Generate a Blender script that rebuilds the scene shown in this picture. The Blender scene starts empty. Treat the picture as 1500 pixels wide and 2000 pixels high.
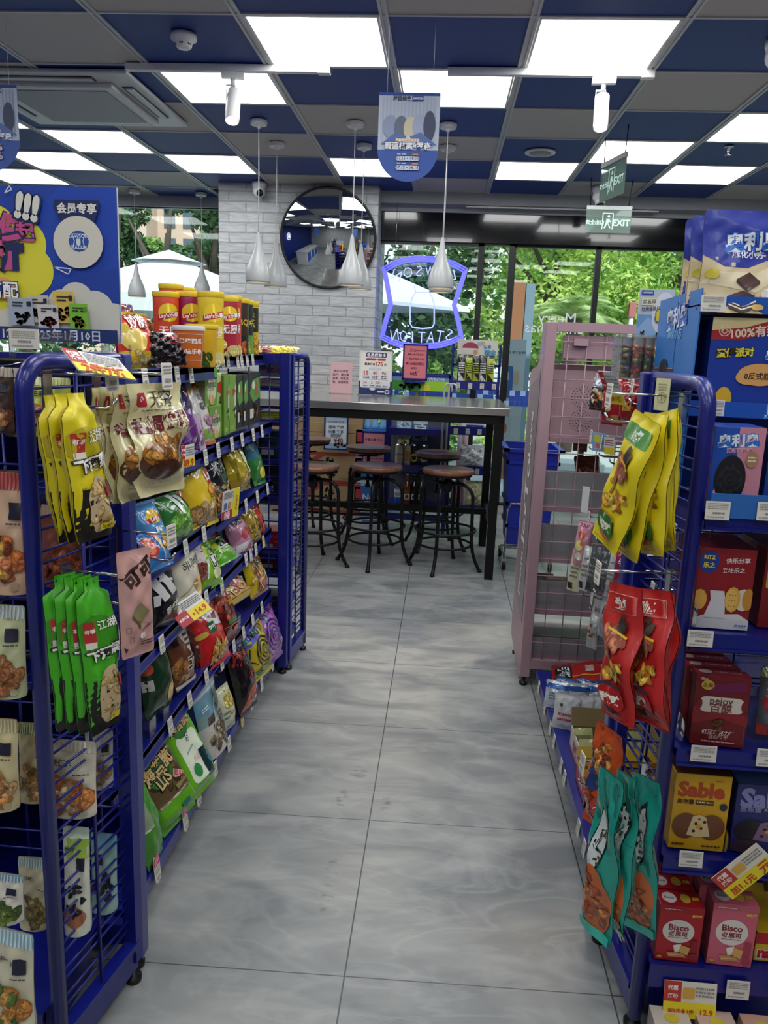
import bpy, bmesh, math, random
from mathutils import Vector, Matrix, Euler
R = random.Random(7)
PI = math.pi
sc = bpy.context.scene
# ---------------------------------------------------------------- camera
FPX, CH, YAW, PITCH, ROLL = 1513.7, 1.392, -.0689, -.2063, .0377
_cy, _sy, _cp, _sp = math.cos(YAW), math.sin(YAW), math.cos(PITCH), math.sin(PITCH)
FW = Vector((_sy*_cp, _cy*_cp, _sp)); _r = Vector((_cy, -_sy, 0)); _u = _r.cross(FW)
CR = _r*math.cos(ROLL) + _u*math.sin(ROLL); CU = _u*math.cos(ROLL) - _r*math.sin(ROLL)
CAM = Vector((0, 0, CH))
cam = bpy.data.cameras.new('camera'); camo = bpy.data.objects.new('camera', cam)
sc.collection.objects.link(camo); sc.camera = camo
cam.sensor_fit = 'HORIZONTAL'; cam.sensor_width = 36; cam.lens = 36*FPX/1500
cam.clip_start = .02; cam.clip_end = 300
M3 = Matrix((CR, CU, -FW)).transposed(); camo.matrix_world = Matrix.Translation(CAM) @ M3.to_4x4()
# ---------------------------------------------------------------- world, colour management
sc.view_settings.view_transform = 'Standard'; sc.view_settings.look = 'None'
sc.view_settings.gamma = 1; sc.view_settings.use_curve_mapping = False
sc.view_settings.exposure = 0.0
PANEL, SKY, SUN = 9.0, 1.6, 3.6
sc.cycles.use_denoising = True
sc.cycles.max_bounces = 7; sc.cycles.transparent_max_bounces = 24
sc.cycles.caustics_reflective = False; sc.cycles.caustics_refractive = False
wd = bpy.data.worlds.new('world'); sc.world = wd; wd.use_nodes = True
_n = wd.node_tree.nodes; _bg = _n['Background']
_tc = _n.new('ShaderNodeTexCoord'); _sx = _n.new('ShaderNodeSeparateXYZ'); _rp = _n.new('ShaderNodeValToRGB')
wd.node_tree.links.new(_tc.outputs['Generated'], _sx.inputs[0]); wd.node_tree.links.new(_sx.outputs[2], _rp.inputs[0])
_rp.color_ramp.elements[0].color = (.80, .86, .88, 1); _rp.color_ramp.elements[1].color = (.55, .72, .95, 1)
wd.node_tree.links.new(_rp.outputs[0], _bg.inputs[0]); _bg.inputs[1].default_value = SKY
_l = bpy.data.lights.new('sun', 'SUN'); _l.energy = SUN; _l.angle = .03; _l.color = (1, .95, .86)
_so = bpy.data.objects.new('sun', _l); sc.collection.objects.link(_so); _so.rotation_euler = (math.radians(44), math.radians(18), 0)

# ---------------------------------------------------------------- pixel measuring helpers (survey of the place)
def ray(px, py): return CR*((px-750)/FPX) + CU*((1000-py)/FPX) + FW
def atz(px, py, z): r = ray(px, py); return CAM + r*((z-CH)/r.z)
def aty(px, py, y): r = ray(px, py); return CAM + r*(y/r.y)
def atx(px, py, x): r = ray(px, py); return CAM + r*(x/r.x)
def hitp(p, P, n): r = ray(*p); return CAM + r*((P-CAM).dot(n)/r.dot(n))

# ---------------------------------------------------------------- colour + materials
def lin(h):
    h = h.lstrip('#')
    if len(h) == 3: h = ''.join(c*2 for c in h)
    v = [int(h[i:i+2], 16)/255 for i in (0, 2, 4)]
    return tuple(c/12.92 if c <= .04045 else ((c+.055)/1.055)**2.4 for c in v)+(1,)
_mats = {}
def mat(name, col='888', rough=.5, metal=0, bump=0, bscale=40, var=0, emit=0, coat=0, alpha=None, spec=.5):
    if name in _mats: return _mats[name]
    m = bpy.data.materials.new(name); m.use_nodes = True; N = m.node_tree.nodes; L = m.node_tree.links
    b = N['Principled BSDF']; c = lin(col) if isinstance(col, str) else tuple(col)+(1,)
    b.inputs['Base Color'].default_value = c; b.inputs['Roughness'].default_value = rough
    b.inputs['Metallic'].default_value = metal; b.inputs['Coat Weight'].default_value = coat
    b.inputs['Specular IOR Level'].default_value = spec
    if emit:
        b.inputs['Emission Color'].default_value = c; b.inputs['Emission Strength'].default_value = emit
    if bump or var:
        tc = N.new('ShaderNodeTexCoord'); nz = N.new('ShaderNodeTexNoise'); nz.inputs['Scale'].default_value = bscale
        L.new(tc.outputs['Object'], nz.inputs['Vector'])
        if var:
            mx = N.new('ShaderNodeMix'); mx.data_type = 'RGBA'; mx.blend_type = 'MULTIPLY'; mx.inputs[0].default_value = var
            mx.inputs[6].default_value = c; L.new(nz.outputs['Color'], mx.inputs[7])
            g = N.new('ShaderNodeMapRange'); L.new(nz.outputs['Fac'], g.inputs[0]); g.inputs[3].default_value = .6; g.inputs[4].default_value = 1.3
            L.new(g.outputs[0], mx.inputs[7]); L.new(mx.outputs[2], b.inputs['Base Color'])
        if bump:
            bp = N.new('ShaderNodeBump'); bp.inputs['Strength'].default_value = bump; bp.inputs['Distance'].default_value = .01
            L.new(nz.outputs['Fac'], bp.inputs['Height']); L.new(bp.outputs[0], b.inputs['Normal'])
    _mats[name] = m; return m
def attrmat(name, rough, coat=0, bump=0, bscale=30, metal=0):
    m = mat(name, 'fff', rough, metal, 0, 10, 0, 0, coat); N = m.node_tree.nodes; L = m.node_tree.links; b = N['Principled BSDF']
    a = N.new('ShaderNodeVertexColor'); a.layer_name = 'Col'; L.new(a.outputs[0], b.inputs['Base Color'])
    if bump:
        tc = N.new('ShaderNodeTexCoord'); nz = N.new('ShaderNodeTexNoise'); nz.inputs['Scale'].default_value = bscale; nz.inputs['Detail'].default_value = 3
        L.new(tc.outputs['Object'], nz.inputs['Vector']); bp = N.new('ShaderNodeBump'); bp.inputs['Strength'].default_value = bump; bp.inputs['Distance'].default_value = .006
        L.new(nz.outputs['Fac'], bp.inputs['Height']); L.new(bp.outputs[0], b.inputs['Normal'])
    return m
def glassmat(name, tint=(.93, .97, .96), refl=1.0, rough=.02, op=0.0, opcol=(.8, .8, .8)):
    # thin clear sheet: see-through with a fresnel reflection (and an optional share of milky diffuse)
    m = bpy.data.materials.new(name); m.use_nodes = True; N = m.node_tree.nodes; L = m.node_tree.links; N.clear()
    o = N.new('ShaderNodeOutputMaterial'); t = N.new('ShaderNodeBsdfTransparent'); t.inputs[0].default_value = tint+(1,)
    g = N.new('ShaderNodeBsdfGlossy'); g.inputs['Roughness'].default_value = rough; f = N.new('ShaderNodeFresnel'); f.inputs[0].default_value = 1.45
    k = N.new('ShaderNodeMath'); k.operation = 'MULTIPLY'; k.inputs[1].default_value = refl; L.new(f.outputs[0], k.inputs[0])
    x = N.new('ShaderNodeMixShader'); L.new(k.outputs[0], x.inputs[0]); L.new(t.outputs[0], x.inputs[1]); L.new(g.outputs[0], x.inputs[2])
    last = x
    if op:
        d = N.new('ShaderNodeBsdfDiffuse'); d.inputs[0].default_value = opcol+(1,)
        y = N.new('ShaderNodeMixShader'); y.inputs[0].default_value = op; L.new(x.outputs[0], y.inputs[1]); L.new(d.outputs[0], y.inputs[2]); last = y
    L.new(last.outputs[0], o.inputs[0]); _mats[name] = m; return m
CARD = attrmat('printed_card', .42, .15); FILM = attrmat('printed_film', .2, .4, .5, 24); FOIL = attrmat('printed_foil', .2, .5, .45, 38, .25)
MATT = attrmat('printed_matt_film', .42, .1, .18, 22); PAPER = attrmat('printed_paper', .6)
BLUE = mat('blue_powder_coat', '#0e1876', .34, coat=.2, bump=.05, bscale=300); CHROME = mat('chrome_steel', '#c9c9c9', .18, 1)
DARKM = mat('black_iron', '#0d0d0e', .42, .4); WHITEP = mat('white_plastic', '#dedfdf', .4); BLACKP = mat('black_plastic', '#0c0c0d', .4)
ACR = glassmat('clear_acrylic', (.97, .98, .98), .8, .04, .04); GLASS = glassmat('window_glass', (.90, .96, .95), .75, .0)
GREYA = glassmat('smoky_acrylic', (.62, .65, .68), 1.0, .05, .08, (.5, .52, .55))

# ---------------------------------------------------------------- mesh building
def rotm(rx=0, ry=0, rz=0): return Euler((rx, ry, rz)).to_matrix()
class MB:
    def __init__(s): s.v = []; s.f = []; s.c = []; s.s = []
    def add(s, vs, fs, c=0, sm=False):
        o = len(s.v); s.v += [tuple(v) for v in vs]
        for f in fs: s.f.append([i+o for i in f]); s.c.append(c); s.s.append(sm)
        return s
    def box(s, lo, hi, c=0, M=None, bev=0):
        x0, y0, z0 = lo; x1, y1, z1 = hi
        if bev and not M:
            b = min(bev, (x1-x0)/2.01, (y1-y0)/2.01, (z1-z0)/2.01); vs = []; fs = []
            bm = bmesh.new(); bmesh.ops.create_cube(bm, size=1)
            for v in bm.verts: v.co = Vector(((x0+x1)/2+v.co.x*(x1-x0), (y0+y1)/2+v.co.y*(y1-y0), (z0+z1)/2+v.co.z*(z1-z0)))
            bmesh.ops.bevel(bm, geom=bm.edges[:], offset=b, segments=2, profile=.6, affect='EDGES'); bm.verts.index_update()
            vs = [v.co[:] for v in bm.verts]; fs = [[v.index for v in f.verts] for f in bm.faces]; bm.free()
            return s.add(vs, fs, c)
        vs = [Vector(p) for p in ((x0,y0,z0),(x1,y0,z0),(x1,y1,z0),(x0,y1,z0),(x0,y0,z1),(x1,y0,z1),(x1,y1,z1),(x0,y1,z1))]
        if M: vs = [M @ v for v in vs]
        return s.add(vs, [(0,3,2,1),(4,5,6,7),(0,1,5,4),(1,2,6,5),(2,3,7,6),(3,0,4,7)], c)
    def bar(s, a, b, w, d=None, c=0):       # square bar between two points
        a = Vector(a); b = Vector(b); d = d or w; t = (b-a).normalized()
        up = Vector((0,0,1)) if abs(t.z) < .9 else Vector((0,1,0)); x = t.cross(up).normalized(); y = x.cross(t)
        vs = [p + x*i*w/2 + y*j*d/2 for p in (a, b) for i, j in ((-1,-1),(1,-1),(1,1),(-1,1))]
        return s.add(vs, [(0,1,2,3),(7,6,5,4),(0,4,5,1),(1,5,6,2),(2,6,7,3),(3,7,4,0)], c)
    def tube(s, pts, r, c=0, n=8, closed=False, cap=True):
        pts = [Vector(p) for p in pts]; m = len(pts); vs = []; ref = None
        for i, p in enumerate(pts):
            if closed: t = pts[(i+1) % m]-pts[i-1]
            else: t = pts[min(i+1, m-1)]-pts[max(i-1, 0)]
            t.normalize()
            if ref is None: ref = Vector((0,0,1)) if abs(t.z) < .9 else Vector((1,0,0))
            x = (ref - t*ref.dot(t)).normalized(); ref = x; y = t.cross(x); rr = r[i] if isinstance(r, (list, tuple)) else r
            vs += [p + (x*math.cos(2*PI*k/n) + y*math.sin(2*PI*k/n))*rr for k in range(n)]
        fs = []
        for i in range(m if closed else m-1):
            for k in range(n):
                a = i*n+k; b = i*n+(k+1) % n; j = ((i+1) % m)*n
                fs.append((a, b, j+(k+1) % n, j+k))
        if cap and not closed: fs += [tuple(range(n))[::-1], tuple((m-1)*n+k for k in range(n))]
        return s.add(vs, fs, c, True)
    def lathe(s, prof, n=32, c=0, o=(0,0,0), M=None, cap=True):
        vs = []; fs = []; o = Vector(o)
        for r, z in prof:
            for k in range(n):
                v = Vector((r*math.cos(2*PI*k/n), r*math.sin(2*PI*k/n), z)); vs.append((M @ v if M else v)+o)
        for i in range(len(prof)-1):
            for k in range(n): fs.append((i*n+k, i*n+(k+1) % n, (i+1)*n+(k+1) % n, (i+1)*n+k))
        if cap:
            if prof[0][0] > 1e-6: fs.append(tuple(range(n))[::-1])
            if prof[-1][0] > 1e-6: fs.append(tuple((len(prof)-1)*n+k for k in range(n)))
        return s.add(vs, fs, c, True)
    def ell(s, cc, rx, ry, rz, c=0, nu=12, nv=8, M=None):
        vs = []; fs = []; cc = Vector(cc)
        for j in range(nv+1):
            t = PI*j/nv-PI/2
            for i in range(nu):
                a = 2*PI*i/nu; v = Vector((rx*math.cos(t)*math.cos(a), ry*math.cos(t)*math.sin(a), rz*math.sin(t))); vs.append((M @ v if M else v)+cc)
        for j in range(nv):
            for i in range(nu): fs.append((j*nu+i, j*nu+(i+1) % nu, (j+1)*nu+(i+1) % nu, (j+1)*nu+i))
        return s.add(vs, fs, c, True)
    def mesh(s, name, mats):
        me = bpy.data.meshes.new(name); me.from_pydata(s.v, [], s.f)
        mats = mats if isinstance(mats, (list, tuple)) else [mats]
        for m in mats: me.materials.append(m)
        if s.c and any(isinstance(c, str) for c in s.c):
            ca = me.color_attributes.new('Col', 'BYTE_COLOR', 'CORNER'); cc = {}; buf = []
            for f, c in zip(s.f, s.c):
                if c not in cc: cc[c] = lin(c) if isinstance(c, str) else (1,1,1,1)
                buf += cc[c]*len(f)
            ca.data.foreach_set('color', buf)
        me.polygons.foreach_set('material_index', [c if isinstance(c, int) else 0 for c in s.c])
        me.polygons.foreach_set('use_smooth', s.s); me.update(); return me
    def build(s, name, mats, parent=None, loc=None, rot=None):
        o = bpy.data.objects.new(name, s.mesh(name, mats)); sc.collection.objects.link(o)
        if parent: o.parent = parent
        if loc is not None: o.location = loc
        if rot is not None: o.rotation_euler = rot
        return o
def smooth_sharp(o, ang=35):
    me = o.data; me.polygons.foreach_set('use_smooth', [True]*len(me.polygons)); me.set_sharp_from_angle(angle=math.radians(ang)); return o
def tag(o, label=None, cat=None, group=None, kind=None):
    if label: o['label'] = label
    if cat: o['category'] = cat
    if group: o['group'] = group
    if kind: o['kind'] = kind
    return o
def empty(name, loc, label, cat, group=None, rz=0):
    o = bpy.data.objects.new(name, None); sc.collection.objects.link(o); o.empty_display_size = .05
    o.location = loc; o.rotation_euler = (0, 0, rz); return tag(o, label, cat, group)
def struct(o): o['kind'] = 'structure'; return o
def dup(o, loc=None, rot=None, label=None, group=None, parent=None):
    c = o.copy(); sc.collection.objects.link(c)
    if parent is not None: c.parent = parent
    if loc is not None: c.location = loc
    if rot is not None: c.rotation_euler = rot
    if label: c['label'] = label
    if group: c['group'] = group
    for ch in [k for k in sc.objects if k.parent == o]: dup(ch, parent=c)
    return c
def pt(b, name, mats, parent, loc=None, rot=None): return b.build(name, mats, parent, loc, rot)

# ---------------------------------------------------------------- printed graphics: flat shapes cut to a grid and laid on the surface
_tc = {}
def textflat(s, bold=.0, vert=False):
    k = (s, bold, vert)
    if k in _tc: return _tc[k]
    cu = bpy.data.curves.new('t', 'FONT'); cu.body = '\n'.join(s) if vert else s; cu.size = 1; cu.resolution_u = 1 if len(s) > 7 else 2
    cu.offset = bold; cu.align_x = 'CENTER'; cu.space_line = .85
    ob = bpy.data.objects.new('t', cu); sc.collection.objects.link(ob)
    dg = bpy.context.evaluated_depsgraph_get(); dg.update(); me = ob.evaluated_get(dg).to_mesh()
    vs = [(v.co.x, v.co.y) for v in me.vertices]; fs = [tuple(p.vertices) for p in me.polygons]
    ob.evaluated_get(dg).to_mesh_clear(); bpy.data.objects.remove(ob); bpy.data.curves.remove(cu)
    if vs:
        x0 = min(v[0] for v in vs); x1 = max(v[0] for v in vs); y0 = min(v[1] for v in vs); y1 = max(v[1] for v in vs)
        vs = [(x-(x0+x1)/2, y-(y0+y1)/2) for x, y in vs]; _tc[k] = (vs, fs, x1-x0, y1-y0)
    else: _tc[k] = ([], [], 1, 1)
    return _tc[k]
def rrect(x0, y0, x1, y1, r, n=4):
    o = []
    for cx, cy, a in ((x1-r, y1-r, 0), (x0+r, y1-r, 90), (x0+r, y0+r, 180), (x1-r, y0+r, 270)):
        for i in range(n+1): t = math.radians(a+90*i/n); o.append((cx+r*math.cos(t), cy+r*math.sin(t)))
    return o
def shade(c, k):
    c = c.lstrip('#')
    if len(c) == 3: c = ''.join(q*2 for q in c)
    return '#'+''.join('%02x' % max(0, min(255, int(int(c[i:i+2], 16)*k))) for i in (0, 2, 4))
def artflat(art, w, h):
    """art ops in unit coordinates (0..1 across, 0..1 up) -> [(verts, faces, colour, layer)]"""
    out = []; L = 0
    for a in art:
        k = a[0]; L += 1
        X = lambda u: (u-.5)*w
        if k == 'r': _, x0, y0, x1, y1, c = a[:6]; out.append(([(X(x0), y0*h), (X(x1), y0*h), (X(x1), y1*h), (X(x0), y1*h)], [(0,1,2,3)], c, L))
        elif k == 'rr': _, x0, y0, x1, y1, r, c = a; P = rrect(X(x0), y0*h, X(x1), y1*h, min(r*w, (x1-x0)*w/2.01, (y1-y0)*h/2.01)); out.append((P, [tuple(range(len(P)))], c, L))
        elif k == 'p': P = [(X(x), y*h) for x, y in a[1]]; out.append((P, [tuple(range(len(P)))], a[2], L))
        elif k == 'e':
            _, cx, cy, rx, ry, c = a[:6]; ro = a[6] if len(a) > 6 else 0; n = 24 if rx*w > .02 else 12; P = []
            for i in range(n):
                t = 2*PI*i/n; ex, ey = rx*w*math.cos(t), ry*h*math.sin(t); P.append((X(cx)+ex*math.cos(ro)-ey*math.sin(ro), cy*h+ex*math.sin(ro)+ey*math.cos(ro)))
            out.append((P, [tuple(range(n))], c, L))
        elif k == 'o': out.append(([((X(a[1])+a[3]*w*rr*math.cos(2*PI*i/24)), a[2]*h+a[3]*w*rr*math.sin(2*PI*i/24)) for rr in (1, a[4]) for i in range(24)], [(i, (i+1) % 24, 24+(i+1) % 24, 24+i) for i in range(24)], a[5], L))
        elif k in ('t', 'tw'):
            # t: text, cx, cy, em height as share of width / tw: fit to that width share
            _, s, cx, cy, H, c = a[:6]; oc = a[6] if len(a) > 6 else None; ro = a[7] if len(a) > 7 else 0; vert = a[8] if len(a) > 8 else False; bo = a[9] if len(a) > 9 else .018
            for col, b in ([(oc, bo+.055)] if oc else []) + [(c, bo)]:
                vs, fs, tw, th = textflat(s, b, vert)
                if k == 't': q = H*w
                else: q = H*w/textflat(s, bo, vert)[2]
                ca, sa = math.cos(ro), math.sin(ro)
                out.append(([(X(cx)+(x*ca-y*sa)*q, cy*h+(x*sa+y*ca)*q) for x, y in vs], fs, col, L)); L += 1
        elif k == 'cl':
            # cluster of food pieces: cx, cy, rx, ry, n, piece radius, [colours], aspect
            _, cx, cy, rx, ry, n, pr, cols = a[:8]; asp = a[8] if len(a) > 8 else .6; rg = random.Random(int(cx*97+cy*991+n))
            for i in range(n):
                t = rg.uniform(0, 2*PI); q = math.sqrt(rg.random()); ex = X(cx+rx*q*math.cos(t)); ey = (cy+ry*q*math.sin(t))*h; ro = rg.uniform(0, PI); c = rg.choice(cols)
                for sc_, cc, dx in ((1, shade(c, .72), 0), (.82, c, .06), (.4, shade(c, 1.18), .2)):
                    P = []
                    for j in range(9):
                        tt = 2*PI*j/9; ax, ay = pr*w*sc_*math.cos(tt), pr*w*asp*sc_*math.sin(tt)
                        P.append((ex+ax*math.cos(ro)-ay*math.sin(ro)-dx*pr*w, ey+ax*math.sin(ro)+ay*math.cos(ro)+dx*pr*w))
                    out.append((P, [tuple(range(9))], cc, L))
                L += .34
        elif k == 'ln':
            _, pts, lw, c = a; P = [Vector((X(x), y*h)) for x, y in pts]
            for p, q in zip(P, P[1:]):
                d = (q-p); 
                if d.length < 1e-6: continue
                nn = Vector((-d.y, d.x)).normalized()*lw*w/2; out.append(([p+nn, q+nn, q-nn, p-nn], [(0,1,2,3)], c, L))
        elif k == 'tx':
            # rows of small print: x0,y0,x1,y1,rows,colour
            _, x0, y0, x1, y1, n, c = a; rg = random.Random(n+int(x0*100))
            for i in range(n):
                yy = y1-(y1-y0)*(i+.2)/n; x = x0; hh = (y1-y0)/n*.5
                while x < x1-.01:
                    ww = min(rg.uniform(.02, .09), x1-x); out.append(([(X(x), yy*h), (X(x+ww), yy*h), (X(x+ww), (yy-hh)*h), (X(x), (yy-hh)*h)], [(3,2,1,0)], c, L)); x += ww+rg.uniform(.008, .02)
        elif k == 'bc':
            _, x0, y0, x1, y1, c = a; rg = random.Random(5); x = x0
            while x < x1:
                ww = rg.uniform(.004, .014); out.append(([(X(x), y0*h), (X(x+ww), y0*h), (X(x+ww), y1*h), (X(x), y1*h)], [(0,1,2,3)], c, L)); x += ww+rg.uniform(.006, .016)
    return out
def layart(mb, art, w, h, mapf, cut=.014, eps=.0006, step=.00022, clampx=None):
    fl = artflat(art, w, h)
    if not fl: return
    bm = bmesh.new(); pal = []; idx = {}
    for vs, fs, c, L in fl:
        if c not in idx: idx[c] = len(pal); pal.append(c)
        z = eps+step*L
        bv = [bm.verts.new((p[0], p[1], z)) for p in vs]
        for f in fs:
            try: bf = bm.faces.new([bv[i] for i in f]); bf.material_index = idx[c]; bf.normal_update()
            except ValueError: continue
            if bf.normal.z < 0: bf.normal_flip()
    big = [f for f in bm.faces if len(f.verts) > 4]
    if big: bmesh.ops.triangulate(bm, faces=big)
    for co, no in (((-w/2, 0, 0), (-1, 0, 0)), ((w/2, 0, 0), (1, 0, 0)), ((0, 0, 0), (0, -1, 0)), ((0, h, 0), (0, 1, 0))):
        bmesh.ops.bisect_plane(bm, geom=bm.verts[:]+bm.edges[:]+bm.faces[:], plane_co=co, plane_no=no, clear_outer=True)
    if cut:
        n = int(w/cut)+1
        for i in range(1, n): bmesh.ops.bisect_plane(bm, geom=bm.verts[:]+bm.edges[:]+bm.faces[:], plane_co=(-w/2+w*i/n, 0, 0), plane_no=(1, 0, 0))
        n = int(h/cut)+1
        for i in range(1, n): bmesh.ops.bisect_plane(bm, geom=bm.verts[:]+bm.edges[:]+bm.faces[:], plane_co=(0, h*i/n, 0), plane_no=(0, 1, 0))
    bm.verts.index_update(); o = len(mb.v)
    for v in bm.verts: mb.v.append(tuple(mapf(v.co.x, v.co.y, v.co.z)))
    for f in bm.faces: mb.f.append([o+v.index for v in f.verts]); mb.c.append(pal[f.material_index]); mb.s.append(cut is not None)
    bm.free()
# every package: local x to the right, z up, printed face towards -y, standing on z=0
def flatmap(yf): return lambda x, y, z: (x, yf-z, y)
def signmesh(w, h, art, t=.003, back='#ddd', mb=None, outline=None, y=0):
    mb = mb or MB(); P = outline or [(-w/2, 0), (w/2, 0), (w/2, h), (-w/2, h)]; n = len(P)
    mb.add([(x, y, z) for x, z in P]+[(x, y+t, z) for x, z in P], [tuple(range(n)), tuple(range(2*n-1, n-1, -1))]+[(i, n+i, n+(i+1) % n, (i+1) % n) for i in range(n)], back)
    layart(mb, art, w, h, flatmap(y), None, .0004, .00018); return mb
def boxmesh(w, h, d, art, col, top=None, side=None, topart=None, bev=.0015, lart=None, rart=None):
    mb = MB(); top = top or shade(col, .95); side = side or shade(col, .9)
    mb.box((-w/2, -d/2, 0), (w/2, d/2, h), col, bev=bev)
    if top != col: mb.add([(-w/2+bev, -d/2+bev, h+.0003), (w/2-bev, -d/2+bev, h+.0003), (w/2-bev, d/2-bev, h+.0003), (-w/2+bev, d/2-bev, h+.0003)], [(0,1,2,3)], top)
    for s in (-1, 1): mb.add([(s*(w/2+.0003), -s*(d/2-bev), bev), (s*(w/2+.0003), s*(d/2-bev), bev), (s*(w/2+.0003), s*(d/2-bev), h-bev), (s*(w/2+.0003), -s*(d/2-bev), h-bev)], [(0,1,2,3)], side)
    layart(mb, art, w, h, flatmap(-d/2), None, .0004, .00015)
    if topart: layart(mb, topart, w, d, lambda x, y, z: (x, -d/2+y, h+z), None, .0006, .0002)
    if lart: layart(mb, lart, d, h, lambda x, y, z: (-w/2-z, -x, y), None, .0006, .0002)
    if rart: layart(mb, rart, d, h, lambda x, y, z: (w/2+z, x, y), None, .0006, .0002)
    return mb
def bagmesh(w, h, d, art, col, kind='pillow', seed=0, crumple=.0022, wave=0, neck=None, back=None, bend=0, nu=18, nv=26, twist=0, zig=True, edge=None):
    rg = random.Random(seed); ph = [rg.uniform(0, 6.28) for _ in range(10)]; fr = [rg.uniform(.7, 1.5) for _ in range(6)]
    def hw(v):
        k = w/2
        if kind == 'pillow': k *= 1-.05*math.sin(PI*v)+.012*math.sin(v*19+ph[6])
        if kind == 'stand': k *= 1-.03*math.sin(PI*min(1, v*1.2))
        if kind == 'vac': k *= 1-.05*math.sin(v*9+ph[0])-.03*math.sin(v*17+ph[1])
        if neck:   # neck=(start v of the shoulder, end v, width share)
            a, b, q = neck
            if v > a: t = min(1, (v-a)/(b-a)); t = t*t*(3-2*t); k *= 1+(q-1)*t
        if v < .03: k *= .95+.05*(v/.03)
        if v > .975 and not neck: k *= 1-.05*(v-.975)/.025
        return k
    def dp(v):
        if kind == 'pillow': e = .055; t = max(0, min(1, (v-e)/(1-2*e))); return d/2*(math.sin(PI*t)**.5)*(1.12-.3*v)
        if kind == 'stand': t = max(0, 1-v/.93); return d/2*(t**.75)*(1-.25*(1-t))+.001
        if kind == 'vac': t = max(0, min(1, (v-.06)/(.62))); return d/2*math.sin(PI*t)**.8+.001
        if kind == 'flat': t = max(0, min(1, (v-.04)/.92)); return d/2*math.sin(PI*t)**.5+.0008
        if kind == 'brick': e = .05; t = max(0, min(1, (v-e)/(1-2*e))); return d/2*min(1, math.sin(PI*t)*3)**.6
        return d/2
    def nz(s, v):
        return crumple*(math.sin(s*3.1*fr[0]+v*7.3+ph[0])*math.sin(v*9.1*fr[1]+ph[1]+s*2)+.6*math.sin(s*7*fr[2]-v*13+ph[2])*math.sin(v*17*fr[3]+ph[3]))*min(1, (1-abs(s))*4)*min(1, v*12)*min(1, (1-v)*12)
    def f(s, v, side):
        s = max(-1, min(1, s)); q = 2.8 if kind != 'brick' else 5
        z = dp(v)*max(0, 1-abs(s)**q)**(.62 if kind != 'brick' else .3)*1.0+.0006
        c = wave*(math.sin(v*7+ph[4])*(.4+.6*s)+.5*math.sin(v*13+s*2+ph[5]))*(1-v**6) + bend*(1-v)**2
        return side*(z+nz(s, v)*(1 if side > 0 else .8)) + c
    def place(x, y, z, side=1):
        v = max(0, min(1, y/h)); k = hw(v); x = max(-k, min(k, x)); s = x/k if k > 1e-6 else 0
        zz = f(s, v, side)+(z if side > 0 else -z); a = twist*(v-.5); xx = x; yy = -zz
        if twist: xx, yy = x*math.cos(a)-yy*math.sin(a), x*math.sin(a)+yy*math.cos(a)
        return (xx, yy, y)
    mb = MB(); back = back or shade(col, .85)
    for side in (1, -1):
        vs = []; fs = []
        for j in range(nv+1):
            v = j/nv; k = hw(v)
            for i in range(nu+1):
                s = -1+2*i/nu; s = math.copysign(abs(s)**.85, s); x = s*k; y = v*h
                if zig and kind in ('pillow',) and j in (0, nv): y += (.0022 if (i % 2) else -.0)*(1 if j else -1)
                vs.append(place(x, y, 0, side) if 0 < j < nv else (place(x, v*h, 0, side)[0], place(x, v*h, 0, side)[1], y))
        for j in range(nv):
            for i in range(nu):
                a = j*(nu+1)+i; q = (a, a+1, a+nu+2, a+nu+1); fs.append(q if side > 0 else q[::-1])
        mb.add(vs, fs, (col if side > 0 else back), True)
    if kind == 'pillow':
        lc = edge or shade(col, .8)
        for e in (0, 1):
            art = list(art)+[('r', 0, e*(1-.045), 1, e+(1-e)*.045, lc)] if edge else art
    layart(mb, art, w, h, place, max(.011, w/16), .0007, .0002)
    return mb
def canmesh(r, h, art, col, n=32, r2=None):
    mb = MB(); r2 = r2 or r
    mb.lathe([(r*.97, 0), (r, .003)]+[(r+(r2-r)*i/6, .003+(h-.006)*i/6) for i in range(1, 7)]+[(r2*.97, h)], n, col)
    w = 2*PI*r*.5      # the printed half turn towards the front
    layart(mb, art, w, h, lambda x, y, z: ((r+(r2-r)*y/h+z)*math.sin(x/r), -(r+(r2-r)*y/h+z)*math.cos(x/r), y), .006, .0006, .0002)
    return mb
def fit(BL, BR, TL, yaw, lean=0, z=None, x=None, y=None, roll=0):
    """measured rectangle: returns width, height, base-centre location, rotation. yaw: 0 faces the camera side (-y), 90 faces +x, -90 faces -x"""
    P = atz(*BL, z) if z is not None else (atx(*BL, x) if x is not None else aty(*BL, y))
    a = math.radians(yaw); l = math.radians(lean); rx = Vector((math.cos(a), math.sin(a), 0)); back = Vector((-math.sin(a), math.cos(a), 0))
    up = Vector((0,0,1))*math.cos(l) + back*math.sin(l); n = rx.cross(up)
    hr = hitp(BR, P, n) if BR else None; ht = hitp(TL, P, n)
    w = (hr-P).dot(rx); h = (ht-P).dot(up)
    if roll:      # the thing also swings sideways in its own plane
        t = math.atan2((ht-P).dot(rx), h)*roll; h = (ht-P).length if roll > .6 else h; r2 = rx*math.cos(t)-up*math.sin(t); u2 = rx*math.sin(t)+up*math.cos(t)
        return abs(w), h, P+r2*w/2, tuple(Matrix((r2, u2.cross(r2), u2)).transposed().to_euler())
    return abs(w), h, P+rx*w/2, (-l, 0, a)
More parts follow.
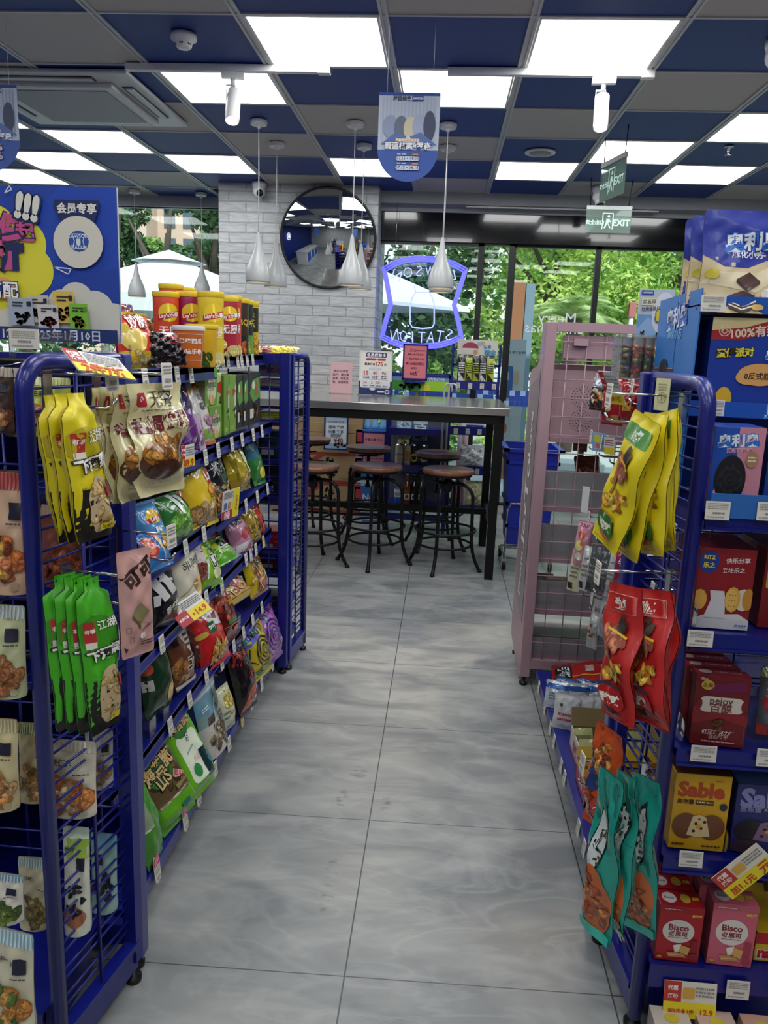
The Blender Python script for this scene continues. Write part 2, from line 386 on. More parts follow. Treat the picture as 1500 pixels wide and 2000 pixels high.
# ================================================================ the room
XL, XR, YB, YG, H = -5.2, 3.3, -4.6, 7.2, 2.709
def floormat():
    m = mat('marble_floor_tile', '8a8f92', .3); N = m.node_tree.nodes; L = m.node_tree.links; b = N['Principled BSDF']
    tc = N.new('ShaderNodeTexCoord'); mp = N.new('ShaderNodeMapping'); L.new(tc.outputs['Object'], mp.inputs[0])
    mp.inputs['Rotation'].default_value = (0, 0, .5); mp.inputs['Scale'].default_value = (.8, 2.0, 1)
    def noise(sc_, det, dist, src=mp):
        n = N.new('ShaderNodeTexNoise'); n.inputs['Scale'].default_value = sc_; n.inputs['Detail'].default_value = det; n.inputs['Distortion'].default_value = dist
        L.new(src.outputs[0], n.inputs['Vector']); return n
    n1 = noise(3.0, 8, 1.2); n2 = noise(3.4, 8, 1.6)
    r1 = N.new('ShaderNodeValToRGB'); L.new(n1.outputs['Fac'], r1.inputs[0])
    r1.color_ramp.elements[0].position = .36; r1.color_ramp.elements[0].color = lin('74777a'); r1.color_ramp.elements[1].position = .64; r1.color_ramp.elements[1].color = lin('989a98')
    ab = N.new('ShaderNodeMath'); ab.operation = 'SUBTRACT'; L.new(n2.outputs['Fac'], ab.inputs[0]); ab.inputs[1].default_value = .5
    a2 = N.new('ShaderNodeMath'); a2.operation = 'ABSOLUTE'; L.new(ab.outputs[0], a2.inputs[0])
    r2 = N.new('ShaderNodeValToRGB'); L.new(a2.outputs[0], r2.inputs[0]); r2.color_ramp.elements[0].color = (1,1,1,1); r2.color_ramp.elements[1].position = .07; r2.color_ramp.elements[1].color = (0,0,0,1)
    mx = N.new('ShaderNodeMix'); mx.data_type = 'RGBA'; L.new(r1.outputs[0], mx.inputs[6]); mx.inputs[7].default_value = lin('b9bcbc')
    k = N.new('ShaderNodeMath'); k.operation = 'MULTIPLY'; k.inputs[1].default_value = .32; L.new(r2.outputs[0], k.inputs[0])
    n3 = noise(1.1, 2, 0); k2 = N.new('ShaderNodeMath'); k2.operation = 'MULTIPLY'; L.new(k.outputs[0], k2.inputs[0]); L.new(n3.outputs['Fac'], k2.inputs[1]); L.new(k2.outputs[0], mx.inputs[0])
    # scuffed dirt patches near the middle joint
    n4 = noise(26, 5, .4); sp = N.new('ShaderNodeMapRange'); L.new(n4.outputs['Fac'], sp.inputs[0]); sp.inputs[1].default_value = .48; sp.inputs[2].default_value = .62
    sx = N.new('ShaderNodeSeparateXYZ'); L.new(tc.outputs['Object'], sx.inputs[0])
    def blob(cx, cy, rx, ry):
        o = None
        for i, (c, r) in enumerate(((cx, rx), (cy, ry))):
            s1 = N.new('ShaderNodeMath'); s1.operation = 'SUBTRACT'; L.new(sx.outputs[i], s1.inputs[0]); s1.inputs[1].default_value = c
            s2 = N.new('ShaderNodeMath'); s2.operation = 'DIVIDE'; L.new(s1.outputs[0], s2.inputs[0]); s2.inputs[1].default_value = r
            s3 = N.new('ShaderNodeMath'); s3.operation = 'MULTIPLY'; L.new(s2.outputs[0], s3.inputs[0]); L.new(s2.outputs[0], s3.inputs[1])
            if o: s4 = N.new('ShaderNodeMath'); s4.operation = 'ADD'; L.new(o.outputs[0], s4.inputs[0]); L.new(s3.outputs[0], s4.inputs[1]); o = s4
            else: o = s3
        q = N.new('ShaderNodeMapRange'); L.new(o.outputs[0], q.inputs[0]); q.inputs[1].default_value = .3; q.inputs[2].default_value = 1; q.inputs[3].default_value = 1; q.inputs[4].default_value = 0; return q
    tot = None
    for bl in ((-.215, 2.36, .035, .05), (-.25, 2.2, .02, .06), (-.11, 2.18, .018, .06), (-.235, 1.85, .02, .07), (-.23, 1.74, .02, .06)):
        q = blob(*bl)
        if tot is None: tot = q
        else: s = N.new('ShaderNodeMath'); s.operation = 'MAXIMUM'; L.new(tot.outputs[0], s.inputs[0]); L.new(q.outputs[0], s.inputs[1]); tot = s
    dd = N.new('ShaderNodeMath'); dd.operation = 'MULTIPLY'; L.new(tot.outputs[0], dd.inputs[0]); L.new(sp.outputs[0], dd.inputs[1])
    d3 = N.new('ShaderNodeMath'); d3.operation = 'MULTIPLY'; d3.inputs[1].default_value = .7; L.new(dd.outputs[0], d3.inputs[0])
    mz = N.new('ShaderNodeMix'); mz.data_type = 'RGBA'; L.new(mx.outputs[2], mz.inputs[6]); mz.inputs[7].default_value = lin('5d5a55'); L.new(d3.outputs[0], mz.inputs[0])
    # joints: 0.6 m tiles, rows laid slightly out of square
    def joint(expr_x, off, hw):
        a = N.new('ShaderNodeMath'); a.operation = 'SUBTRACT'; L.new(expr_x, a.inputs[0]); a.inputs[1].default_value = off
        p = N.new('ShaderNodeMath'); p.operation = 'PINGPONG'; L.new(a.outputs[0], p.inputs[0]); p.inputs[1].default_value = .3
        g = N.new('ShaderNodeMath'); g.operation = 'LESS_THAN'; L.new(p.outputs[0], g.inputs[0]); g.inputs[1].default_value = hw; return g
    yk = N.new('ShaderNodeMath'); yk.operation = 'MULTIPLY_ADD'; L.new(sx.outputs[0], yk.inputs[0]); yk.inputs[1].default_value = -.0259; L.new(sx.outputs[1], yk.inputs[2])
    j1 = joint(sx.outputs[0], -.1534, .0018); j2 = joint(yk.outputs[0], 1.4995, .0014)
    mm = N.new('ShaderNodeMath'); mm.operation = 'MAXIMUM'; L.new(j1.outputs[0], mm.inputs[0]); L.new(j2.outputs[0], mm.inputs[1])
    my = N.new('ShaderNodeMix'); my.data_type = 'RGBA'; L.new(mz.outputs[2], my.inputs[6]); my.inputs[7].default_value = lin('3a3d3f'); L.new(mm.outputs[0], my.inputs[0])
    L.new(my.outputs[2], b.inputs['Base Color'])
    rr = N.new('ShaderNodeMapRange'); L.new(n1.outputs['Fac'], rr.inputs[0]); rr.inputs[3].default_value = .26; rr.inputs[4].default_value = .42; L.new(rr.outputs[0], b.inputs['Roughness'])
    return m
struct(MB().box((XL-.2, YB-.2, -.05), (XR+.2, 7.75, 0)).build('floor', floormat()))
# ceiling: blue and grey tiles in a white grid, some cells are light panels
CX, CY, CS, CR_ = -.3148, 3.4561, .6032, .5968
LIGHTS = {(0,-1),(0,1),(1,-2),(1,0),(2,3),(3,-4),(3,2),(4,-5),(4,-3),(4,-1),(4,1),(4,3),(5,-6),(2,-5),
          (-2,-1),(-2,1),(-3,-4),(-3,2),(-4,-1),(-4,1),(-4,3),(-5,-4),(-6,-1),(-6,1),(-7,2),(-8,-3),(-9,0),(-10,-3),(-11,0),(-12,-3),(-2,-5),(-2,3),(-6,-5)}
cm = MB(); tb = MB(); PX0_ = -1.965
c0, c1, r0, r1 = -8, 6, -14, 6
yend = 6.985
for r in range(r0, r1+1):
    for c in range(c0, c1):
        x0, x1 = CX+c*CS, CX+(c+1)*CS; y0, y1 = CY+r*CR_, CY+(r+1)*CR_
        x0 = max(x0, XL); x1 = min(x1, XR); y1 = min(y1, yend if c > -4 else 7.46)
        if x1 <= x0 or y1 <= y0 or (r, c) in LIGHTS: continue
        cm.add([(x0, y0, H+.006), (x1, y0, H+.006), (x1, y1, H+.006), (x0, y1, H+.006)], [(0,3,2,1)], (r+c) % 2)
cm.box((XL, YB, H+.06), (XR, 7.7, H+.1), 1)
for r in range(r0, r1+1): y = CY+r*CR_; tb.box((XL, y-.006, H), (XR if r < 6 else PX0_, y+.006, H+.008))
for c in range(c0+1, c1): x = CX+c*CS; ye = 7.46 if x < PX0_ else 6.99; tb.box((x-.018, YB, H-.001), (x-.006, ye, H+.008)); tb.box((x+.006, YB, H-.001), (x+.018, ye, H+.008)); tb.box((x-.006, YB, H+.004), (x+.006, ye, H+.008))
struct(cm.build('ceiling', [mat('blue_ceiling_tile', '17367c', .6, var=.08, bscale=60, bump=.1), mat('grey_ceiling_tile', 'b6b2ac', .7, var=.06, bscale=90, bump=.15)]))
struct(tb.build('trim_1', mat('ceiling_grid', 'b9bbbb', .45)))
# light panels
PM = mat('light_panel', (.985, 1.0, .985), .5, emit=PANEL)
first = None
LN = {(0,-1): 'bright square ceiling light panel nearest the camera, left of the hanging poster', (0,1): 'bright square ceiling light panel nearest the camera, right of the hanging poster',
 (1,-2): 'ceiling light panel behind the left spotlight on its track', (1,0): 'ceiling light panel partly hidden by the hanging round-bottomed poster', (2,3): 'ceiling light panel at the right edge of the photo',
 (3,-4): 'ceiling light panel just behind the ceiling air conditioner', (3,2): 'ceiling light panel behind the small edge-on hanging sign', (4,-5): 'ceiling light panel second row from left window, at far left',
 (4,-3): 'ceiling light panel above and right of the blue poster, near the wall camera', (4,-1): 'ceiling light panel above the round mirror', (4,1): 'ceiling light panel before the entrance, left of the door camera',
 (4,3): 'farthest right ceiling light panel next to the sprinkler', (5,-6): 'ceiling light panel just above the blue promotion board', (2,-5): 'ceiling light panel at far left edge beside the air conditioner'}
for (r, c) in sorted(LIGHTS):
    x0, y0 = CX+c*CS, CY+r*CR_
    lab = LN.get((r, c), 'square ceiling light panel behind the camera'); g = None if (r, c) in LN else 'ceiling lights behind the camera'
    if not first:
        first = empty('ceiling_light', (x0+CS/2, y0+CR_/2, H), lab, 'ceiling light', g)
        a, b_ = CS/2-.022, CR_/2-.012; fr = MB()
        for lo, hi in (((-a,-b_,.0),(a,-b_+.01,.02)), ((-a,b_-.01,.0),(a,b_,.02)), ((-a,-b_,0),(-a+.01,b_,.02)), ((a-.01,-b_,0),(a,b_,.02))): fr.box(lo, hi)
        pt(fr, 'frame', WHITEP, first); df = MB().add([(-a+.01,-b_+.01,.008),(a-.01,-b_+.01,.008),(a-.01,b_-.01,.008),(-a+.01,b_-.01,.008)], [(0,3,2,1)])
        pt(df, 'diffuser', PM, first)
    else:
        n = dup(first, (x0+CS/2, y0+CR_/2, H), label=lab)
        if g: n['group'] = g
        elif 'group' in n: del n['group']
# walls
WALLW = mat('white_wall_paint', 'c9ccce', .6, var=.05, bscale=8); WALLB = mat('blue_wall_panel', '17328a', .5, var=.1, bscale=5)
struct(MB().box((XL-.15, YB, 0), (XL, 7.7, H+.1)).build('wall_left', WALLB))
struct(MB().box((XR, YB, 0), (XR+.15, 7.7, H+.1)).build('wall_right', WALLW))
struct(MB().box((XL, YB-.15, 0), (XR, YB, H+.1)).build('wall_back', WALLW))
def brickmat():
    m = mat('white_brick', 'c8c9ca', .7); N = m.node_tree.nodes; L = m.node_tree.links; b = N['Principled BSDF']
    tc = N.new('ShaderNodeTexCoord'); mp = N.new('ShaderNodeMapping'); mp.inputs['Rotation'].default_value = (PI/2, 0, 0)
    sx = N.new('ShaderNodeSeparateXYZ'); cb = N.new('ShaderNodeCombineXYZ'); L.new(tc.outputs['Object'], sx.inputs[0])
    ad = N.new('ShaderNodeMath'); ad.operation = 'ADD'; L.new(sx.outputs[0], ad.inputs[0]); L.new(sx.outputs[1], ad.inputs[1])
    L.new(ad.outputs[0], cb.inputs[0]); L.new(sx.outputs[2], cb.inputs[1])
    nz = N.new('ShaderNodeTexNoise'); nz.inputs['Scale'].default_value = 9; L.new(cb.outputs[0], nz.inputs['Vector'])
    va = N.new('ShaderNodeVectorMath'); va.operation = 'MULTIPLY_ADD'; L.new(nz.outputs['Color'], va.inputs[0]); va.inputs[1].default_value = (.012, .012, 0); L.new(cb.outputs[0], va.inputs[2])
    br = N.new('ShaderNodeTexBrick'); L.new(va.outputs[0], br.inputs['Vector']); br.inputs['Scale'].default_value = 1
    br.inputs['Brick Width'].default_value = .29; br.inputs['Row Height'].default_value = .083; br.inputs['Mortar Size'].default_value = .0065; br.inputs['Mortar Smooth'].default_value = .35
    br.inputs['Color1'].default_value = lin('c2c4c6'); br.inputs['Color2'].default_value = lin('b2b5b8'); br.inputs['Mortar'].default_value = lin('9c9fa1')
    mp2 = N.new('ShaderNodeMapping'); mp2.inputs['Scale'].default_value = (7, 38, 1); L.new(va.outputs[0], mp2.inputs[0])
    n2 = N.new('ShaderNodeTexNoise'); n2.inputs['Scale'].default_value = 1; n2.inputs['Detail'].default_value = 5; n2.inputs['Distortion'].default_value = 1; L.new(mp2.outputs[0], n2.inputs['Vector'])
    r = N.new('ShaderNodeMapRange'); L.new(n2.outputs['Fac'], r.inputs[0]); r.inputs[1].default_value = .35; r.inputs[2].default_value = .65; r.inputs[3].default_value = .82; r.inputs[4].default_value = 1.08
    mx = N.new('ShaderNodeMix'); mx.data_type = 'RGBA'; mx.blend_type = 'MULTIPLY'; mx.inputs[0].default_value = 1; L.new(br.outputs['Color'], mx.inputs[6]); L.new(r.outputs[0], mx.inputs[7]); L.new(mx.outputs[2], b.inputs['Base Color'])
    hh = N.new('ShaderNodeMath'); hh.operation = 'MULTIPLY_ADD'; L.new(br.outputs['Fac'], hh.inputs[0]); hh.inputs[1].default_value = -.8; L.new(n2.outputs['Fac'], hh.inputs[2])
    bp = N.new('ShaderNodeBump'); bp.inputs['Strength'].default_value = .6; bp.inputs['Distance'].default_value = .006; L.new(hh.outputs[0], bp.inputs['Height']); L.new(bp.outputs[0], b.inputs['Normal'])
    return m
PX0, PX1, PY = -1.965, -.612, 6.8
struct(MB().box((PX0, PY, 0), (PX1, 7.6, H+.05)).build('wall_front', brickmat()))
# soffit and black header over the entrance
SOF = mat('soffit_paint', '9ea1a4', .6)
sf = MB(); sf.box((PX1, 6.99, 2.62), (XR, 7.3, 2.75)); sf.box((PX1, 7.12, 2.575), (XR, 7.3, 2.7))
struct(sf.build('trim_2', SOF))
sl = MB(); sl.box((.12, 7.0, 2.612), (1.72, 7.1, 2.622)); sl.box((.12, 7.0, 2.6), (1.72, 7.006, 2.618))
struct(sl.build('trim_3', mat('slot_diffuser', 'c8cacb', .4)))
BG = mat('black_gloss_panel', '0a0b0c', .12, coat=.5, bump=.03, bscale=3)
hd = MB(); hd.box((PX1, 7.14, 2.335), (XR, 7.34, 2.575)); struct(hd.build('trim_4', BG))
tbw = MB(); tbw.box((XL, 7.46, 2.62), (PX0, 7.6, 2.75)); struct(tbw.build('trim_5', SOF))
# glazing: each window a frame with a pane
FR = mat('black_window_frame', '0e1011', .35)
def window(nm, x0, x1, z0, z1, y, fw=.03, fd=.06, sides='lrtb'):
    f = MB()
    if 'l' in sides: f.box((x0, y-fd/2, z0), (x0+fw, y+fd/2, z1))
    if 'r' in sides: f.box((x1-fw, y-fd/2, z0), (x1, y+fd/2, z1))
    if 't' in sides: f.box((x0, y-fd/2, z1-fw), (x1, y+fd/2, z1))
    if 'b' in sides: f.box((x0, y-fd/2, z0), (x1, y+fd/2, z0+fw))
    o = struct(f.build(nm, FR)); MB().box((x0+.01, y-.005, z0+.01), (x1-.01, y+.005, z1-.01)).build('glass_pane', GLASS, o); return o
window('window_1', XL, PX0, .3, 2.66, 7.52, .04)
window('window_2', PX1, .30, 0, 2.36, 7.2, .05, sides='rtb')
window('window_3', .30, .56, 0, 2.36, 7.2, .04, sides='rtb')
d = window('door_1', .56, 1.30, 0, 2.34, 7.24, .022)
d2 = window('door_2', 1.30, 2.3, 0, 2.34, 7.24, .022)
window('window_4', 2.3, XR, 0, 2.34, 7.2, .04)
struct(MB().box((XL, 7.46, 0), (PX0, 7.58, .3)).build('baseboard_left', WALLW))
# blue and white square film band along the glass
SF = [mat('blue_window_film', '2447a8', .5), mat('light_window_film', '9fc0ea', .5)]
fb = MB(); x = PX1+.02; i = 0
while x < 1.28:
    for k in range(3):
        c = R.random(); 
        if c < .82: fb.add([(x, 7.19, .93+k*.048), (x+.047, 7.19, .93+k*.048), (x+.047, 7.19, .977+k*.048), (x, 7.19, .977+k*.048)], [(0,1,2,3)], 0 if c < .6 else 1)
    x += .048
tag(fb.build('window_sticker', SF), 'band of blue and pale square film along the entrance glass', 'window sticker')
# ================================================================ fittings
TAGM = [PAPER]
def tagmesh(w=.034, h=.046, top=None, yel=False):
    mb = MB(); n = 6; H2 = h+(.028 if top else 0)
    vs = []
    P = rrect(-w/2, 0, w/2, H2, w*.49 if top else .003, 5)
    m = len(P); mb.add([(x, -.0 - .0006*math.sin(z*60), z) for x, z in P]+[(x, .0012, z) for x, z in P], [tuple(range(m)), tuple(range(2*m-1, m-1, -1))]+[(i, m+i, m+(i+1) % m, (i+1) % m) for i in range(m)], '#e8e4da' if not yel else '#e6d98a')
    art = [('tx', .1, .55, .9, .92, 3, '#8a8a88'), ('bc', .2, .25, .8, .42, '#555'), ('tx', .1, .05, .8, .2, 1, '#999')]
    layart(mb, art, w, h, lambda x, y, z: (x, -z-.001, y), None, .0003, .0001)
    if top:
        k = h/H2; layart(mb, [('p', [(.03, .02), (.97, .02), (.97, .6), (.75, .88), (.5, .97), (.25, .88), (.03, .6)], top), ('p', [(.05, .1), (.95, .45), (.95, .55), (.05, .2)], '#f0c0cc'), ('p', [(.05, .35), (.8, .7), (.7, .78), (.05, .47)], '#f0c0cc')], w, .028, lambda x, y, z: (x, -z-.001, y+h), None, .0004, .0001)
    return mb.mesh('price_tag', PAPER)
TG = tagmesh(); TGY = tagmesh(yel=True); TGP = tagmesh(top='#c9597c')
def addtag(parent, loc, rz, me=TG, tilt=-.15, k=1):
    o = bpy.data.objects.new('price_tag', me); sc.collection.objects.link(o); o.parent = parent; o.location = loc; o.rotation_euler = (tilt, 0, rz); o.scale = (k, k, k); return o
def feet(root, pts):
    for x, y in pts: MB().lathe([(.018, 0), (.018, .012), (.008, .014), (.008, .04)], 12, 0, (x, y, 0)).build('foot', BLACKP, root)
def shelfpart(root, x0, x1, y0, y1, z, side, rail=.036, th=.016):
    """side +1: rail on the +x edge, -1: on the -x edge, 0: rail on the -y edge"""
    m = MB(); m.box((x0, y0+.002, z-th), (x1, y1-.002, z))
    if side: xe = x1 if side > 0 else x0; m.box((min(xe, xe-side*.006), y0+.002, z-rail), (max(xe, xe-side*.006), y1-.002, z+.004)); m.box((xe-.008, y0+.002, z-rail), (xe+.008, y1-.002, z-rail+.005))
    else: m.box((x0, y0-.006, z-rail), (x1, y0, z+.004)); m.box((x0, y0-.01, z-rail), (x1, y0, z-rail+.005))
    return m.build('shelf', BLUE, root)
def gondola(name, label, x0, x1, y0, y1, side, shelves, base, top, back=True):
    root = empty(name, ((x0+x1)/2, (y0+y1)/2, 0), label, 'shelving unit'); root.matrix_world = Matrix.Translation(root.location)
    cx, cyy = root.location.x, root.location.y
    xb = x0 if side > 0 else x1
    m = MB(); m.box((xb-.012-cx, y0-cyy, .08), (xb+.012-cx, y1-cyy, top-.02)); pt(m, 'back_panel', BLUE, root)
    for yy in (y0+.02, y1-.02): pt(MB().bar((xb+side*.025-cx, yy-cyy, .03), (xb+side*.025-cx, yy-cyy, top-.01), .03, .03), 'upright', BLUE, root)
    m = MB(); xf = base; m.box((min(xb, xf)-cx, y0+.003-cyy, .075), (max(xb, xf)-cx, y1-.003-cyy, .115)); m.box((min(xb, xf-side*.03)-cx, y0+.02-cyy, .02), (max(xb, xf-side*.03)-cx, y1-.02-cyy, .08)); pt(m, 'base_shelf', BLUE, root)
    feet(root, [(xf-side*.08-cx, y0+.05-cyy), (xf-side*.08-cx, y1-.05-cyy), (xb+side*.05-cx, y0+.05-cyy), (xb+side*.05-cx, y1-.05-cyy)])
    out = []
    for z, xe, tags in shelves:
        if side > 0: s = shelfpart(root, xb-cx, xe-cx, y0-cyy, y1-cyy, z, 1)
        else: s = shelfpart(root, xe-cx, xb-cx, y0-cyy, y1-cyy, z, -1)
        for tg in tags:
            p = atx(tg[0], tg[1], xe); me = {'y': TGY, 'p': TGP}.get(tg[2] if len(tg) > 2 else '', TG)
            addtag(s, (xe+side*.009-cx, p.y-cyy, z-.040), side*PI/2, me, -.12)
        out.append(s)
    return root
SA = [(1.325, -.68, [(279,735),(318,728),(342,725),(369,722)]), (1.085, -.68, [(398,880)]), (.862, -.68, [(359,1061),(395,1034)]), (.66, -.68, [(312,1258),(400,1172)]), (.41, -.68, [(329,1418),(367,1369),(400,1322)])]
SB = [(1.352, -.72, [(401,706),(419,704),(432,703),(442,703),(461,702),(469,702),(480,701),(491,701)]), (1.09, -.68, [(423,869),(450,857),(470,849),(492,840),(509,834)]), (.85, -.68, [(478,975),(500,959),(520,946)]),
      (.65, -.68, [(430,1144),(478,1090),(487,1081),(497,1071),(512,1055,'y')]), (.385, -.68, [(430,1288),(454,1252),(473,1225),(491,1195),(509,1165)])]
GA = gondola('shelving_unit', 'blue snack shelving bay on the left of the aisle, nearest the camera', -1.12, -.68, 1.50, 2.298, 1, SA, -.65, 1.36)
GB = gondola('shelving_unit', 'blue snack shelving bay on the left, the farther one, nearest the bar stools', -1.12, -.68, 2.302, 3.10, 1, SB, -.65, 1.36)
for g, tags in ((GA, [(307,1690,'p'),(362,1597,'p'),(388,1553,'p'),(420,1505)]), (GB, [(447,1455),(473,1410,'y'),(491,1379),(511,1339),(532,1304)])):
    b = [c for c in g.children if c.name.startswith('base_shelf')][0]
    for t in tags:
        p = atx(t[0], t[1], -.645); addtag(b, (-.641-g.location.x, p.y-g.location.y, .072), PI/2, {'y': TGY, 'p': TGP}.get(t[2] if len(t) > 2 else '', TG), -.1, 1.05)
# end frames: square posts with a wire grid between
def endframe(own, x0, x1, y, z1, post=.042, wires=True, grid=.075):
    cx = (x0+x1)/2; m = MB()
    for x in (x0+post/2, x1-post/2): m.box((x-post/2-cx, -post/2, .03), (x+post/2-cx, post/2, z1), bev=.004)
    m.box((x0+post-cx, -post/2, z1-.045), (x1-post-cx, post/2, z1-.005)); m.box((x0+post-cx, -.012, .06), (x1-post-cx, .012, .11)); r = m.build('end_frame', BLUE, own, (cx-own.location.x, y-own.location.y, 0))
    g = MB(); z = .16; k = 0
    while z < z1-.06: g.tube([(x0+post-cx, 0, z), (x1-post-cx, 0, z)], .0026, n=5); z += (.072 if k % 2 else .045); k += 1
    x = x0+post+.06
    while x < x1-post-.02: g.tube([(x-cx, .004, .1), (x-cx, .004, z1-.04)], .003, n=5); x += .085
    pt(g, 'wire_grid', BLUE, r); feet(r, [(x0+post/2-cx, 0), (x1-post/2-cx, 0)]); return r
EF1 = endframe(GA, -1.14, -.606, 1.475, 1.366)
EF2 = endframe(GB, -1.14, -.612, 3.122, 1.366)
def wing(label, near, far, z1=1.366, rad=.05, w=.026, base=.03):
    """wire side wing: a rounded tube frame with paired horizontal wires, fitted to an end frame"""
    N_, F_ = Vector((near[0], near[1], 0)), Vector((far[0], far[1], 0)); d = (F_-N_); Lx = d.length; d.normalize()
    r = empty('wire_side_panel', F_, label, 'display panel', rz=math.atan2(d.y, d.x)+PI)   # local x runs from the far post to the near one
    m = MB(); m.bar((w/2, 0, .05), (w/2, 0, z1-.005), w, w)
    pts = [(Lx-w/2, 0, base), (Lx-w/2, 0, z1-rad-w/2)]
    for i in range(1, 8): a = PI/2*i/8; pts.append((Lx-w/2-rad+rad*math.cos(a), 0, z1-rad-w/2+rad*math.sin(a)))
    pts += [(Lx-w/2-rad, 0, z1-w/2), (.01, 0, z1-w/2)]
    m.tube(pts, w*.56, n=10); m.box((w/2, -.008, base), (Lx-w, .008, base+.055)); m.box((w/2, -.014, base+.055), (Lx-w, .014, base+.07)); pt(m, 'frame', BLUE, r)
    g = MB(); z = .14
    while z < z1-.05:
        for q in (0, .021):
            if z+q < z1-.03: g.tube([(w, 0, z+q), (Lx-w, 0, z+q)], .0026, n=6)
        z += .0585
    g.tube([(Lx*.5, .004, base+.05), (Lx*.5, .004, z1-w)], .0035, n=6); pt(g, 'wire_grid', BLUE, r)
    feet(r, [(.02, 0), (Lx-.02, 0)])
    return r, N_, F_
W1, W1N, W1F = wing('blue wire side panel at the near left, hung with yellow and green snack pouches', (-.664, 1.182), (-.614, 1.452))
W2, W2N, W2F = wing('blue wire side panel at the far left rack next to the bar stools', (-.594, 3.42), (-.618, 3.146))
W3, W3N, W3F = wing('blue wire side panel at the near right, hung with yellow, red and teal pouches', (.474, 1.418), (.448, 1.70))
# end-cap bases and shelves
def endcap(label, x0, x1, y0, y1, shelves, base=.13, front=-1):
    r = empty('end_display', ((x0+x1)/2, (y0+y1)/2, 0), label, 'display rack'); cx, cyy = r.location.x, r.location.y
    m = MB(); m.box((x0-cx, y0-cyy, base-.02), (x1-cx, y1-cyy, base)); ye = y0 if front < 0 else y1; m.box((x0-cx, ye-.006-cyy, base-.05), (x1-cx, ye+.006-cyy, base+.004)); m.box((x0+.02-cx, y0+.04-cyy, .02), (x1-.02-cx, y1-.02-cyy, base-.02)); pt(m, 'base_shelf', BLUE, r)
    out = []
    for z in shelves:
        if front < 0: s = shelfpart(r, x0-cx, x1-cx, y0-cyy, y1-cyy, z, 0, rail=.03)
        else:
            m = MB(); m.box((x0-cx, y0-cyy, z-.016), (x1-cx, y1-cyy, z)); m.box((x0-cx, y1-.006-cyy, z-.03), (x1-cx, y1-cyy, z+.004)); s = m.build('shelf', BLUE, r)
        out.append(s)
    return r, out
EC1, _ = endcap('low blue deck under the hanging fruit and nut pouches at near left', -1.14, -.69, 1.19, 1.45, [], .14)
EC2, s2 = endcap('blue shelves on the far side of the left end frame, facing the bar stools', -1.14, -.63, 3.15, 3.42, [1.36, 1.225, 1.085, .926, .769, .525, .435, .271], .12, 1)
EC3, s3 = endcap('blue end display on the right holding biscuit boxes', .487, 1.15, 1.42, 1.70, [1.125, .892, .655, .42], .17)
# right gondola: pegboard wall with a base shelf
GR = gondola('shelving_unit', 'blue shelving on the right of the aisle with peg hooks and a low shelf', .447, .86, 1.75, 3.06, -1, [(1.345, .62, [(1232,745),(1217,747)])], .447, 1.36)
EF3 = endframe(GR, .424, 1.2, 1.725, 1.366)
# chrome peg hooks
PEG = {}
def peg(parent, base, rz, L=.15, tag_=True, up=True, name='peg_hook'):
    """base in the parent's frame; the hook runs along local +x turned by rz"""
    k = (round(L, 3), up)
    if k not in PEG:
        m = MB(); m.box((0, -.011, -.062), (.004, .011, .008)); m.box((-.008, -.011, .004), (.004, .011, .008))
        m.tube([(.002, .003, -.055), (L-.02, .003, -.055), (L-.006, .003, -.05), (L, .003, -.038)], .0028, n=7)
        if up: m.tube([(.002, -.003, -.002), (L-.012, -.003, -.002)], .0024, n=7)
        PEG[k] = m.mesh(name, CHROME)
    o = bpy.data.objects.new(name, PEG[k]); sc.collection.objects.link(o); o.parent = parent; o.location = base; o.rotation_euler = (0, 0, rz)
    if tag_ and up: addtag(o, (L-.004, 0, -.028), PI/2, TG, -.05, 1.0)
    return o
def wingpeg(r, N_, F_, px, py, side, L=.15, tag_=True):
    d = (N_-F_).normalized(); n = Vector((side*abs(d.y), -side*d.x*(1 if d.y < 0 else -1)*1, 0))
    n = Vector((-d.y, d.x, 0)); n = n if n.x*side > 0 else -n
    P = hitp((px, py), N_+Vector((0, 0, 1)), n); t = (P-F_).dot(d)
    loc = Vector((t, 0, P.z)); ang = math.atan2(n.y, n.x)-r.rotation_euler.z
    peg(r, loc, ang, L, tag_); return P+Vector((0, 0, 0)), n
PG1, N1 = wingpeg(W1, W1N, W1F, 88, 725, 1, .13)
PG2, _ = wingpeg(W1, W1N, W1F, 186, 722, 1, .15)
PG3, _ = wingpeg(W1, W1N, W1F, 232, 1032, 1, .12)
PG4, _ = wingpeg(W1, W1N, W1F, 126, 1108, 1, .13)
PG5, N3 = wingpeg(W3, W3N, W3F, 1335, 772, -1, .15)
PG6, _ = wingpeg(W3, W3N, W3F, 1310, 1118, -1, .15)
PG7, _ = wingpeg(W3, W3N, W3F, 1262, 1490, -1, .14)
bkr = GR.location
for yy in (1.95, 2.12, 2.3, 2.48, 2.66, 2.84):
    for zz, L in ((1.30, .30), (1.10, .30), (.80, .28), (.55, .28)): peg(GR, (.835-bkr.x, yy-bkr.y, zz+.02), PI, L, True)
for yy in (1.83,): 
    for zz in (1.30, 1.0, .7): peg(GR, (.835-bkr.x, yy-bkr.y, zz), PI, .28, True)

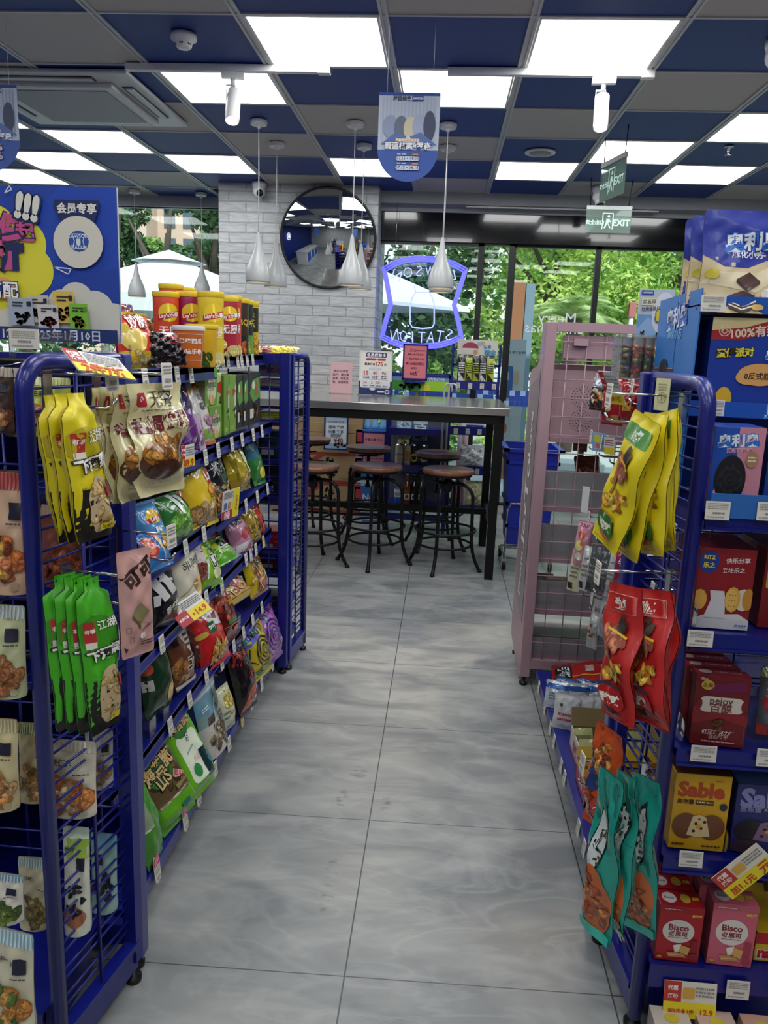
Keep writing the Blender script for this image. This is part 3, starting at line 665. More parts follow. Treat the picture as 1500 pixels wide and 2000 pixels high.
# pink display rack
PK = mat('pink_powder_coat', '#a98a92', .45, coat=.1); PKD = mat('dark_glossy_panel', '#6f6466', .25); SHG = mat('grey_shelf_underside', '#8e8c8e', .55)
r = empty('display_rack', (.80, 3.38, 0), 'pink metal display rack with a wire back and lettering down its side', 'display rack'); ox, oy = .80, 3.38
x0, x1, y0, y1, zt = .392, 1.22, 3.15, 3.60, 1.523
m = MB(); m.box((x0-ox, y0-oy, .04), (x0+.042-ox, y0+.03-oy, zt), bev=.003); m.box((x1-.04-ox, y0-oy, .04), (x1-ox, y0+.03-oy, zt), bev=.003)
m.box((x0+.042-ox, y0-oy, zt-.035), (x1-.04-ox, y0+.03-oy, zt)); m.box((x0+.042-ox, y0-oy, .08), (x1-.04-ox, y0+.03-oy, .12)); pt(m, 'frame', PK, r)
# side panels: pink border with a dark clear-fronted sheet and white words
sd = MB(); P = [(0, .02), (.0, zt), (.05, zt), (.05, 1.36), (.09, 1.335), (.20, 1.32), (.20, .06), (.05, .02)]
P = [(0, .02), (0, zt), (.06, zt), (.085, 1.38), (.12, 1.35), (.25, 1.33), (.29, 1.30), (.29, .16), (.29, .07)]; P = [(a*1.5, b) for a, b in P]
n = len(P)
for xx, nm in ((x0, 'side_panel'), (x1-.018, 'side_panel')):
    s = MB(); s.add([(xx-ox, y0+.03+a-oy, b) for a, b in P]+[(xx+.018-ox, y0+.03+a-oy, b) for a, b in P], [tuple(range(n)), tuple(range(2*n-1, n-1, -1))]+[(i, n+i, n+(i+1) % n, (i+1) % n) for i in range(n)])
    so = pt(s, nm, PK, r)
    if xx == x0:
        g = MB(); g.add([(xx-.0015-ox, y0+.07-oy, .26), (xx-.0015-ox, y0+.40-oy, .30), (xx-.0015-ox, y0+.40-oy, 1.26), (xx-.0015-ox, y0+.16-oy, 1.30), (xx-.0015-ox, y0+.07-oy, 1.34)], [(0,1,2,3,4)], '#8d8084')
        for word, zc, hh in (('From', .44, .10), ('Joy', .66, .12), ('To', .86, .09), ('Love', 1.06, .11)):
            vs, fs, tw, th = textflat(word, .02); k = .17/max(tw, .1) if tw > 1.6 else hh/th*.9
            k = min(.16/th, .20/tw)
            g.add([(xx-.003-ox, y0+.235-oy+y*k*1.0, zc+x*k) for x, y in vs], fs, '#f3eef0')
        pt(g, 'lettering', CARD, so)
m = MB()
for z in [.2+.0735*i for i in range(18)]: m.tube([(x0+.04-ox, y0+.006-oy, z), (x1-.04-ox, y0+.006-oy, z)], .0022, n=5)
x = x0+.09
while x < x1-.05: m.tube([(x-ox, y0+.011-oy, .1), (x-ox, y0+.011-oy, zt-.03)], .0022, n=5); x += .0735
pt(m, 'wire_grid', PK, r)
# upper cabinet with speaker holes and trays below
m = MB(); m.box((x0+.05-ox, y0+.05-oy, 1.07), (x1-.05-ox, y0+.09-oy, 1.34)); m.box((x0+.05-ox, y0+.09-oy, 1.34), (x1-.05-ox, y0+.32-oy, 1.36)); m.box((x0+.075-ox, y0+.02-oy, 1.385), (x1-.075-ox, y0+.05-oy, 1.475), bev=.003)
m.box((x0+.11-ox, y0-.004-oy, 1.435), (x0+.165-ox, y0+.02-oy, 1.462)); m.box((x0+.05-ox, y0+.03-oy, 1.05), (x1-.05-ox, y0+.42-oy, 1.07)); m.box((x0+.03-ox, y0+.03-oy, 1.495), (x1-.03-ox, y0+.3-oy, 1.515)); pt(m, 'cabinet', PK, r)
for cz in (1.235, 1.14):
    for cx_ in (x0+.17, x0+.45):
        m = MB()
        for ring, nn in ((.009, 4), (.020, 10), (.031, 16), (.042, 22)):
            for i in range(nn): a = 2*PI*i/nn; m.ell((cx_+ring*math.cos(a)-ox, y0+.0495-oy, cz+ring*math.sin(a)), .0022, .0012, .0022, nu=6, nv=4)
        o = pt(m, 'speaker_holes', BLACKP, r); o['kind'] = 'stuff'
for z0_, z1_ in ((.79, .93), (.57, .70), (.34, .46), (.13, .205)):
    m = MB(); m.box((x0+.04-ox, y0+.05-oy, z0_), (x1-.04-ox, y0+.06-oy, z1_), 1); m.box((x0+.04-ox, y0+.05-oy, z0_-.03), (x1-.04-ox, y0+.42-oy, z0_), 0); m.add([(x0+.04-ox, y0+.07-oy, z1_), (x1-.04-ox, y0+.07-oy, z1_), (x1-.04-ox, y0+.42-oy, z0_+.02), (x0+.04-ox, y0+.42-oy, z0_+.02)], [(0,1,2,3)], 1)
    o = m.build('shelf', [PK, SHG], r)
feet(r, [(x0+.02-ox, y0+.02-oy), (x0+.02-ox, y1-.08-oy), (x1-.02-ox, y0+.02-oy)])

# high table
STEEL = mat('brushed_steel_top', '#c4c2bc', .17, .85, bump=.02, bscale=200); STEELE = mat('steel_edge', '#8f8b84', .3, .8)
tx0, tx1, ty0, ty1, tz = -1.42, .408, 4.70, 5.66, 1.075
r = empty('high_table', ((tx0+tx1)/2, (ty0+ty1)/2, 0), 'high bar table with a shiny steel top and black metal frame', 'table'); ox, oy = r.location.x, r.location.y
m = MB(); m.box((tx0-ox, ty0-oy, tz-.045), (tx1-ox, ty1-oy, tz), bev=.003); pt(m, 'tabletop', STEEL, r)
m = MB()
for y_ in (ty0+.05, ty1-.05): m.box((tx0+.05-ox, y_-.025-oy, tz-.1), (tx1-.05-ox, y_+.025-oy, tz-.045))
for x_ in (tx0+.05, tx1-.05): m.box((x_-.025-ox, ty0+.05-oy, tz-.1), (x_+.025-ox, ty1-.05-oy, tz-.045)); m.box((x_-.02-ox, ty0+.05-oy, .29), (x_+.02-ox, ty1-.05-oy, .33))
m.box((tx0+.05-ox, ty1-.3-oy, .285), (tx1-.05-ox, ty1-.26-oy, .325)); pt(m, 'frame', DARKM, r)
for x_ in (tx0+.06, tx1-.06):
    for y_ in (ty0+.05, ty1-.05): pt(MB().box((x_-.026-ox, y_-.026-oy, 0), (x_+.026-ox, y_+.026-oy, tz-.1)), 'leg', DARKM, r)

# bar stools
WOOD = mat('stool_wood', '#7a4a33', .35, coat=.3)
N = WOOD.node_tree.nodes; L = WOOD.node_tree.links; tc = N.new('ShaderNodeTexCoord'); mp = N.new('ShaderNodeMapping'); mp.inputs['Scale'].default_value = (60, 5, 5); wv = N.new('ShaderNodeTexNoise'); wv.inputs['Scale'].default_value = 1
rp = N.new('ShaderNodeValToRGB'); rp.color_ramp.elements[0].color = lin('#54301f'); rp.color_ramp.elements[1].color = lin('#9a6244'); L.new(tc.outputs['Object'], mp.inputs[0]); L.new(mp.outputs[0], wv.inputs[0]); L.new(wv.outputs['Fac'], rp.inputs[0]); L.new(rp.outputs[0], N['Principled BSDF'].inputs['Base Color'])
def stool(loc, rz, label, sz=.66, proto=None):
    r = empty('bar_stool', loc, label, 'bar stool', rz=rz)
    m = MB().lathe([(0, sz-.028), (.160, sz-.028), (.166, sz-.022), (.166, sz-.006), (.162, sz-.001), (.155, sz), (0, sz)], 48); smooth_sharp(pt(m, 'seat', WOOD, r), 50)
    m = MB().lathe([(0, sz-.042), (.155, sz-.042), (.157, sz-.028), (0, sz-.028)], 48); smooth_sharp(pt(m, 'seat_rim', DARKM, r), 50)
    m = MB().lathe([(.012, .40), (.012, .5), (.032, .52), (.034, .575), (.022, .59), (.013, .595), (.013, sz-.075), (.03, sz-.06), (.05, sz-.042)], 20); m.tube([(-.07, 0, min(.63, sz-.055)), (.07, 0, min(.63, sz-.055))], .006); m.tube([(0,0,.40), (0,0,.42)], .02); pt(m, 'screw_post', DARKM, r)
    for k in range(4):
        a = PI/4+k*PI/2; c, s = math.cos(a), math.sin(a); pts = [(.02, .565)]
        for i in range(9): t = PI/2*i/8; pts.append((.085+.088*math.sin(t), .475+.09*math.cos(t)))
        pts += [(.174, .40), (.176, .30), (.18, .2), (.19, .13), (.212, .065), (.24, .015), (.245, .008)]
        m = MB().tube([(p*c, p*s, z) for p, z in pts], .0115, n=10); m.lathe([(.014, 0), (.016, .004), (.014, .018)], 12, 0, (.245*c, .245*s, 0)); pt(m, 'leg', DARKM, r)
    for z, rr in ((.262, .195), (.165, .172)):
        pt(MB().tube([(rr*math.cos(2*PI*i/40), rr*math.sin(2*PI*i/40), z) for i in range(40)], .008, n=8, closed=True), 'foot_ring', DARKM, r)
    return r
stool((-.40, 4.975, 0), .72, 'round wooden bar stool in the front row, in the middle of the aisle view')
stool((.063, 4.955, 0), .50, 'round wooden bar stool in the front row, nearest the table corner leg')
stool((-.80, 4.86, 0), .62, 'round wooden bar stool in the front row, half hidden by the blue rack')
stool((-.515, 5.60, 0), .2, 'round wooden bar stool in the back row, before the pink coconut water notice', .70)
stool((-.005, 5.50, 0), .3, 'round wooden bar stool in the back row, before the beer can shelf', .695)
stool((-.97, 5.66, 0), .75, 'round wooden bar stool in the back row, before the cardboard boxes', .735)

# ceiling things
BULB = mat('warm_bulb', (1, .78, .5), .5, emit=6)
def pendant(loc, zb, label, proto=None):
    r = empty('pendant_lamp', loc, label, 'pendant lamp'); zt = zb-loc[2]
    m = MB().lathe([(.001, 0), (.050, 0), (.052, -.012), (.048, -.026), (.02, -.03), (.008, -.045), (.001, -.045)], 28); smooth_sharp(pt(m, 'ceiling_rose', WHITEP, r), 40)
    pt(MB().tube([(0, 0, -.04), (.002, 0, -.3), (0, 0, zt+.285)], .0028, n=6), 'cord', WHITEP, r)
    prof = [(.006, .30), (.011, .285), (.016, .25), (.023, .21), (.037, .165), (.057, .12), (.073, .075), (.079, .035), (.078, .01), (.076, 0), (.072, 0), (.074, .03), (.066, .08), (.04, .15), (.012, .22)]
    pt(MB().lathe([(a, b+zt) for a, b in prof], 36, cap=False), 'lamp_shade', mat('lamp_white', '#b4b6b6', .35, coat=.2), r)
    pt(MB().lathe([(.0, zt+.012), (.055, zt+.012), (.068, zt+.02), (.05, zt+.04), (0, zt+.05)], 24), 'bulb', BULB, r)
    return r
for cx_, nm in ((-1.183, 'left'), (-.60, 'middle'), (-.048, 'right')):
    for cy_, dp, zb in ((4.955, 'front', 1.772), (5.465, 'back', 1.785)):
        pendant((cx_, cy_, H), zb, {'left': 'white teardrop pendant lamp hanging left of the round mirror', 'middle': 'white teardrop pendant lamp hanging before the round mirror', 'right': 'white teardrop pendant lamp hanging before the neon sign'}[nm]+(', the nearer of the two' if dp == 'front' else ', the farther of the two'))
pendant((-2.852, 7.20, H), 1.785, 'white teardrop pendant lamp at the left window, left of the snack cans')
pendant((-2.255, 7.25, H), 1.815, 'white teardrop pendant lamp at the left window, above the snack cans')
# track spotlights
LENS = mat('spot_lens', (1, .86, .66), .5, emit=9)
def track(label, x0, x1, y, sx):
    r = empty('track_light_rail', ((x0+x1)/2, y, H), label, 'light track'); m = MB(); hx = (x1-x0)/2; m.box((-hx, -.017, -.032), (hx, .017, 0), bev=.002); m.box((-hx+.05, -.004, -.033), (hx-.05, .004, -.0315)); pt(m, 'rail', WHITEP, r); pt(MB().box((hx-.06, -.02, -.036), (hx, .02, 0), bev=.002), 'end_feed', WHITEP, r)
def spot(label, loc, tilt, rz):
    r = empty('spotlight', loc, label, 'spotlight', rz=rz)
    pt(MB().box((-.055, -.017, -.03), (.055, .017, 0), bev=.003), 'adapter', WHITEP, r)
    m = MB().tube([(0, 0, -.03), (0, 0, -.06)], .011); m.box((-.034, -.004, -.14), (-.03, .004, -.055)); m.box((-.034, -.006, -.062), (.012, .006, -.056)); pt(m, 'bracket', WHITEP, r)
    Mx = rotm(tilt, 0, 0); h = MB().lathe([(0, .085), (.030, .085), (.0345, .08), (.0345, -.085), (.031, -.085), (.029, -.07), (0, -.07)], 32, 0, (0, 0, -.15), Mx); hd = pt(h, 'lamp_head', WHITEP, r); smooth_sharp(hd, 40)
    pt(MB().lathe([(0, -.072), (.0285, -.072)], 28, 0, (0, 0, -.15), Mx, cap=False), 'lens', LENS, hd)
    ld = bpy.data.lights.new('spot_beam', 'SPOT'); ld.energy = 60; ld.color = (1, .80, .56); ld.spot_size = math.radians(52); ld.spot_blend = .6; ld.shadow_soft_size = .03
    lo = bpy.data.objects.new('spot_beam', ld); sc.collection.objects.link(lo); lo.parent = hd; q = Mx @ Vector((0, 0, -.09)); lo.location = (q.x, q.y, q.z-.15); lo.rotation_euler = (tilt, 0, 0)
track('white ceiling light track carrying the left spotlight', -1.62, -.615, 4.03, 0)
track('white ceiling light track carrying the right spotlight', -.055, .905, 4.03, 0)
p = aty(455, 150, 4.03); spot('white cylinder spotlight on the left ceiling track, glowing warm', (p.x, 4.03, H-.032), -.42, .12)
p = aty(1180, 155, 4.03); spot('white cylinder spotlight on the right ceiling track, glowing warm', (p.x, 4.03, H-.032), -.38, -.1)
# ceiling cassette
ACW = mat('ac_white', '#c4c5c5', .4); ACG = mat('ac_grille', '#8d8f94', .5, bump=.3, bscale=500)
r = empty('air_conditioner', (-2.12, 4.575, H), 'white square ceiling cassette air conditioner at upper left', 'air conditioner')
m = MB(); m.box((-.475, -.475, -.022), (.475, .475, 0), bev=.012); m.box((-.34, -.34, -.048), (.34, .34, -.02), bev=.012); pt(m, 'housing', ACW, r)
pt(MB().box((-.285, -.285, -.052), (.285, .285, -.047), bev=.002), 'intake_grille', ACG, r)
for k in range(4):
    Mz = rotm(0, 0, k*PI/2); m = MB(); m.box((-.27, -.425, -.026), (.27, -.365, -.012), 1, Mz); m.box((-.265, -.42, -.034), (.265, -.385, -.024), 0, Mz @ rotm(.0, 0, 0)); o = m.build('louvre', [mat('ac_flap', '#a9abad', .35), BLACKP], r)
# smoke detector, speaker, sprinkler, cameras
r = empty('smoke_detector', (-1.21, 3.665, H), 'white smoke detector on a blue ceiling tile', 'smoke detector'); pt(MB().lathe([(0, 0), (.056, 0), (.058, -.012), (.056, -.022), (.04, -.03), (.034, -.05), (.028, -.056), (0, -.056)], 32), 'housing', WHITEP, r)
m = MB(); [m.box((-.008, -.0365, -.046), (.008, -.03, -.034), 0, rotm(0, 0, k*PI/3)) for k in range(6)]; pt(m, 'vent', BLACKP, r)
r = empty('ceiling_speaker', (.561, 5.566, H), 'flat round ceiling speaker on a blue tile', 'speaker'); pt(MB().lathe([(0, -.008), (.07, -.008), (.085, -.012), (.10, -.008), (.104, 0), (0, 0)], 40), 'rim', WHITEP, r); pt(MB().lathe([(0, -.013), (.07, -.0135), (.072, -.008), (0, -.008)], 36), 'grille', mat('speaker_mesh', '#a8aaac', .6, bump=.5, bscale=900), r)
r = empty('sprinkler', (1.70, 5.34, H), 'chrome fire sprinkler head on the ceiling at right', 'sprinkler'); pt(MB().lathe([(0, 0), (.03, 0), (.03, -.004), (.009, -.008), (.009, -.03), (.005, -.05), (0, -.05)], 16), 'body', CHROME, r); pt(MB().lathe([(0, -.052), (.022, -.052), (.022, -.049), (0, -.049)], 16), 'deflector', CHROME, r)
def cctv(label, loc, aim, k=1.0):
    r = empty('security_camera', loc, label, 'security camera'); d = Vector(aim).normalized(); q = d.to_track_quat('Z', 'Y').to_matrix()
    pt(MB().lathe([(0, 0), (.05*k, 0), (.052*k, -.02*k), (.044*k, -.045*k), (0, -.045*k)], 28), 'mount', WHITEP, r)
    m = MB().ell((0, 0, -.065*k), .046*k, .046*k, .046*k, 0, 24, 16); m.lathe([(.03*k, .0), (.034*k, .05*k), (.028*k, .056*k)], 24, 0, (0, 0, -.065*k), q); b = pt(m, 'camera_ball', WHITEP, r)
    pt(MB().lathe([(0, .058*k), (.026*k, .058*k), (.026*k, .05*k)], 24, 0, (0, 0, -.065*k), q), 'lens', BLACKP, b)
cctv('white dome security camera at the top left corner of the brick pillar', (-1.60, 6.72, H), (.3, -.8, -.35), 1.1)
p = aty(1172, 372, 6.6); cctv('white dome security camera hanging before the entrance soffit', (p.x, 6.6, H), (.1, -.3, -.9), 1.15)
cctv('white dome security camera at the upper right edge of the photo', (1.315, 3.66, H), (.1, -.3, -.9), 1.0)
# round convex mirror
r = empty('convex_mirror', (-1.02, 6.74, 2.283), 'large round convex security mirror with a black rim on the brick pillar', 'mirror')
Mx = rotm(PI/2+.11, 0, 0); RR = .397; SG = .052; prof = [(RR*i/24, SG*(1-(i/24)**2)) for i in range(24, -1, -1)]
pt(MB().lathe(prof, 72, 0, (0, 0, 0), Mx, cap=False), 'mirror_glass', mat('mirror_silver', '#d9dcdc', .015, 1), r)
pt(MB().lathe([(.396, -.010), (.405, -.010), (.408, -.004), (.406, .002), (.401, .005), (.396, .003)], 72, 0, (0, 0, 0), Mx), 'rim', BLACKP, r)
# ================================================================ outside
PAVE = mat('outside_paving', '#b9bdb9', .8, var=.15, bscale=1.5)
struct(MB().box((-40, 7.75, -.12), (40, 60, -.05)).build('ground', PAVE))
struct(MB().box((-5.4, 7.56, -.12), (3.6, 8.6, -.02)).build('trim_6', mat('step_stone', '#c4c7c4', .7, var=.1, bscale=6)))
LEAF = {}
def leafmat(n, a, b_):
    m = mat(n, a, .5); N = m.node_tree.nodes; L = m.node_tree.links; g = N.new('ShaderNodeNewGeometry'); tc = N.new('ShaderNodeTexCoord'); nz = N.new('ShaderNodeTexNoise'); nz.inputs['Scale'].default_value = 1.6; nz.inputs['Detail'].default_value = 4
    L.new(tc.outputs['Object'], nz.inputs['Vector']); r = N.new('ShaderNodeValToRGB'); r.color_ramp.elements[0].position = .38; r.color_ramp.elements[1].position = .62; r.color_ramp.elements[0].color = lin(a); r.color_ramp.elements[1].color = lin(b_)
    L.new(nz.outputs['Fac'], r.inputs[0]); L.new(r.outputs[0], N['Principled BSDF'].inputs['Base Color'])
    t = N.new('ShaderNodeBsdfTranslucent'); L.new(r.outputs[0], t.inputs[0]); x = N.new('ShaderNodeMixShader'); x.inputs[0].default_value = .35; L.new(N['Principled BSDF'].outputs[0], x.inputs[1]); L.new(t.outputs[0], x.inputs[2]); L.new(x.outputs[0], N['Material Output'].inputs[0]); return m
DKL = leafmat('dark_leaf', '#3a5a3a', '#6f9460'); BRL = leafmat('bright_leaf', '#7fae48', '#d8ea84'); MDL = leafmat('mid_leaf', '#5f8f48', '#b8d67e'); PML = leafmat('palm_leaf', '#8fae68', '#d4e4a0')
BARK = mat('bark', '#5b5045', .85, bump=.5, bscale=20)
def crown(cx, cz, rx, rz, ry, n, ls, seed, clumps=26):
    rg = random.Random(seed); m = MB(); cl = []
    for i in range(clumps):
        while True:
            p = Vector((rg.uniform(-1, 1), rg.uniform(-1, 1), rg.uniform(-1, 1)))
            if p.length < 1: break
        cl.append((Vector((p.x*rx, p.y*ry, p.z*rz)), rg.uniform(.25, .42)))
    for i in range(n):
        c, k = rg.choice(cl); d = Vector((rg.gauss(0, 1), rg.gauss(0, 1), rg.gauss(0, 1))).normalized()*(k*rg.uniform(.65, 1.05)); p = c+Vector((d.x*rx*.9, d.y*ry*.9, d.z*rz*.8))
        a = Vector((rg.gauss(0, 1), rg.gauss(0, 1), rg.gauss(0, .6))).normalized(); b = a.cross(Vector((rg.gauss(0, 1), rg.gauss(0, 1), rg.gauss(0, 1)))).normalized(); L_ = ls*rg.uniform(.6, 1.3)
        p += Vector((cx, 0, cz)); m.add([p-a*L_, p-b*L_*.45, p+a*L_, p+b*L_*.45], [(0,1,2,3)])
    return m
def tree(label, x, y, h, rx, rz, n, ls, lm, seed, trunk=True, group=None):
    r = empty('leafy_tree', (x, y, -.1), label, 'tree', group)
    if trunk:
        m = MB().tube([(0, 0, 0), (.05, 0, h*.3), (-.04, .03, h*.55), (.05, 0, h*.8)], [.14, .11, .09, .04], n=10)
        for k in range(5): a = k*1.3; m.tube([(0, 0, h*(.35+.07*k)), (math.cos(a)*rx*.35, math.sin(a)*rx*.3, h*(.5+.07*k)), (math.cos(a)*rx*.7, math.sin(a)*rx*.6, h*(.6+.08*k))], [.06, .04, .015], n=7)
        pt(m, 'trunk', BARK, r)
    pt(crown(0, h-rz*.9, rx, rz, rx*.8, n, ls, seed), 'foliage', lm, r); return r
def ptree(label, px, py, Y, rx, rz, n, ls, lm, seed, trunk=True):
    p = aty(px, py, Y); tree(label, p.x, Y, p.z+.1+rz*.9, rx, rz, n, ls, lm, seed, trunk)
ptree('tall dark leafy tree outside the left window, left side', 228, 445, 13.5, .62, .95, 5000, .06, DKL, 1)
ptree('dark leafy tree outside the left window, its crown against the brick pillar', 415, 395, 13.0, .62, .42, 4200, .055, DKL, 2)
ptree('dark leafy branch-like tree across the top of the left window', 320, 372, 12.4, .85, .17, 2600, .05, DKL, 21)
ptree('low dark leafy tree behind the big white patio umbrella, right part', 395, 500, 14.5, .75, .40, 4500, .06, DKL, 3)
ptree('low olive leafy tree behind the big white patio umbrella, left part', 285, 490, 15.2, .60, .22, 3000, .06, MDL, 22)
tree('dark leafy tree outside, hidden left of the promotion board', -7.4, 13.5, 5.6, 1.9, 2.6, 5000, .10, DKL, 31)
tree('dark leafy tree outside, farthest to the left', -10.6, 14.5, 5.6, 1.9, 2.6, 5000, .10, DKL, 32)
tree('dark leafy tree outside behind the neon sign', -.5, 13.8, 5.4, 1.5, 2.7, 9000, .095, DKL, 4)
tree('bright green leafy tree beyond the orange door strip', 2.0, 15.5, 4.9, 1.9, 2.2, 17000, .065, BRL, 5)
tree('bright green leafy tree behind the palm', 4.6, 16.5, 4.9, 2.2, 2.2, 17000, .065, BRL, 6)
tree('pale green leafy tree at the far right of the entrance glass', 7.4, 17.0, 4.6, 2.0, 2.1, 12000, .07, MDL, 7)
tree('mid green tree farther off above the entrance', 3.4, 22.0, 6.4, 4.0, 3.0, 12000, .16, MDL, 8)
def bush(label, x, y, rx, rz, n, lm, seed): r = empty('bush', (x, y, -.1), label, 'bush'); pt(crown(0, rz*.8, rx, rz, rx*.6, n, .05, seed, 14), 'foliage', lm, r)
bush('low green planting outside under the neon sign', -.2, 10.5, .9, .75, 5000, MDL, 11)
bush('low yellow-green bush outside beside the palm', 1.0, 12.4, .9, .5, 3500, BRL, 12)
bush('low green planting outside below the left window', -4.4, 11.8, 1.6, .9, 5000, DKL, 13)
bush('low green bush outside behind the pink rack', 3.6, 13.5, 1.2, .7, 4000, MDL, 14)
# palm
r = empty('palm_tree', (1.92, 12.2, -.1), 'feathery palm tree outside the entrance', 'palm')
pt(MB().tube([(0, 0, 0), (.02, 0, 1.1), (0, 0, 2.05)], [.13, .11, .12], n=14), 'trunk', BARK, r)
rg = random.Random(3)
for k in range(22):
    a = k*2.4+rg.uniform(-.2, .2); el = rg.uniform(.45, 1.35); Lf = rg.uniform(.85, 1.15); m = MB(); pts = []
    for i in range(13):
        t = i/12; rr = Lf*(t*math.cos(el)*.9+.25*t*t*math.sin(el)); zz = 2.0+Lf*(t*math.sin(el)-.62*t*t); pts.append(Vector((rr*math.cos(a), rr*math.sin(a), zz)))
    m.tube(pts, [.014*(1-i/14) for i in range(13)], n=5)
    for i in range(1, 48):
        t = i/48; j = min(11, int(t*12)); f = t*12-j; p = pts[j].lerp(pts[j+1], f); tn = (pts[j+1]-pts[j]).normalized(); sd = tn.cross(Vector((0, 0, 1))).normalized()
        for s in (-1, 1):
            q = p+(sd*s*.8+tn*.65+Vector((0, 0, -.25+.1*rg.random())))*(.26*math.sin(PI*min(1, t*.85+.12))+.03); w = tn*.011; m.add([p-w, p+w, q], [(0,1,2)])
    pt(m, 'frond', PML, r)
# parasols
CLOTH = mat('white_canvas', '#eef1f2', .8, var=.04, bscale=4)
def parasol(label, x, y, ze, R_, rise, sides=8, rz=0, vh=.2):
    r = empty('patio_umbrella', (x, y, -.1), label, 'patio umbrella', rz=rz); z0 = ze+.1; m = MB(); C_ = [(R_*math.cos(2*PI*i/sides), R_*math.sin(2*PI*i/sides)) for i in range(sides)]
    rows = [(1, 0), (.75, rise*.28), (.5, rise*.54), (.25, rise*.78), (.12, rise*.9)]; vs = []
    for k, dz in rows: vs += [(a*k, b*k, z0+dz) for a, b in C_]
    fs = [(i*sides+j, i*sides+(j+1) % sides, (i+1)*sides+(j+1) % sides, (i+1)*sides+j) for i in range(4) for j in range(sides)]+[tuple(4*sides+j for j in range(sides))]
    m.add(vs, fs); pt(m, 'canopy', CLOTH, r)
    m = MB(); m.add([(a*.3, b*.3, z0+rise*.8+.03) for a, b in C_]+[(0, 0, z0+rise+.08)], [(j, (j+1) % sides, sides) for j in range(sides)]); pt(m, 'vent_cap', CLOTH, r)
    m = MB(); m.add([(a, b, z0) for a, b in C_]+[(a*1.0, b*1.0, z0-vh) for a, b in C_], [(j, (j+1) % sides, sides+(j+1) % sides, sides+j) for j in range(sides)]); pt(m, 'valance', CLOTH, r)
    pt(MB().tube([(0, 0, 0), (0, 0, z0+rise)], .03, n=10), 'pole', mat('grey_pole', '#4a4c4f', .4, .5), r)
    for a, b in C_: pt(MB().bar((0, 0, z0+rise*.35), (a*.6, b*.6, z0+rise*.4), .018), 'rib', mat('grey_pole', '#4a4c4f', .4, .5), r)
    pt(MB().lathe([(0, .12), (.28, .12), (.3, .02), (.3, 0), (0, 0)], 24), 'base', mat('grey_pole', '#4a4c4f', .4, .5), r)
parasol('large white patio umbrella outside the left window', -3.67, 10.4, 1.93, 1.62, .56, 8, .39)
parasol('white patio umbrella outside behind the neon sign', -1.42, 9.9, 1.93, 1.72, .62, 4, .12, .04)
# apartment block
BM_ = mat('beige_render', '#cdb3a0', .8, var=.08, bscale=.5); WN = mat('block_window', '#53606c', .3); TR = mat('cream_band', '#e0d3c5', .8)
r = empty('apartment_building', (-13.3, 38, 0), 'beige apartment block far outside the left window', 'building'); m = MB()
m.box((-4.6, 0, 0), (-1.2, 8, 10.6)); m.box((-1.2, 1.5, 0), (2.2, 8, 9.4)); m.box((2.2, .5, 0), (5.0, 8, 7.4)); pt(m, 'wall', BM_, r)
m = MB(); m.box((-4.7, -.15, 10.5), (-1.1, 8, 10.8)); m.box((-1.2, 1.3, 9.3), (2.3, 8, 9.55)); m.box((2.1, .3, 7.3), (5.1, 8, 7.6)); pt(m, 'cornice', TR, r)
for k, (xa, xb, yy, zt_) in enumerate(((-4.4, -1.4, -.02, 10), (-1.0, 2.0, 1.48, 8.8), (2.4, 4.8, .48, 7))):
    z = zt_-1.0
    while z > 3.2:
        x = xa+.15
        while x < xb-.5: pt(MB().box((x, yy-.05, z-.9), (x+.55, yy+.02, z+.1)), 'window', WN, r); x += .95
        z -= 1.5
# orange and blue sign column outside, kerb and low objects
r = empty('sign_column', (.78, 9.2, -.1), 'tall orange and pale blue sign column outside the entrance glass', 'sign'); pt(MB().box((-.1, -.06, 0), (.09, .06, 2.30)), 'orange_board', mat('orange_board', '#a8704e', .6), r); pt(MB().box((.10, -.05, 0), (.2, .05, 2.28)), 'blue_board', mat('pale_blue_board', '#8298a8', .6), r)
r = empty('planter_kerb', (1.6, 10.2, -.1), 'low pale stone kerb outside on the paving', 'kerb'); pt(MB().box((-.9, -.25, 0), (.5, .2, .16)), 'stone', PAVE, r)
def pole(label, x, y, h): r = empty('lamp_post', (x, y, -.1), label, 'post'); pt(MB().tube([(0, 0, 0), (0, 0, h)], .04, n=10), 'post', WHITEP, r); pt(MB().box((-.06, -.06, h), (.06, .06, h+.25), bev=.01), 'lamp_housing', mat('lantern_red', '#a7615d', .5), r)
p = aty(1233, 620, 14.0); pole('slim post with a small red lantern outside, right of the palm', p.x, 14.0, p.z+.1)
# metal railing far outside
r = empty('railing', (0, 14.6, -.1), 'grey metal railing outside behind the bushes', 'railing'); m = MB()
for i in range(70): m.tube([(-1+i*.1, 0, 0), (-1+i*.1, 0, 1.05)], .009, n=5)
m.bar((-1, 0, 1.05), (6, 0, 1.05), .03); m.bar((-1, 0, .15), (6, 0, .15), .03); pt(m, 'bars', mat('railing_grey', '#5d646b', .5), r)
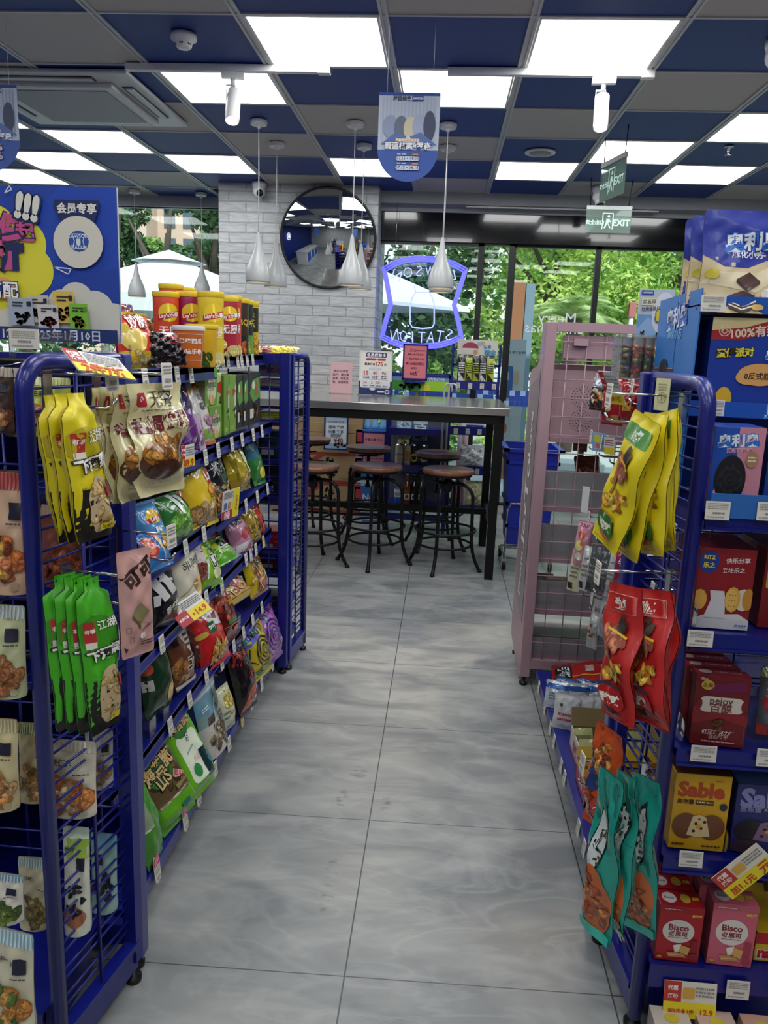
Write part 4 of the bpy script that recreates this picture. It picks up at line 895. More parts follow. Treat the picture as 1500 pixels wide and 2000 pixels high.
# ================================================================ signs and goods behind the table
def board(name, label, cat, BL, BR, TL, art, col, yaw=0, lean=0, t=.003, **pl):
    w, h, loc, rot = fit(BL, BR, TL, yaw, lean, **pl)
    o = signmesh(w, h, art, t, col).build(name, PAPER); o.location = loc; o.rotation_euler = rot
    return tag(o, label, cat) if label else o
def framed(label, BL, BR, TL, art, col, frame=BLUE, fw=.012, pole=None, **pl):
    w, h, loc, rot = fit(BL, BR, TL, 0, 0, **pl)
    r = empty('framed_notice', loc, label, 'sign'); m = MB()
    m.box((-w/2, 0, 0), (w/2, .01, fw)); m.box((-w/2, 0, h-fw), (w/2, .01, h)); m.box((-w/2, 0, 0), (-w/2+fw, .01, h)); m.box((w/2-fw, 0, 0), (w/2, .01, h)); pt(m, 'frame', frame, r)
    if pole: pt(MB().box((-.008, .012, -pole), (.008, .024, h*.5)), 'post', frame, r); pt(MB().box((-.08, -.04, -pole), (.08, .07, -pole+.008)), 'base', frame, r)
    s = signmesh(w-fw, h-fw, art, .002, col).build('notice_sheet', PAPER, r); s.location = (0, .003, fw/2); return r
# acrylic notices on the table
w, h, loc, rot = fit((645,768), (687,768), (645,708), 0, 0, z=1.076)
r = empty('table_notice', loc, 'small pale pink notice in a clear stand at the left of the steel table', 'sign')
o = signmesh(w, h, [('t', '店内360度有', .47, .72, .125, '#6b4a50'), ('t', '监控，请注重', .47, .60, .125, '#6b4a50'), ('t', '自爱。如有发', .47, .48, .125, '#6b4a50'), ('t', '现，当面报警', .47, .36, .125, '#6b4a50')], .002, '#e3b9c0').build('sheet', PAPER, r); o.location = (0, 0, .004)
pt(MB().box((-w/2-.004, -.03, 0), (w/2+.004, .03, .004)).box((-w/2-.004, .004, 0), (w/2+.004, .006, h+.01)), 'clear_stand', ACR, r)
w, h, loc, rot = fit((700,771), (764,771), (700,686), 0, 0, z=1.076)
r = empty('table_notice', loc, 'white and navy membership card notice in a clear stand on the steel table', 'sign'); NV = '#1f2a6b'; RD = '#c23a30'
A = [('r', 0, 0, 1, .31, NV), ('rr', .05, .15, .95, .95, .06, '#f1efe9'), ('rr', .2, .85, .83, .965, .05, NV), ('t', '会员权益卡', .51, .907, .115, '#fff', None, 0, False, .03), ('rr', .2, .78, .52, .835, .03, RD), ('rr', .55, .78, .8, .835, .03, RD), ('t', '最高可省', .32, .70, .08, '#333'), ('tw', '175', .61, .705, .22, RD, None, 0, False, .03), ('t', '元', .79, .69, .08, '#333'), ('rr', .3, .57, .68, .625, .03, '#cdd6e4')]
for i, (a, b, q) in enumerate((('15', .23, .49), ('40', .5, .49), ('96', .77, .49))): A += [('rr', b-.12, q-.14, b+.12, q+.06, .02, '#dfe3ea'), ('tw', a, b-.01, q+.005, .13, RD, None, 0, False, .03), ('tx', b-.09, q-.13, b+.09, q-.05, 2, '#556')]
for a, b in (('24', .2), ('2', .41), ('50', .6), ('', .81)): A += [('rr', b-.09, .17, b+.09, .33, .02, '#dfe3ea'), ('tx', b-.07, .18, b+.07, .22, 1, '#556')]+([('t', a, b-.01, .275, .11, RD, None, 0, False, .02)] if a else [])
A += [('e', .87, .07, .08, .055, '#dfe3ea'), ('e', .87, .07, .05, .034, '#4a62a8'), ('rr', .58, .05, .78, .09, .02, '#dfe3ea'), ('e', .42, .13, .09, .035, '#d8dce8')]
o = signmesh(w, h, A, .002, '#e4e3de').build('sheet', PAPER, r); o.location = (0, 0, .006)
pt(MB().box((-w/2-.006, -.035, 0), (w/2+.006, .03, .005)).box((-w/2-.002, .004, 0), (w/2+.002, .006, h+.025)), 'clear_stand', ACR, r)
# wire drinks rack with its notices
r = empty('drinks_rack', (-.17, 6.05, 0), 'narrow blue rack of dried fish bags, beer cans and bottles under the table line', 'shelving unit')
x0, x1, y0, y1 = -.30, .17, -.14, .14; x0, x1 = -.235, .225
m = MB()
for x in (x0, x1):
    for y in (y0, y1): m.bar((x, y, 0), (x, y, 1.22), .022)
m.bar((x0, y1, 1.21), (x1, y1, 1.21), .022); m.bar((x0, y0, 1.21), (x1, y0, 1.21), .022); pt(m, 'frame', BLUE, r)
pt(MB().box((x0, y1-.01, .2), (x1, y1, 1.0)), 'back_panel', mat('slotted_grey', '#6e7378', .5), r)
for z in (.21, .52, .80): m = MB(); m.box((x0, y0, z-.012), (x1, y1, z)); m.box((x0, y0-.008, z-.04), (x1, y0, z+.012)); pt(m, 'shelf', BLUE, r)
pt(MB().box((x0, y0-.01, .10), (x1, y0, .15)), 'kick_rail', BLUE, r)
signmesh(.42, .10, [('r', 0, 0, 1, .72, '#3b8a2e'), ('r', 0, .72, 1, 1, '#6b8fb8'), ('r', .5, 0, 1, .72, '#9bd02f'), ('cl', .3, .3, .2, .3, 16, .05, ['#1f6b2b', '#4aa535']), ('e', .62, .2, .06, .3, '#e3d84a'), ('t', 'AWBON', .75, .88, .09, '#cfe2f4')], .003, '#4a9a3a').build('header_picture', PAPER, r, (0, y0-.012, 1.10))
framed('pink notice in a blue frame standing up behind the table, above the drinks rack', (785,741), (834,741), (787,671), [('t', '周五', .4, .84, .15, '#7a2a35'), ('tx', .55, .8, .9, .86, 1, '#7a2a35'), ('t', '享喜士系列指定甜', .5, .72, .085, '#7a3a40'), ('t', '一件8折两件66折', .5, .59, .1, '#7a2a35'), ('t', '啤酒&指定果酒', .5, .45, .125, '#7a2a35'), ('t', '会员价', .45, .32, .09, '#7a3a40'), ('tw', '66折', .48, .17, .36, '#402028', None, 0, False, .03)], '#e5808c', pole=.02, y=5.88)
# dried fish bags, cans, bottles
def prod(name, label, cat, kind, BL, BR, TL, plane, yaw, lean, d, col, art, group=None, m=None, wmin=None, roll=0, **kw):
    if yaw in (88, 90) and kind in ('pillow', 'brick'): yaw -= 11; d *= .72 if kind == 'pillow' else .9
    grow = 1.1 if yaw == 79 else 1
    w, h, loc, rot = fit(BL, BR, TL, yaw, lean, roll=roll, **plane); w *= grow; h *= (1+grow)/2
    if wmin: w = max(w, wmin)
    if kind == 'box': mb = boxmesh(w, h, d, art, col, **kw); mt = m or CARD; a = rot[2]; l = -rot[0]; loc = loc+Vector((-math.sin(a)*math.cos(l), math.cos(a)*math.cos(l), -math.sin(l)))*d/2
    elif kind == 'can': mb = canmesh(w/2, h, art, col, **kw); mt = m or CARD; a = rot[2]; loc = loc+Vector((-math.sin(a), math.cos(a), 0))*w/2
    else: mb = bagmesh(w, h, d, art, col, kind, seed=int(BL[0]*7+BL[1]), **kw); mt = m or FILM
    o = mb.build(name, mt); o.location = loc; o.rotation_euler = rot; tag(o, label, cat, group); return o
prod('snack_bag', 'pale blue seafood snack bag on the top shelf of the drinks rack, left one', 'snack bag', 'stand', (774,853), (803,853), (776,822), dict(y=5.98), 0, 4, .05, '#a9c9dc', [('e', .4, .45, .14, .09, '#b5583a'), ('e', .68, .25, .12, .1, '#a5573c'), ('t', '鱿鱼', .6, .8, .22, '#2a4a6a')])
prod('snack_bag', 'darker blue fish snack bag on the top shelf of the drinks rack, right one', 'snack bag', 'stand', (806,860), (834,860), (806,822), dict(y=5.98), 0, 4, .05, '#5b8fb8', [('r', 0, .86, 1, 1, '#c9dbe8'), ('rr', .08, .6, .9, .78, .08, '#e8eef2'), ('cl', .55, .22, .35, .16, 12, .14, ['#6a5548', '#8a7060']), ('tx', .15, .64, .82, .74, 1, '#444')])
prod('snack_bag', 'small cream snack packet with black marks on the shelf lip of the drinks rack', 'snack bag', 'flat', (776,866), (799,866), (778,854), dict(y=5.93), 0, 10, .02, '#e3dfae', [('cl', .5, .5, .3, .3, 8, .12, ['#2a2a30', '#d8c85a'])])
def tin(px, y, z, r_, h_, col, art, label, name='beer_can'):
    p = atz(px[0], px[1], z) if z is None else aty(px[0], px[1], y); rt = empty(name, (p.x, y, z), label, 'can' if 'can' in name else 'bottle')
    return rt
for px, col, art, lab in ((779, '#b9b3a3', [('t', 'Corona', .5, .55, .3, '#3a3a55'), ('e', .5, .3, .2, .08, '#c9a24a')], 'pale gold tall beer can, leftmost on the drinks rack'),
    (795, '#c4b590', [('e', .5, .55, .28, .2, '#a5854a'), ('t', '1664', .5, .3, .28, '#5a4020')], 'cream and gold tall beer can, second from the left on the drinks rack'),
    (808, '#15161a', [('e', .5, .4, .35, .2, '#d8b84a'), ('e', .5, .4, .2, .12, '#101014')], 'black tall beer can with a gold ring on the drinks rack'),
    (827, '#1d4a2a', [('e', .5, .42, .36, .22, '#c8d4b8'), ('p', [(.5, .6), (.56, .46), (.7, .44), (.6, .36), (.64, .24), (.5, .32), (.36, .24), (.4, .36), (.3, .44), (.44, .46)], '#b8282a')], 'green tall beer can with a red star on the drinks rack')):
    p = aty(px, 910, 5.98); rt = empty('beer_can', (p.x, 5.98, .522), lab, 'beer can')
    c = canmesh(.031, .155, art, col, 24); pt(c, 'body', CARD, rt); smooth_sharp(pt(MB().lathe([(.030, .155), (.026, .162), (.024, .162), (.024, .159), (0, .159)], 24), 'lid', CHROME, rt), 40)
def bottle(x, y, z, gl, lab, label, kz=1.0):
    rt = empty('beer_bottle', (x, y, z), label, 'bottle'); k = kz
    pt(MB().lathe([(0, 0), (.030, 0), (.0315, .004), (.0315, .13*k), (.028, .15*k), (.015, .18*k), (.0125, .2*k), (.0125, .228*k), (.0135, .23*k), (.0135, .236*k), (0, .236*k)], 24), 'glass_body', gl, rt)
    c = MB(); layart(c, [('rr', .1, .1, .9, .9, .1, lab), ('e', .5, .5, .22, .28, '#2a3a6a'), ('tx', .2, .2, .8, .3, 1, '#444')], .06, .055, lambda a, b_, c_: ((.0322+c_)*math.sin(a/.032), -(.0322+c_)*math.cos(a/.032), .035+b_), .008); pt(c, 'bottle_label', CARD, rt)
    pt(MB().lathe([(0, .243*k), (.013, .243*k), (.0145, .235*k), (.0145, .23*k)], 16), 'cap', CHROME, rt)
AMB = mat('amber_glass', '#8a4a18', .08, coat=.5); DGL = mat('dark_glass', '#17100c', .08, coat=.5); GGL = mat('green_glass', '#1f5a2a', .08, coat=.5)
bottle(aty(795, 960, 5.99).x, 5.99, .212, AMB, '#e4e0d0', 'amber beer bottle on the lowest shelf of the drinks rack'); bottle(aty(809, 960, 5.99).x, 5.99, .212, DGL, '#dedad0', 'dark brown beer bottle on the lowest shelf of the drinks rack'); bottle(aty(823, 960, 5.99).x, 5.99, .212, GGL, '#b8c8b0', 'green beer bottle on the lowest shelf of the drinks rack')
p = aty(778, 960, 5.99); rt = empty('beer_can', (p.x, 5.99, .212), 'blue beer can at the left of the bottles on the drinks rack', 'beer can'); pt(canmesh(.031, .155, [('r', 0, .35, 1, .75, '#dfe6ee'), ('t', 'BEER', .5, .5, .3, '#1a4a9a'), ('e', .5, .82, .15, .07, '#d88a3a')], '#1f58b0', 24), 'body', CARD, rt)
# blue notice, cardboard boxes, water
framed('pale blue notice in a blue frame hung on the cardboard boxes', (632,878), (679,878), (632,811), [('r', 0, .8, 1, 1, '#9fc3dc'), ('r', 0, 0, 1, .2, '#8fb8d8'), ('cl', .7, .13, .25, .06, 8, .1, ['#e9eef2']), ('t', '古龙同款六瓶装', .5, .84, .1, '#b84a48'), ('t', '道地 轮他', .5, .68, .16, '#2a4a78'), ('t', '乐事 复多', .5, .54, .16, '#2a4a78'), ('t', '百加味', .5, .42, .16, '#2a4a78'), ('tw', '¥40', .6, .28, .42, '#8a2f48')], '#dbe4e6', y=6.33)
framed('pink notice in a blue frame in front of the blue water cartons', (706,905), (752,905), (706,842), [('t', '1F香水椰子水', .5, .76, .14, '#5a2530'), ('tx', .1, .1, .9, .5, 4, '#8a5058')], '#dc8f9a', pole=.49, y=6.2)
CB = '#a98d66'
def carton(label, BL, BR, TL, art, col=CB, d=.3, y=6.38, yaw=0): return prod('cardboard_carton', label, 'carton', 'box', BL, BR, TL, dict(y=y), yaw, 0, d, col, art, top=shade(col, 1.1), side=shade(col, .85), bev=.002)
w, h, loc, rot = fit((606,968), (692,971), (606,918), 0, 0, y=6.38)
RB = '#9c3b33'; TEA = [('r', 0, .0, 1, .09, RB), ('r', 0, .92, 1, 1, RB), ('p', [(.05, .75), (.2, .92), (.34, .92), (.05, .55)], RB), ('cl', .45, .62, .1, .25, 12, .045, ['#4a6a3a', '#5f7a48'], .4), ('cl', .48, .3, .08, .16, 9, .045, ['#4a6a3a'], .4), ('e', .82, .36, .06, .1, '#a8332c'), ('t', '茶', .2, .4, .2, '#8a6a44'), ('tx', .6, .1, .9, .2, 2, '#8a7048')]
z = .02
for k, (lab, hh) in enumerate((('bottom tea drink carton with red bands by the brick wall', .255), ('tea drink carton with red bands, second from the floor', .255), ('plain brown carton above the tea cartons', .17), ('plain brown carton at the top of the stack by the brick wall', .17))):
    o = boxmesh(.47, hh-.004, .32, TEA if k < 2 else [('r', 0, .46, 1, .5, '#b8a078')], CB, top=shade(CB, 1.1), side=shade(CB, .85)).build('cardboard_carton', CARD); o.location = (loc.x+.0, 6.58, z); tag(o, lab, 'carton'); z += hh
p = loc
z = .02
for k, hh in enumerate((.28, .28, .28)):
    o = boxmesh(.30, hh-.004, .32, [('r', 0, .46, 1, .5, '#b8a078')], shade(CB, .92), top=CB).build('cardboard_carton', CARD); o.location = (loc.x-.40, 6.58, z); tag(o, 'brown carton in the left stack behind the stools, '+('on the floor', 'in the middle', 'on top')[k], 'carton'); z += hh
WB = '#2f6fb5'; z = .02; xw = aty(728, 930, 6.4).x
for k in range(3):
    o = boxmesh(.31, .236, .3, [('r', 0, 0, 1, .12, '#9fc4e4'), ('p', [(0, .12), (.3, .3), (.5, .2), (.8, .34), (1, .15), (1, .12)], '#cfe0f0'), ('t', 'Nestle', .55, .62, .24, '#dfeaf6'), ('rr', .04, .55, .2, .9, .03, '#b8404a'), ('tx', .3, .4, .9, .5, 1, '#dfeaf6')], WB, top=shade(WB, 1.1)).build('water_carton', CARD); o.location = (xw, 6.57, z); tag(o, 'blue water carton behind the pink coconut water notice, '+('on the floor', 'in the middle', 'on top')[k], 'carton'); z += .24
WP = mat('water_plastic', '#7fb4e2', .1, coat=.6)
for k in range(5):
    rt = empty('water_bottle', (xw-.135+k*.068, 6.47, z+.001), 'large blue water bottle on the water cartons, '+('leftmost', 'second from left', 'middle one', 'second from right', 'rightmost')[k]+' of the five', 'bottle')
    pt(MB().lathe([(0, 0), (.026, 0), (.032, .012), (.031, .035), (.024, .06), (.022, .09), (.026, .12), (.031, .16), (.031, .24), (.02, .28), (.012, .30), (.012, .315)], 20), 'bottle_body', WP, rt); pt(MB().lathe([(0, .33), (.014, .33), (.014, .31)], 14), 'cap', WHITEP, rt)
# umbrella stand
UX = aty(928, 720, 5.95).x
r = empty('umbrella_stand', (UX, 6.0, 0), 'blue rack selling umbrellas and stockings, with a picture header, behind the table corner', 'display rack'); x0, x1 = -.17, .19
m = MB()
for x in (x0, x1): m.bar((x, .1, 0), (x, .1, 1.46), .02)
m.bar((x0, .1, 1.30), (x1, .1, 1.30), .02); pt(m, 'frame', BLUE, r)
for z, yy in ((1.14, -.02), (.80, -.08), (.50, -.1), (.2, -.12)): m = MB(); m.box((x0, yy, z-.01), (x1, .12, z)); m.box((x0, yy-.01, z-.02), (x1, yy, z+.045)); o = pt(m, 'shelf', BLUE, r); [addtag(o, (x0+.05+.09*k, yy-.012, z-.012), 0, TG, 0, .9) for k in range(4)]
w, h, loc, rot = fit((893,697), (972,702), (893,662), 0, 0, y=6.0)
signmesh(w, h, [('r', 0, 0, 1, .16, '#a9c48a'), ('e', .32, .55, .2, .3, '#a8405a'), ('r', .1, .2, .5, .52, '#dcd9cf'), ('e', .56, .78, .08, .12, '#8fc0dc'), ('e', .62, .82, .05, .1, '#e0a85a'), ('t', '借卖', .74, .62, .1, '#3a8ac0'), ('tw', '雨伞', .82, .3, .3, '#3a9ac8', None, 0, False, .03), ('e', .45, .3, .06, .14, '#d89a6a')], .006, '#dcd9cf').build('header_picture', PAPER, r, (loc.x-UX, .07, loc.z))
for k in range(5):
    p = aty(900+k*14, 750, 5.95); c = ('#23252a', '#a9b83a', '#23252a', '#2a2c30', '#b5c23c')[k]; c2 = ('#dfe0e0', '#23252a', '#a9b83a', '#dcdcdc', '#23252a')[k]
    o = bagmesh(.062, .235, .035, [('p', [(0, .5), (1, .15), (1, 0), (0, 0)], c2), ('tx', .15, .4, .85, .75, 5, c2), ('r', 0, .9, 1, 1, '#4a4c50')], c, 'flat', seed=k).build('folded_umbrella', FILM); o.location = (p.x, 5.985, 1.145); o.rotation_euler = (-.06, 0, .1*math.sin(k*2)); tag(o, ('black packed umbrella with white lettering, leftmost on the stand', 'lime and black packed umbrella, second on the stand', 'black packed umbrella in the middle of the stand', 'dark packed umbrella with pale print, fourth on the stand', 'lime green packed umbrella at the right end of the stand')[k], 'umbrella')
for k in range(2):
    p = aty(868+k*9, 762, 5.9); m = MB().tube([(0, 0, -.7), (0, 0, .0)]+[(.028*(1-math.cos(a))*1.0, 0, .03*math.sin(a)) for a in [PI*i/8 for i in range(1, 9)]]+[(.056, 0, -.03)], .008, n=8); o = m.build('walking_umbrella', mat('grey_handle', '#b9babb', .4)); o.location = (p.x, 5.9, 1.13); tag(o, 'long umbrella with a pale crook handle, '+('left' if k == 0 else 'right')+' of the two beside the table', 'umbrella')
p = aty(928, 855, 5.9)
o = bagmesh(.2, .19, .02, [('rr', .12, .08, .85, .86, .03, '#c9ced8'), ('e', .4, .55, .1, .2, '#e8ecf2'), ('r', .15, .1, .8, .22, '#2a3f9a'), ('tx', .5, .5, .78, .8, 4, '#99a')], '#e3e6e8', 'flat', seed=4).build('shirt_pack', FILM); o.location = (p.x, 5.93, .815); o.rotation_euler = (-.25, 0, 0); tag(o, 'white clothing pack with a blue strip on the umbrella stand', 'package')
o = bagmesh(.2, .17, .07, [('cl', .5, .5, .4, .4, 26, .1, ['#dfe6ec', '#c4ccd4', '#eef2f5'])], '#d4dbe0', 'pillow', seed=9, crumple=.006).build('raincoat_pack', FILM); o.location = (p.x-.01, 5.91, .535); o.rotation_euler = (-.2, 0, 0); tag(o, 'clear pack of folded white raincoat on the umbrella stand', 'package')
o = bagmesh(.16, .2, .08, [('cl', .5, .5, .4, .4, 26, .1, ['#c8cc9a', '#d8dab0', '#b4ba84'])], '#c8cb98', 'pillow', seed=19, crumple=.006).build('raincoat_pack', FILM); o.location = (p.x+.03, 5.89, .235); o.rotation_euler = (-.2, 0, .1); tag(o, 'clear pack of yellow-green raincoat low on the umbrella stand', 'package')
o = bagmesh(.08, .12, .05, [('cl', .5, .5, .4, .3, 9, .12, ['#a85a5f', '#8a4550'])], '#8f4a55', 'pillow', seed=29).build('raincoat_pack', FILM); o.location = (p.x-.12, 5.90, .235); tag(o, 'small dark red pack low on the umbrella stand', 'package')
for k in range(2):
    q = aty(900+k*11, 840, 6.2); o = MB().tube([(0, 0, 0), (0, 0, .15), (0, 0, .26), (.0, 0, .9)], [.022, .024, .022, .02], n=12).build('wrapped_pole', mat('mauve_wrap', '#b3a0a8', .5)); o.location = (q.x, 6.25, .12); tag(o, 'mauve wrapped roll standing behind the drinks rack, '+('left one' if k == 0 else 'right one'), 'roll')
# basket trolley
CBL = mat('blue_basket_plastic', '#12279a', .4); r = empty('basket_trolley', (.60, 5.16, 0), 'tall blue basket on a chrome trolley with black castors beside the table', 'shopping basket')
m = MB(); zb, zt = .17, .80; a0, a1, b0, b1 = .13, .165, .16, .2
def ringp(z, a, b): return [(-a, -b, z), (a, -b, z), (a, b, z), (-a, b, z)]
V = ringp(zb, a0, b0)+ringp(zt, a1, b1)+ringp(zt, a1-.008, b1-.008)+ringp(zb+.01, a0-.008, b0-.008); fs = [(0,3,2,1)]
for i in range(4): j = (i+1) % 4; fs += [(i, j, 4+j, 4+i), (8+i, 8+j, 12+j, 12+i), (4+i, 4+j, 8+j, 8+i)]
fs.append((12,13,14,15)); m.add(V, fs); pt(m, 'basket', CBL, r)
m = MB()
for z, q in ((.80, .022), (.72, .006), (.45, .006), (.30, .006)): t = (z-zb)/(zt-zb); a = a0+(a1-a0)*t+.004+q; b = b0+(b1-b0)*t+.004+q; m.box((-a, -b, z-.012), (a, -b+.012+q, z+.008)); m.box((-a, b-.012-q, z-.012), (a, b, z+.008)); m.box((-a, -b, z-.012), (-a+.012+q, b, z+.008)); m.box((a-.012-q, -b, z-.012), (a, b, z+.008))
pt(m, 'rim', CBL, r)
m = MB(); m.tube([(-.14, -.17, .08), (-.14, -.17, .40), (-.12, -.19, .45), (.12, -.19, .45)], .007, n=8); m.tube([(-.14, .17, .08), (.16, .17, .08), (.16, -.17, .08), (-.14, -.17, .08), (-.14, .17, .08)], .007, n=8); m.tube([(-.14, -.17, .15), (.16, -.17, .15)], .006); pt(m, 'chrome_frame', CHROME, r)
for x, y in ((-.14, -.17), (.16, -.17), (-.14, .17), (.16, .17)):
    w_ = MB().lathe([(0, -.011), (.028, -.011), (.031, -.006), (.031, .006), (.028, .011), (0, .011)], 24, 0, (x, y, .031), rotm(0, PI/2, 0)); o = pt(w_, 'castor', BLACKP, r); pt(MB().box((x-.015, y-.012, .03), (x+.015, y+.012, .078)), 'fork', CHROME, o)
o = bagmesh(.13, .15, .05, [('cl', .5, .45, .36, .3, 20, .09, ['#a8643a', '#c98a5a', '#7a4428'])], '#6a3a28', 'pillow', seed=2).build('snack_bag', FILM); o.location = (.665, 3.42, .822); tag(o, 'brown biscuit bag lying on the upper shelf of the pink rack', 'snack bag'); o.rotation_euler = (-.3, 0, .4)
for k, (x, c) in enumerate(((.485, '#d8cfa8'), (.54, '#e0d8b4'))):
    o = bagmesh(.09, .10, .05, [('r', .1, .05, .9, .3, '#23356a'), ('cl', .5, .7, .3, .2, 6, .06, ['#8a6a3a'])], c, 'pillow', seed=k).build('bread_pack', FILM); o.location = (x, 3.34-.04*k, .352); tag(o, 'cream bread pack with a navy label low in the pink rack, '+('left' if k == 0 else 'right')+' one', 'bread')
o = MB().box((-.03, -.02, 0), (.03, .02, .085), bev=.004).box((-.02, -.015, .085), (.02, .015, .1)).build('clear_box', GREYA); o.location = (.615, 3.30, .352); tag(o, 'small smoky clear box on the low shelf of the pink rack', 'box')
# neon sign (faces the street, so its words read backwards from inside)
NEON = mat('neon_tube', (.10, .10, 1.0), .4, emit=1.7); NEOW = mat('neon_tube_pale', (.32, .38, 1.0), .4, emit=1.3)
c0 = aty(826, 592, 6.96); r = empty('neon_sign', c0, 'large blue neon shop sign hanging in the window, its words backwards from inside', 'neon sign')
OUT = [(747,523),(768,511),(791,504),(818,501),(842,502),(865,505),(886,511),(913,525),(902,560),(890,596),(898,628),(905,661),(884,671),(859,678),(822,681),(784,678),(763,671),(742,661),(750,628),(760,596),(754,560)]
L3 = [aty(a, b, 6.96)-c0 for a, b in OUT]
for k in (1.0, .955, .91): pt(MB().tube([(p.x*k, 0, p.z*k) for p in L3], .0085, n=7, closed=True), 'neon_outline', NEON if k < 1 else NEON, r)
m = MB(); m.add([(p.x*1.04, .02, p.z*1.04) for p in L3], [tuple(range(len(L3)))]); pt(m, 'clear_backing', glassmat('sign_acrylic', (.80, .84, .98), .8, .02), r)
BT = [(801,632),(801,595),(806,580),(812,571),(838,571),(844,580),(848,595),(848,632),(844,640),(825,642),(805,639)]; BQ = [aty(a, b, 6.95)-c0 for a, b in BT]; pt(MB().tube([(p.x, -.01, p.z) for p in BQ], .006, n=6, closed=True), 'bottle_outline', NEOW, r)
for a, b in (((812,571), (809,556)), ((838,571), (842,556))): A_, B_ = aty(*a, 6.95)-c0, aty(*b, 6.95)-c0; pt(MB().tube([(A_.x, -.01, A_.z), (B_.x, -.01, B_.z)], .005, n=6), 'bottle_neck', NEOW, r)
def neontext(s, p0, p1, arc, hgt):
    A_, B_ = aty(*p0, 6.95)-c0, aty(*p1, 6.95)-c0; n = len(s)
    for i, ch in enumerate(s):
        t = (i+.5)/n; q = A_.lerp(B_, t); z = q.z+arc*(1-(2*t-1)**2); ang = -math.atan(arc*4*(2*t-1)*-1/ (B_.x-A_.x)) if arc else 0
        vs, fs, tw, th = textflat(ch, -.012); k = hgt/max(th, .5); ca, sa = math.cos(ang*1), math.sin(ang*1)
        kx = min(k, (abs(B_.x-A_.x)/n*.82)/max(tw, .2))
        pt(MB().add([((-x*kx)*ca-(y*k)*sa+q.x, -.012, (-x*kx)*sa+(y*k)*ca+z) for x, y in vs], fs), 'neon_letter', NEOW, r)
neontext('NOSWAL', (764,541), (894,541), .05, .085); neontext('NOITATS', (762,652), (886,652), -.03, .095)
for a in (772, 862): A_ = aty(a, 505, 6.96)-c0; pt(MB().tube([(A_.x, 0, A_.z), (A_.x, 0, 2.62-c0.z)], .0015, n=4), 'cable', CHROME, r)
# white poster standing outside the glass and its small neighbour
pb = board('poster_board', 'pale blue and white food poster standing outside the entrance glass', 'poster', (972,868), (1014,868), (978,662), [('t', '天际跃 美食全攻略', .5, .88, .14, '#5a6a7a'), ('p', [(.02, .75), (.45, .75), (.5, .7), (.5, .45), (.02, .45)], '#4a78c8'), ('rr', .05, .62, .3, .7, .02, '#dfe8f2'), ('e', .65, .64, .14, .07, '#e8c8b4'), ('e', .25, .16, .12, .05, '#d88a6a'), ('rr', .55, .1, .8, .3, .03, '#e3ecf4')], '#dce7f0', y=8.0)
for s in (-1, 1): pt(MB().box((s*.1-.008, .004, -.53), (s*.1+.008, .02, .1)), 'leg', DARKM, pb)
# ceiling-hung shop posters
HP = [(0, 0)]
def hangposter(label, cx, cy, zt, w, h, rz):
    r = empty('hanging_poster', (cx, cy, zt-h), label, 'poster', rz=rz); n = 20; P = [(w/2*math.sin(a)*-1, w/2-w/2*math.cos(a)) for a in [PI/2*i/n for i in range(n, -n-1, -1)]]
    P = [(x, z) for x, z in P]+[]; P = P+[(w/2, h), (-w/2, h)]
    P = [(-w/2, h)]+[(w/2*math.cos(PI+PI*i/24), w/2+w/2*math.sin(PI+PI*i/24)) for i in range(25)]+[(w/2, h)]
    A = [('r', 0, .36, 1, .965, '#c3ccdc'), ('r', .0, .965, 1, 1, '#2c4a9a')]+[('r', .06*i, .4, .06*i+.03, .95, '#b4c0d6') for i in range(1, 16)]
    # soft abstract shapes where the artwork stands
    A += [('e', .2, .62, .13, .13, '#9aa6c4'), ('e', .38, .60, .12, .14, '#6f7890'), ('e', .53, .6, .11, .13, '#d9d2b4'), ('e', .68, .62, .12, .14, '#aab6d2'), ('e', .84, .63, .1, .17, '#4c546e'), ('p', [(.05, .42), (.3, .56), (.5, .5), (.7, .56), (.97, .42)], '#5f7cb8'), ('p', [(.3, .40), (.5, .52), (.68, .40)], '#e2e6ee')]
    A += [('t', '蔚蓝档案', .38, .935, .075, '#2a3a6a'), ('rr', .54, .905, .73, .96, .01, '#2a4592'), ('t', 'LAWSON', .635, .932, .05, '#fff'), ('rr', .3, .45, .68, .485, .02, '#d89a52'), ('t', '罗森限时活动开启', .49, .467, .05, '#fff'), ('t', '蔚蓝档案×罗森', .5, .405, .115, '#fff', '#2a4592', 0, False, .03), ('rr', .31, .235, .7, .285, .05, '#dfe3ec'), ('t', '07.15 ▸ 08.11', .5, .262, .07, '#2f4a8f'), ('rr', .31, .13, .7, .18, .05, '#dfe3ec'), ('t', '07.15 ▸ 08.18', .5, .157, .07, '#2f4a8f'), ('tx', .33, .295, .5, .32, 1, '#c8d2e8'), ('rr', .58, .295, .68, .315, .01, '#d88a4a'), ('tx', .33, .19, .5, .215, 1, '#c8d2e8'), ('rr', .58, .19, .68, .21, .01, '#d88a4a')]
    pt(signmesh(w, h, A, .002, '#3f5fb0', outline=P), 'poster_sheet', PAPER, r)
    for s in (-1, 1): pt(MB().tube([(s*w*.37, .001, h-.008), (s*w*.37, .001, H-zt+h)], .0007, n=4), 'string', WHITEP, r)
p = aty(741, 180, 3.5); q = aty(861, 180, 3.5); b_ = aty(800, 355, 3.5)
hangposter('round-bottomed blue shop poster hanging from the ceiling in the middle of the view', (p.x+q.x)/2, 3.5, p.z, q.x-p.x, p.z-b_.z, 0)
hangposter('round-bottomed blue shop poster hanging at the left edge of the photo', aty(32, 165, 3.5).x-(q.x-p.x)/2, 3.5, aty(32, 166, 3.5).z, q.x-p.x, p.z-b_.z, 0)
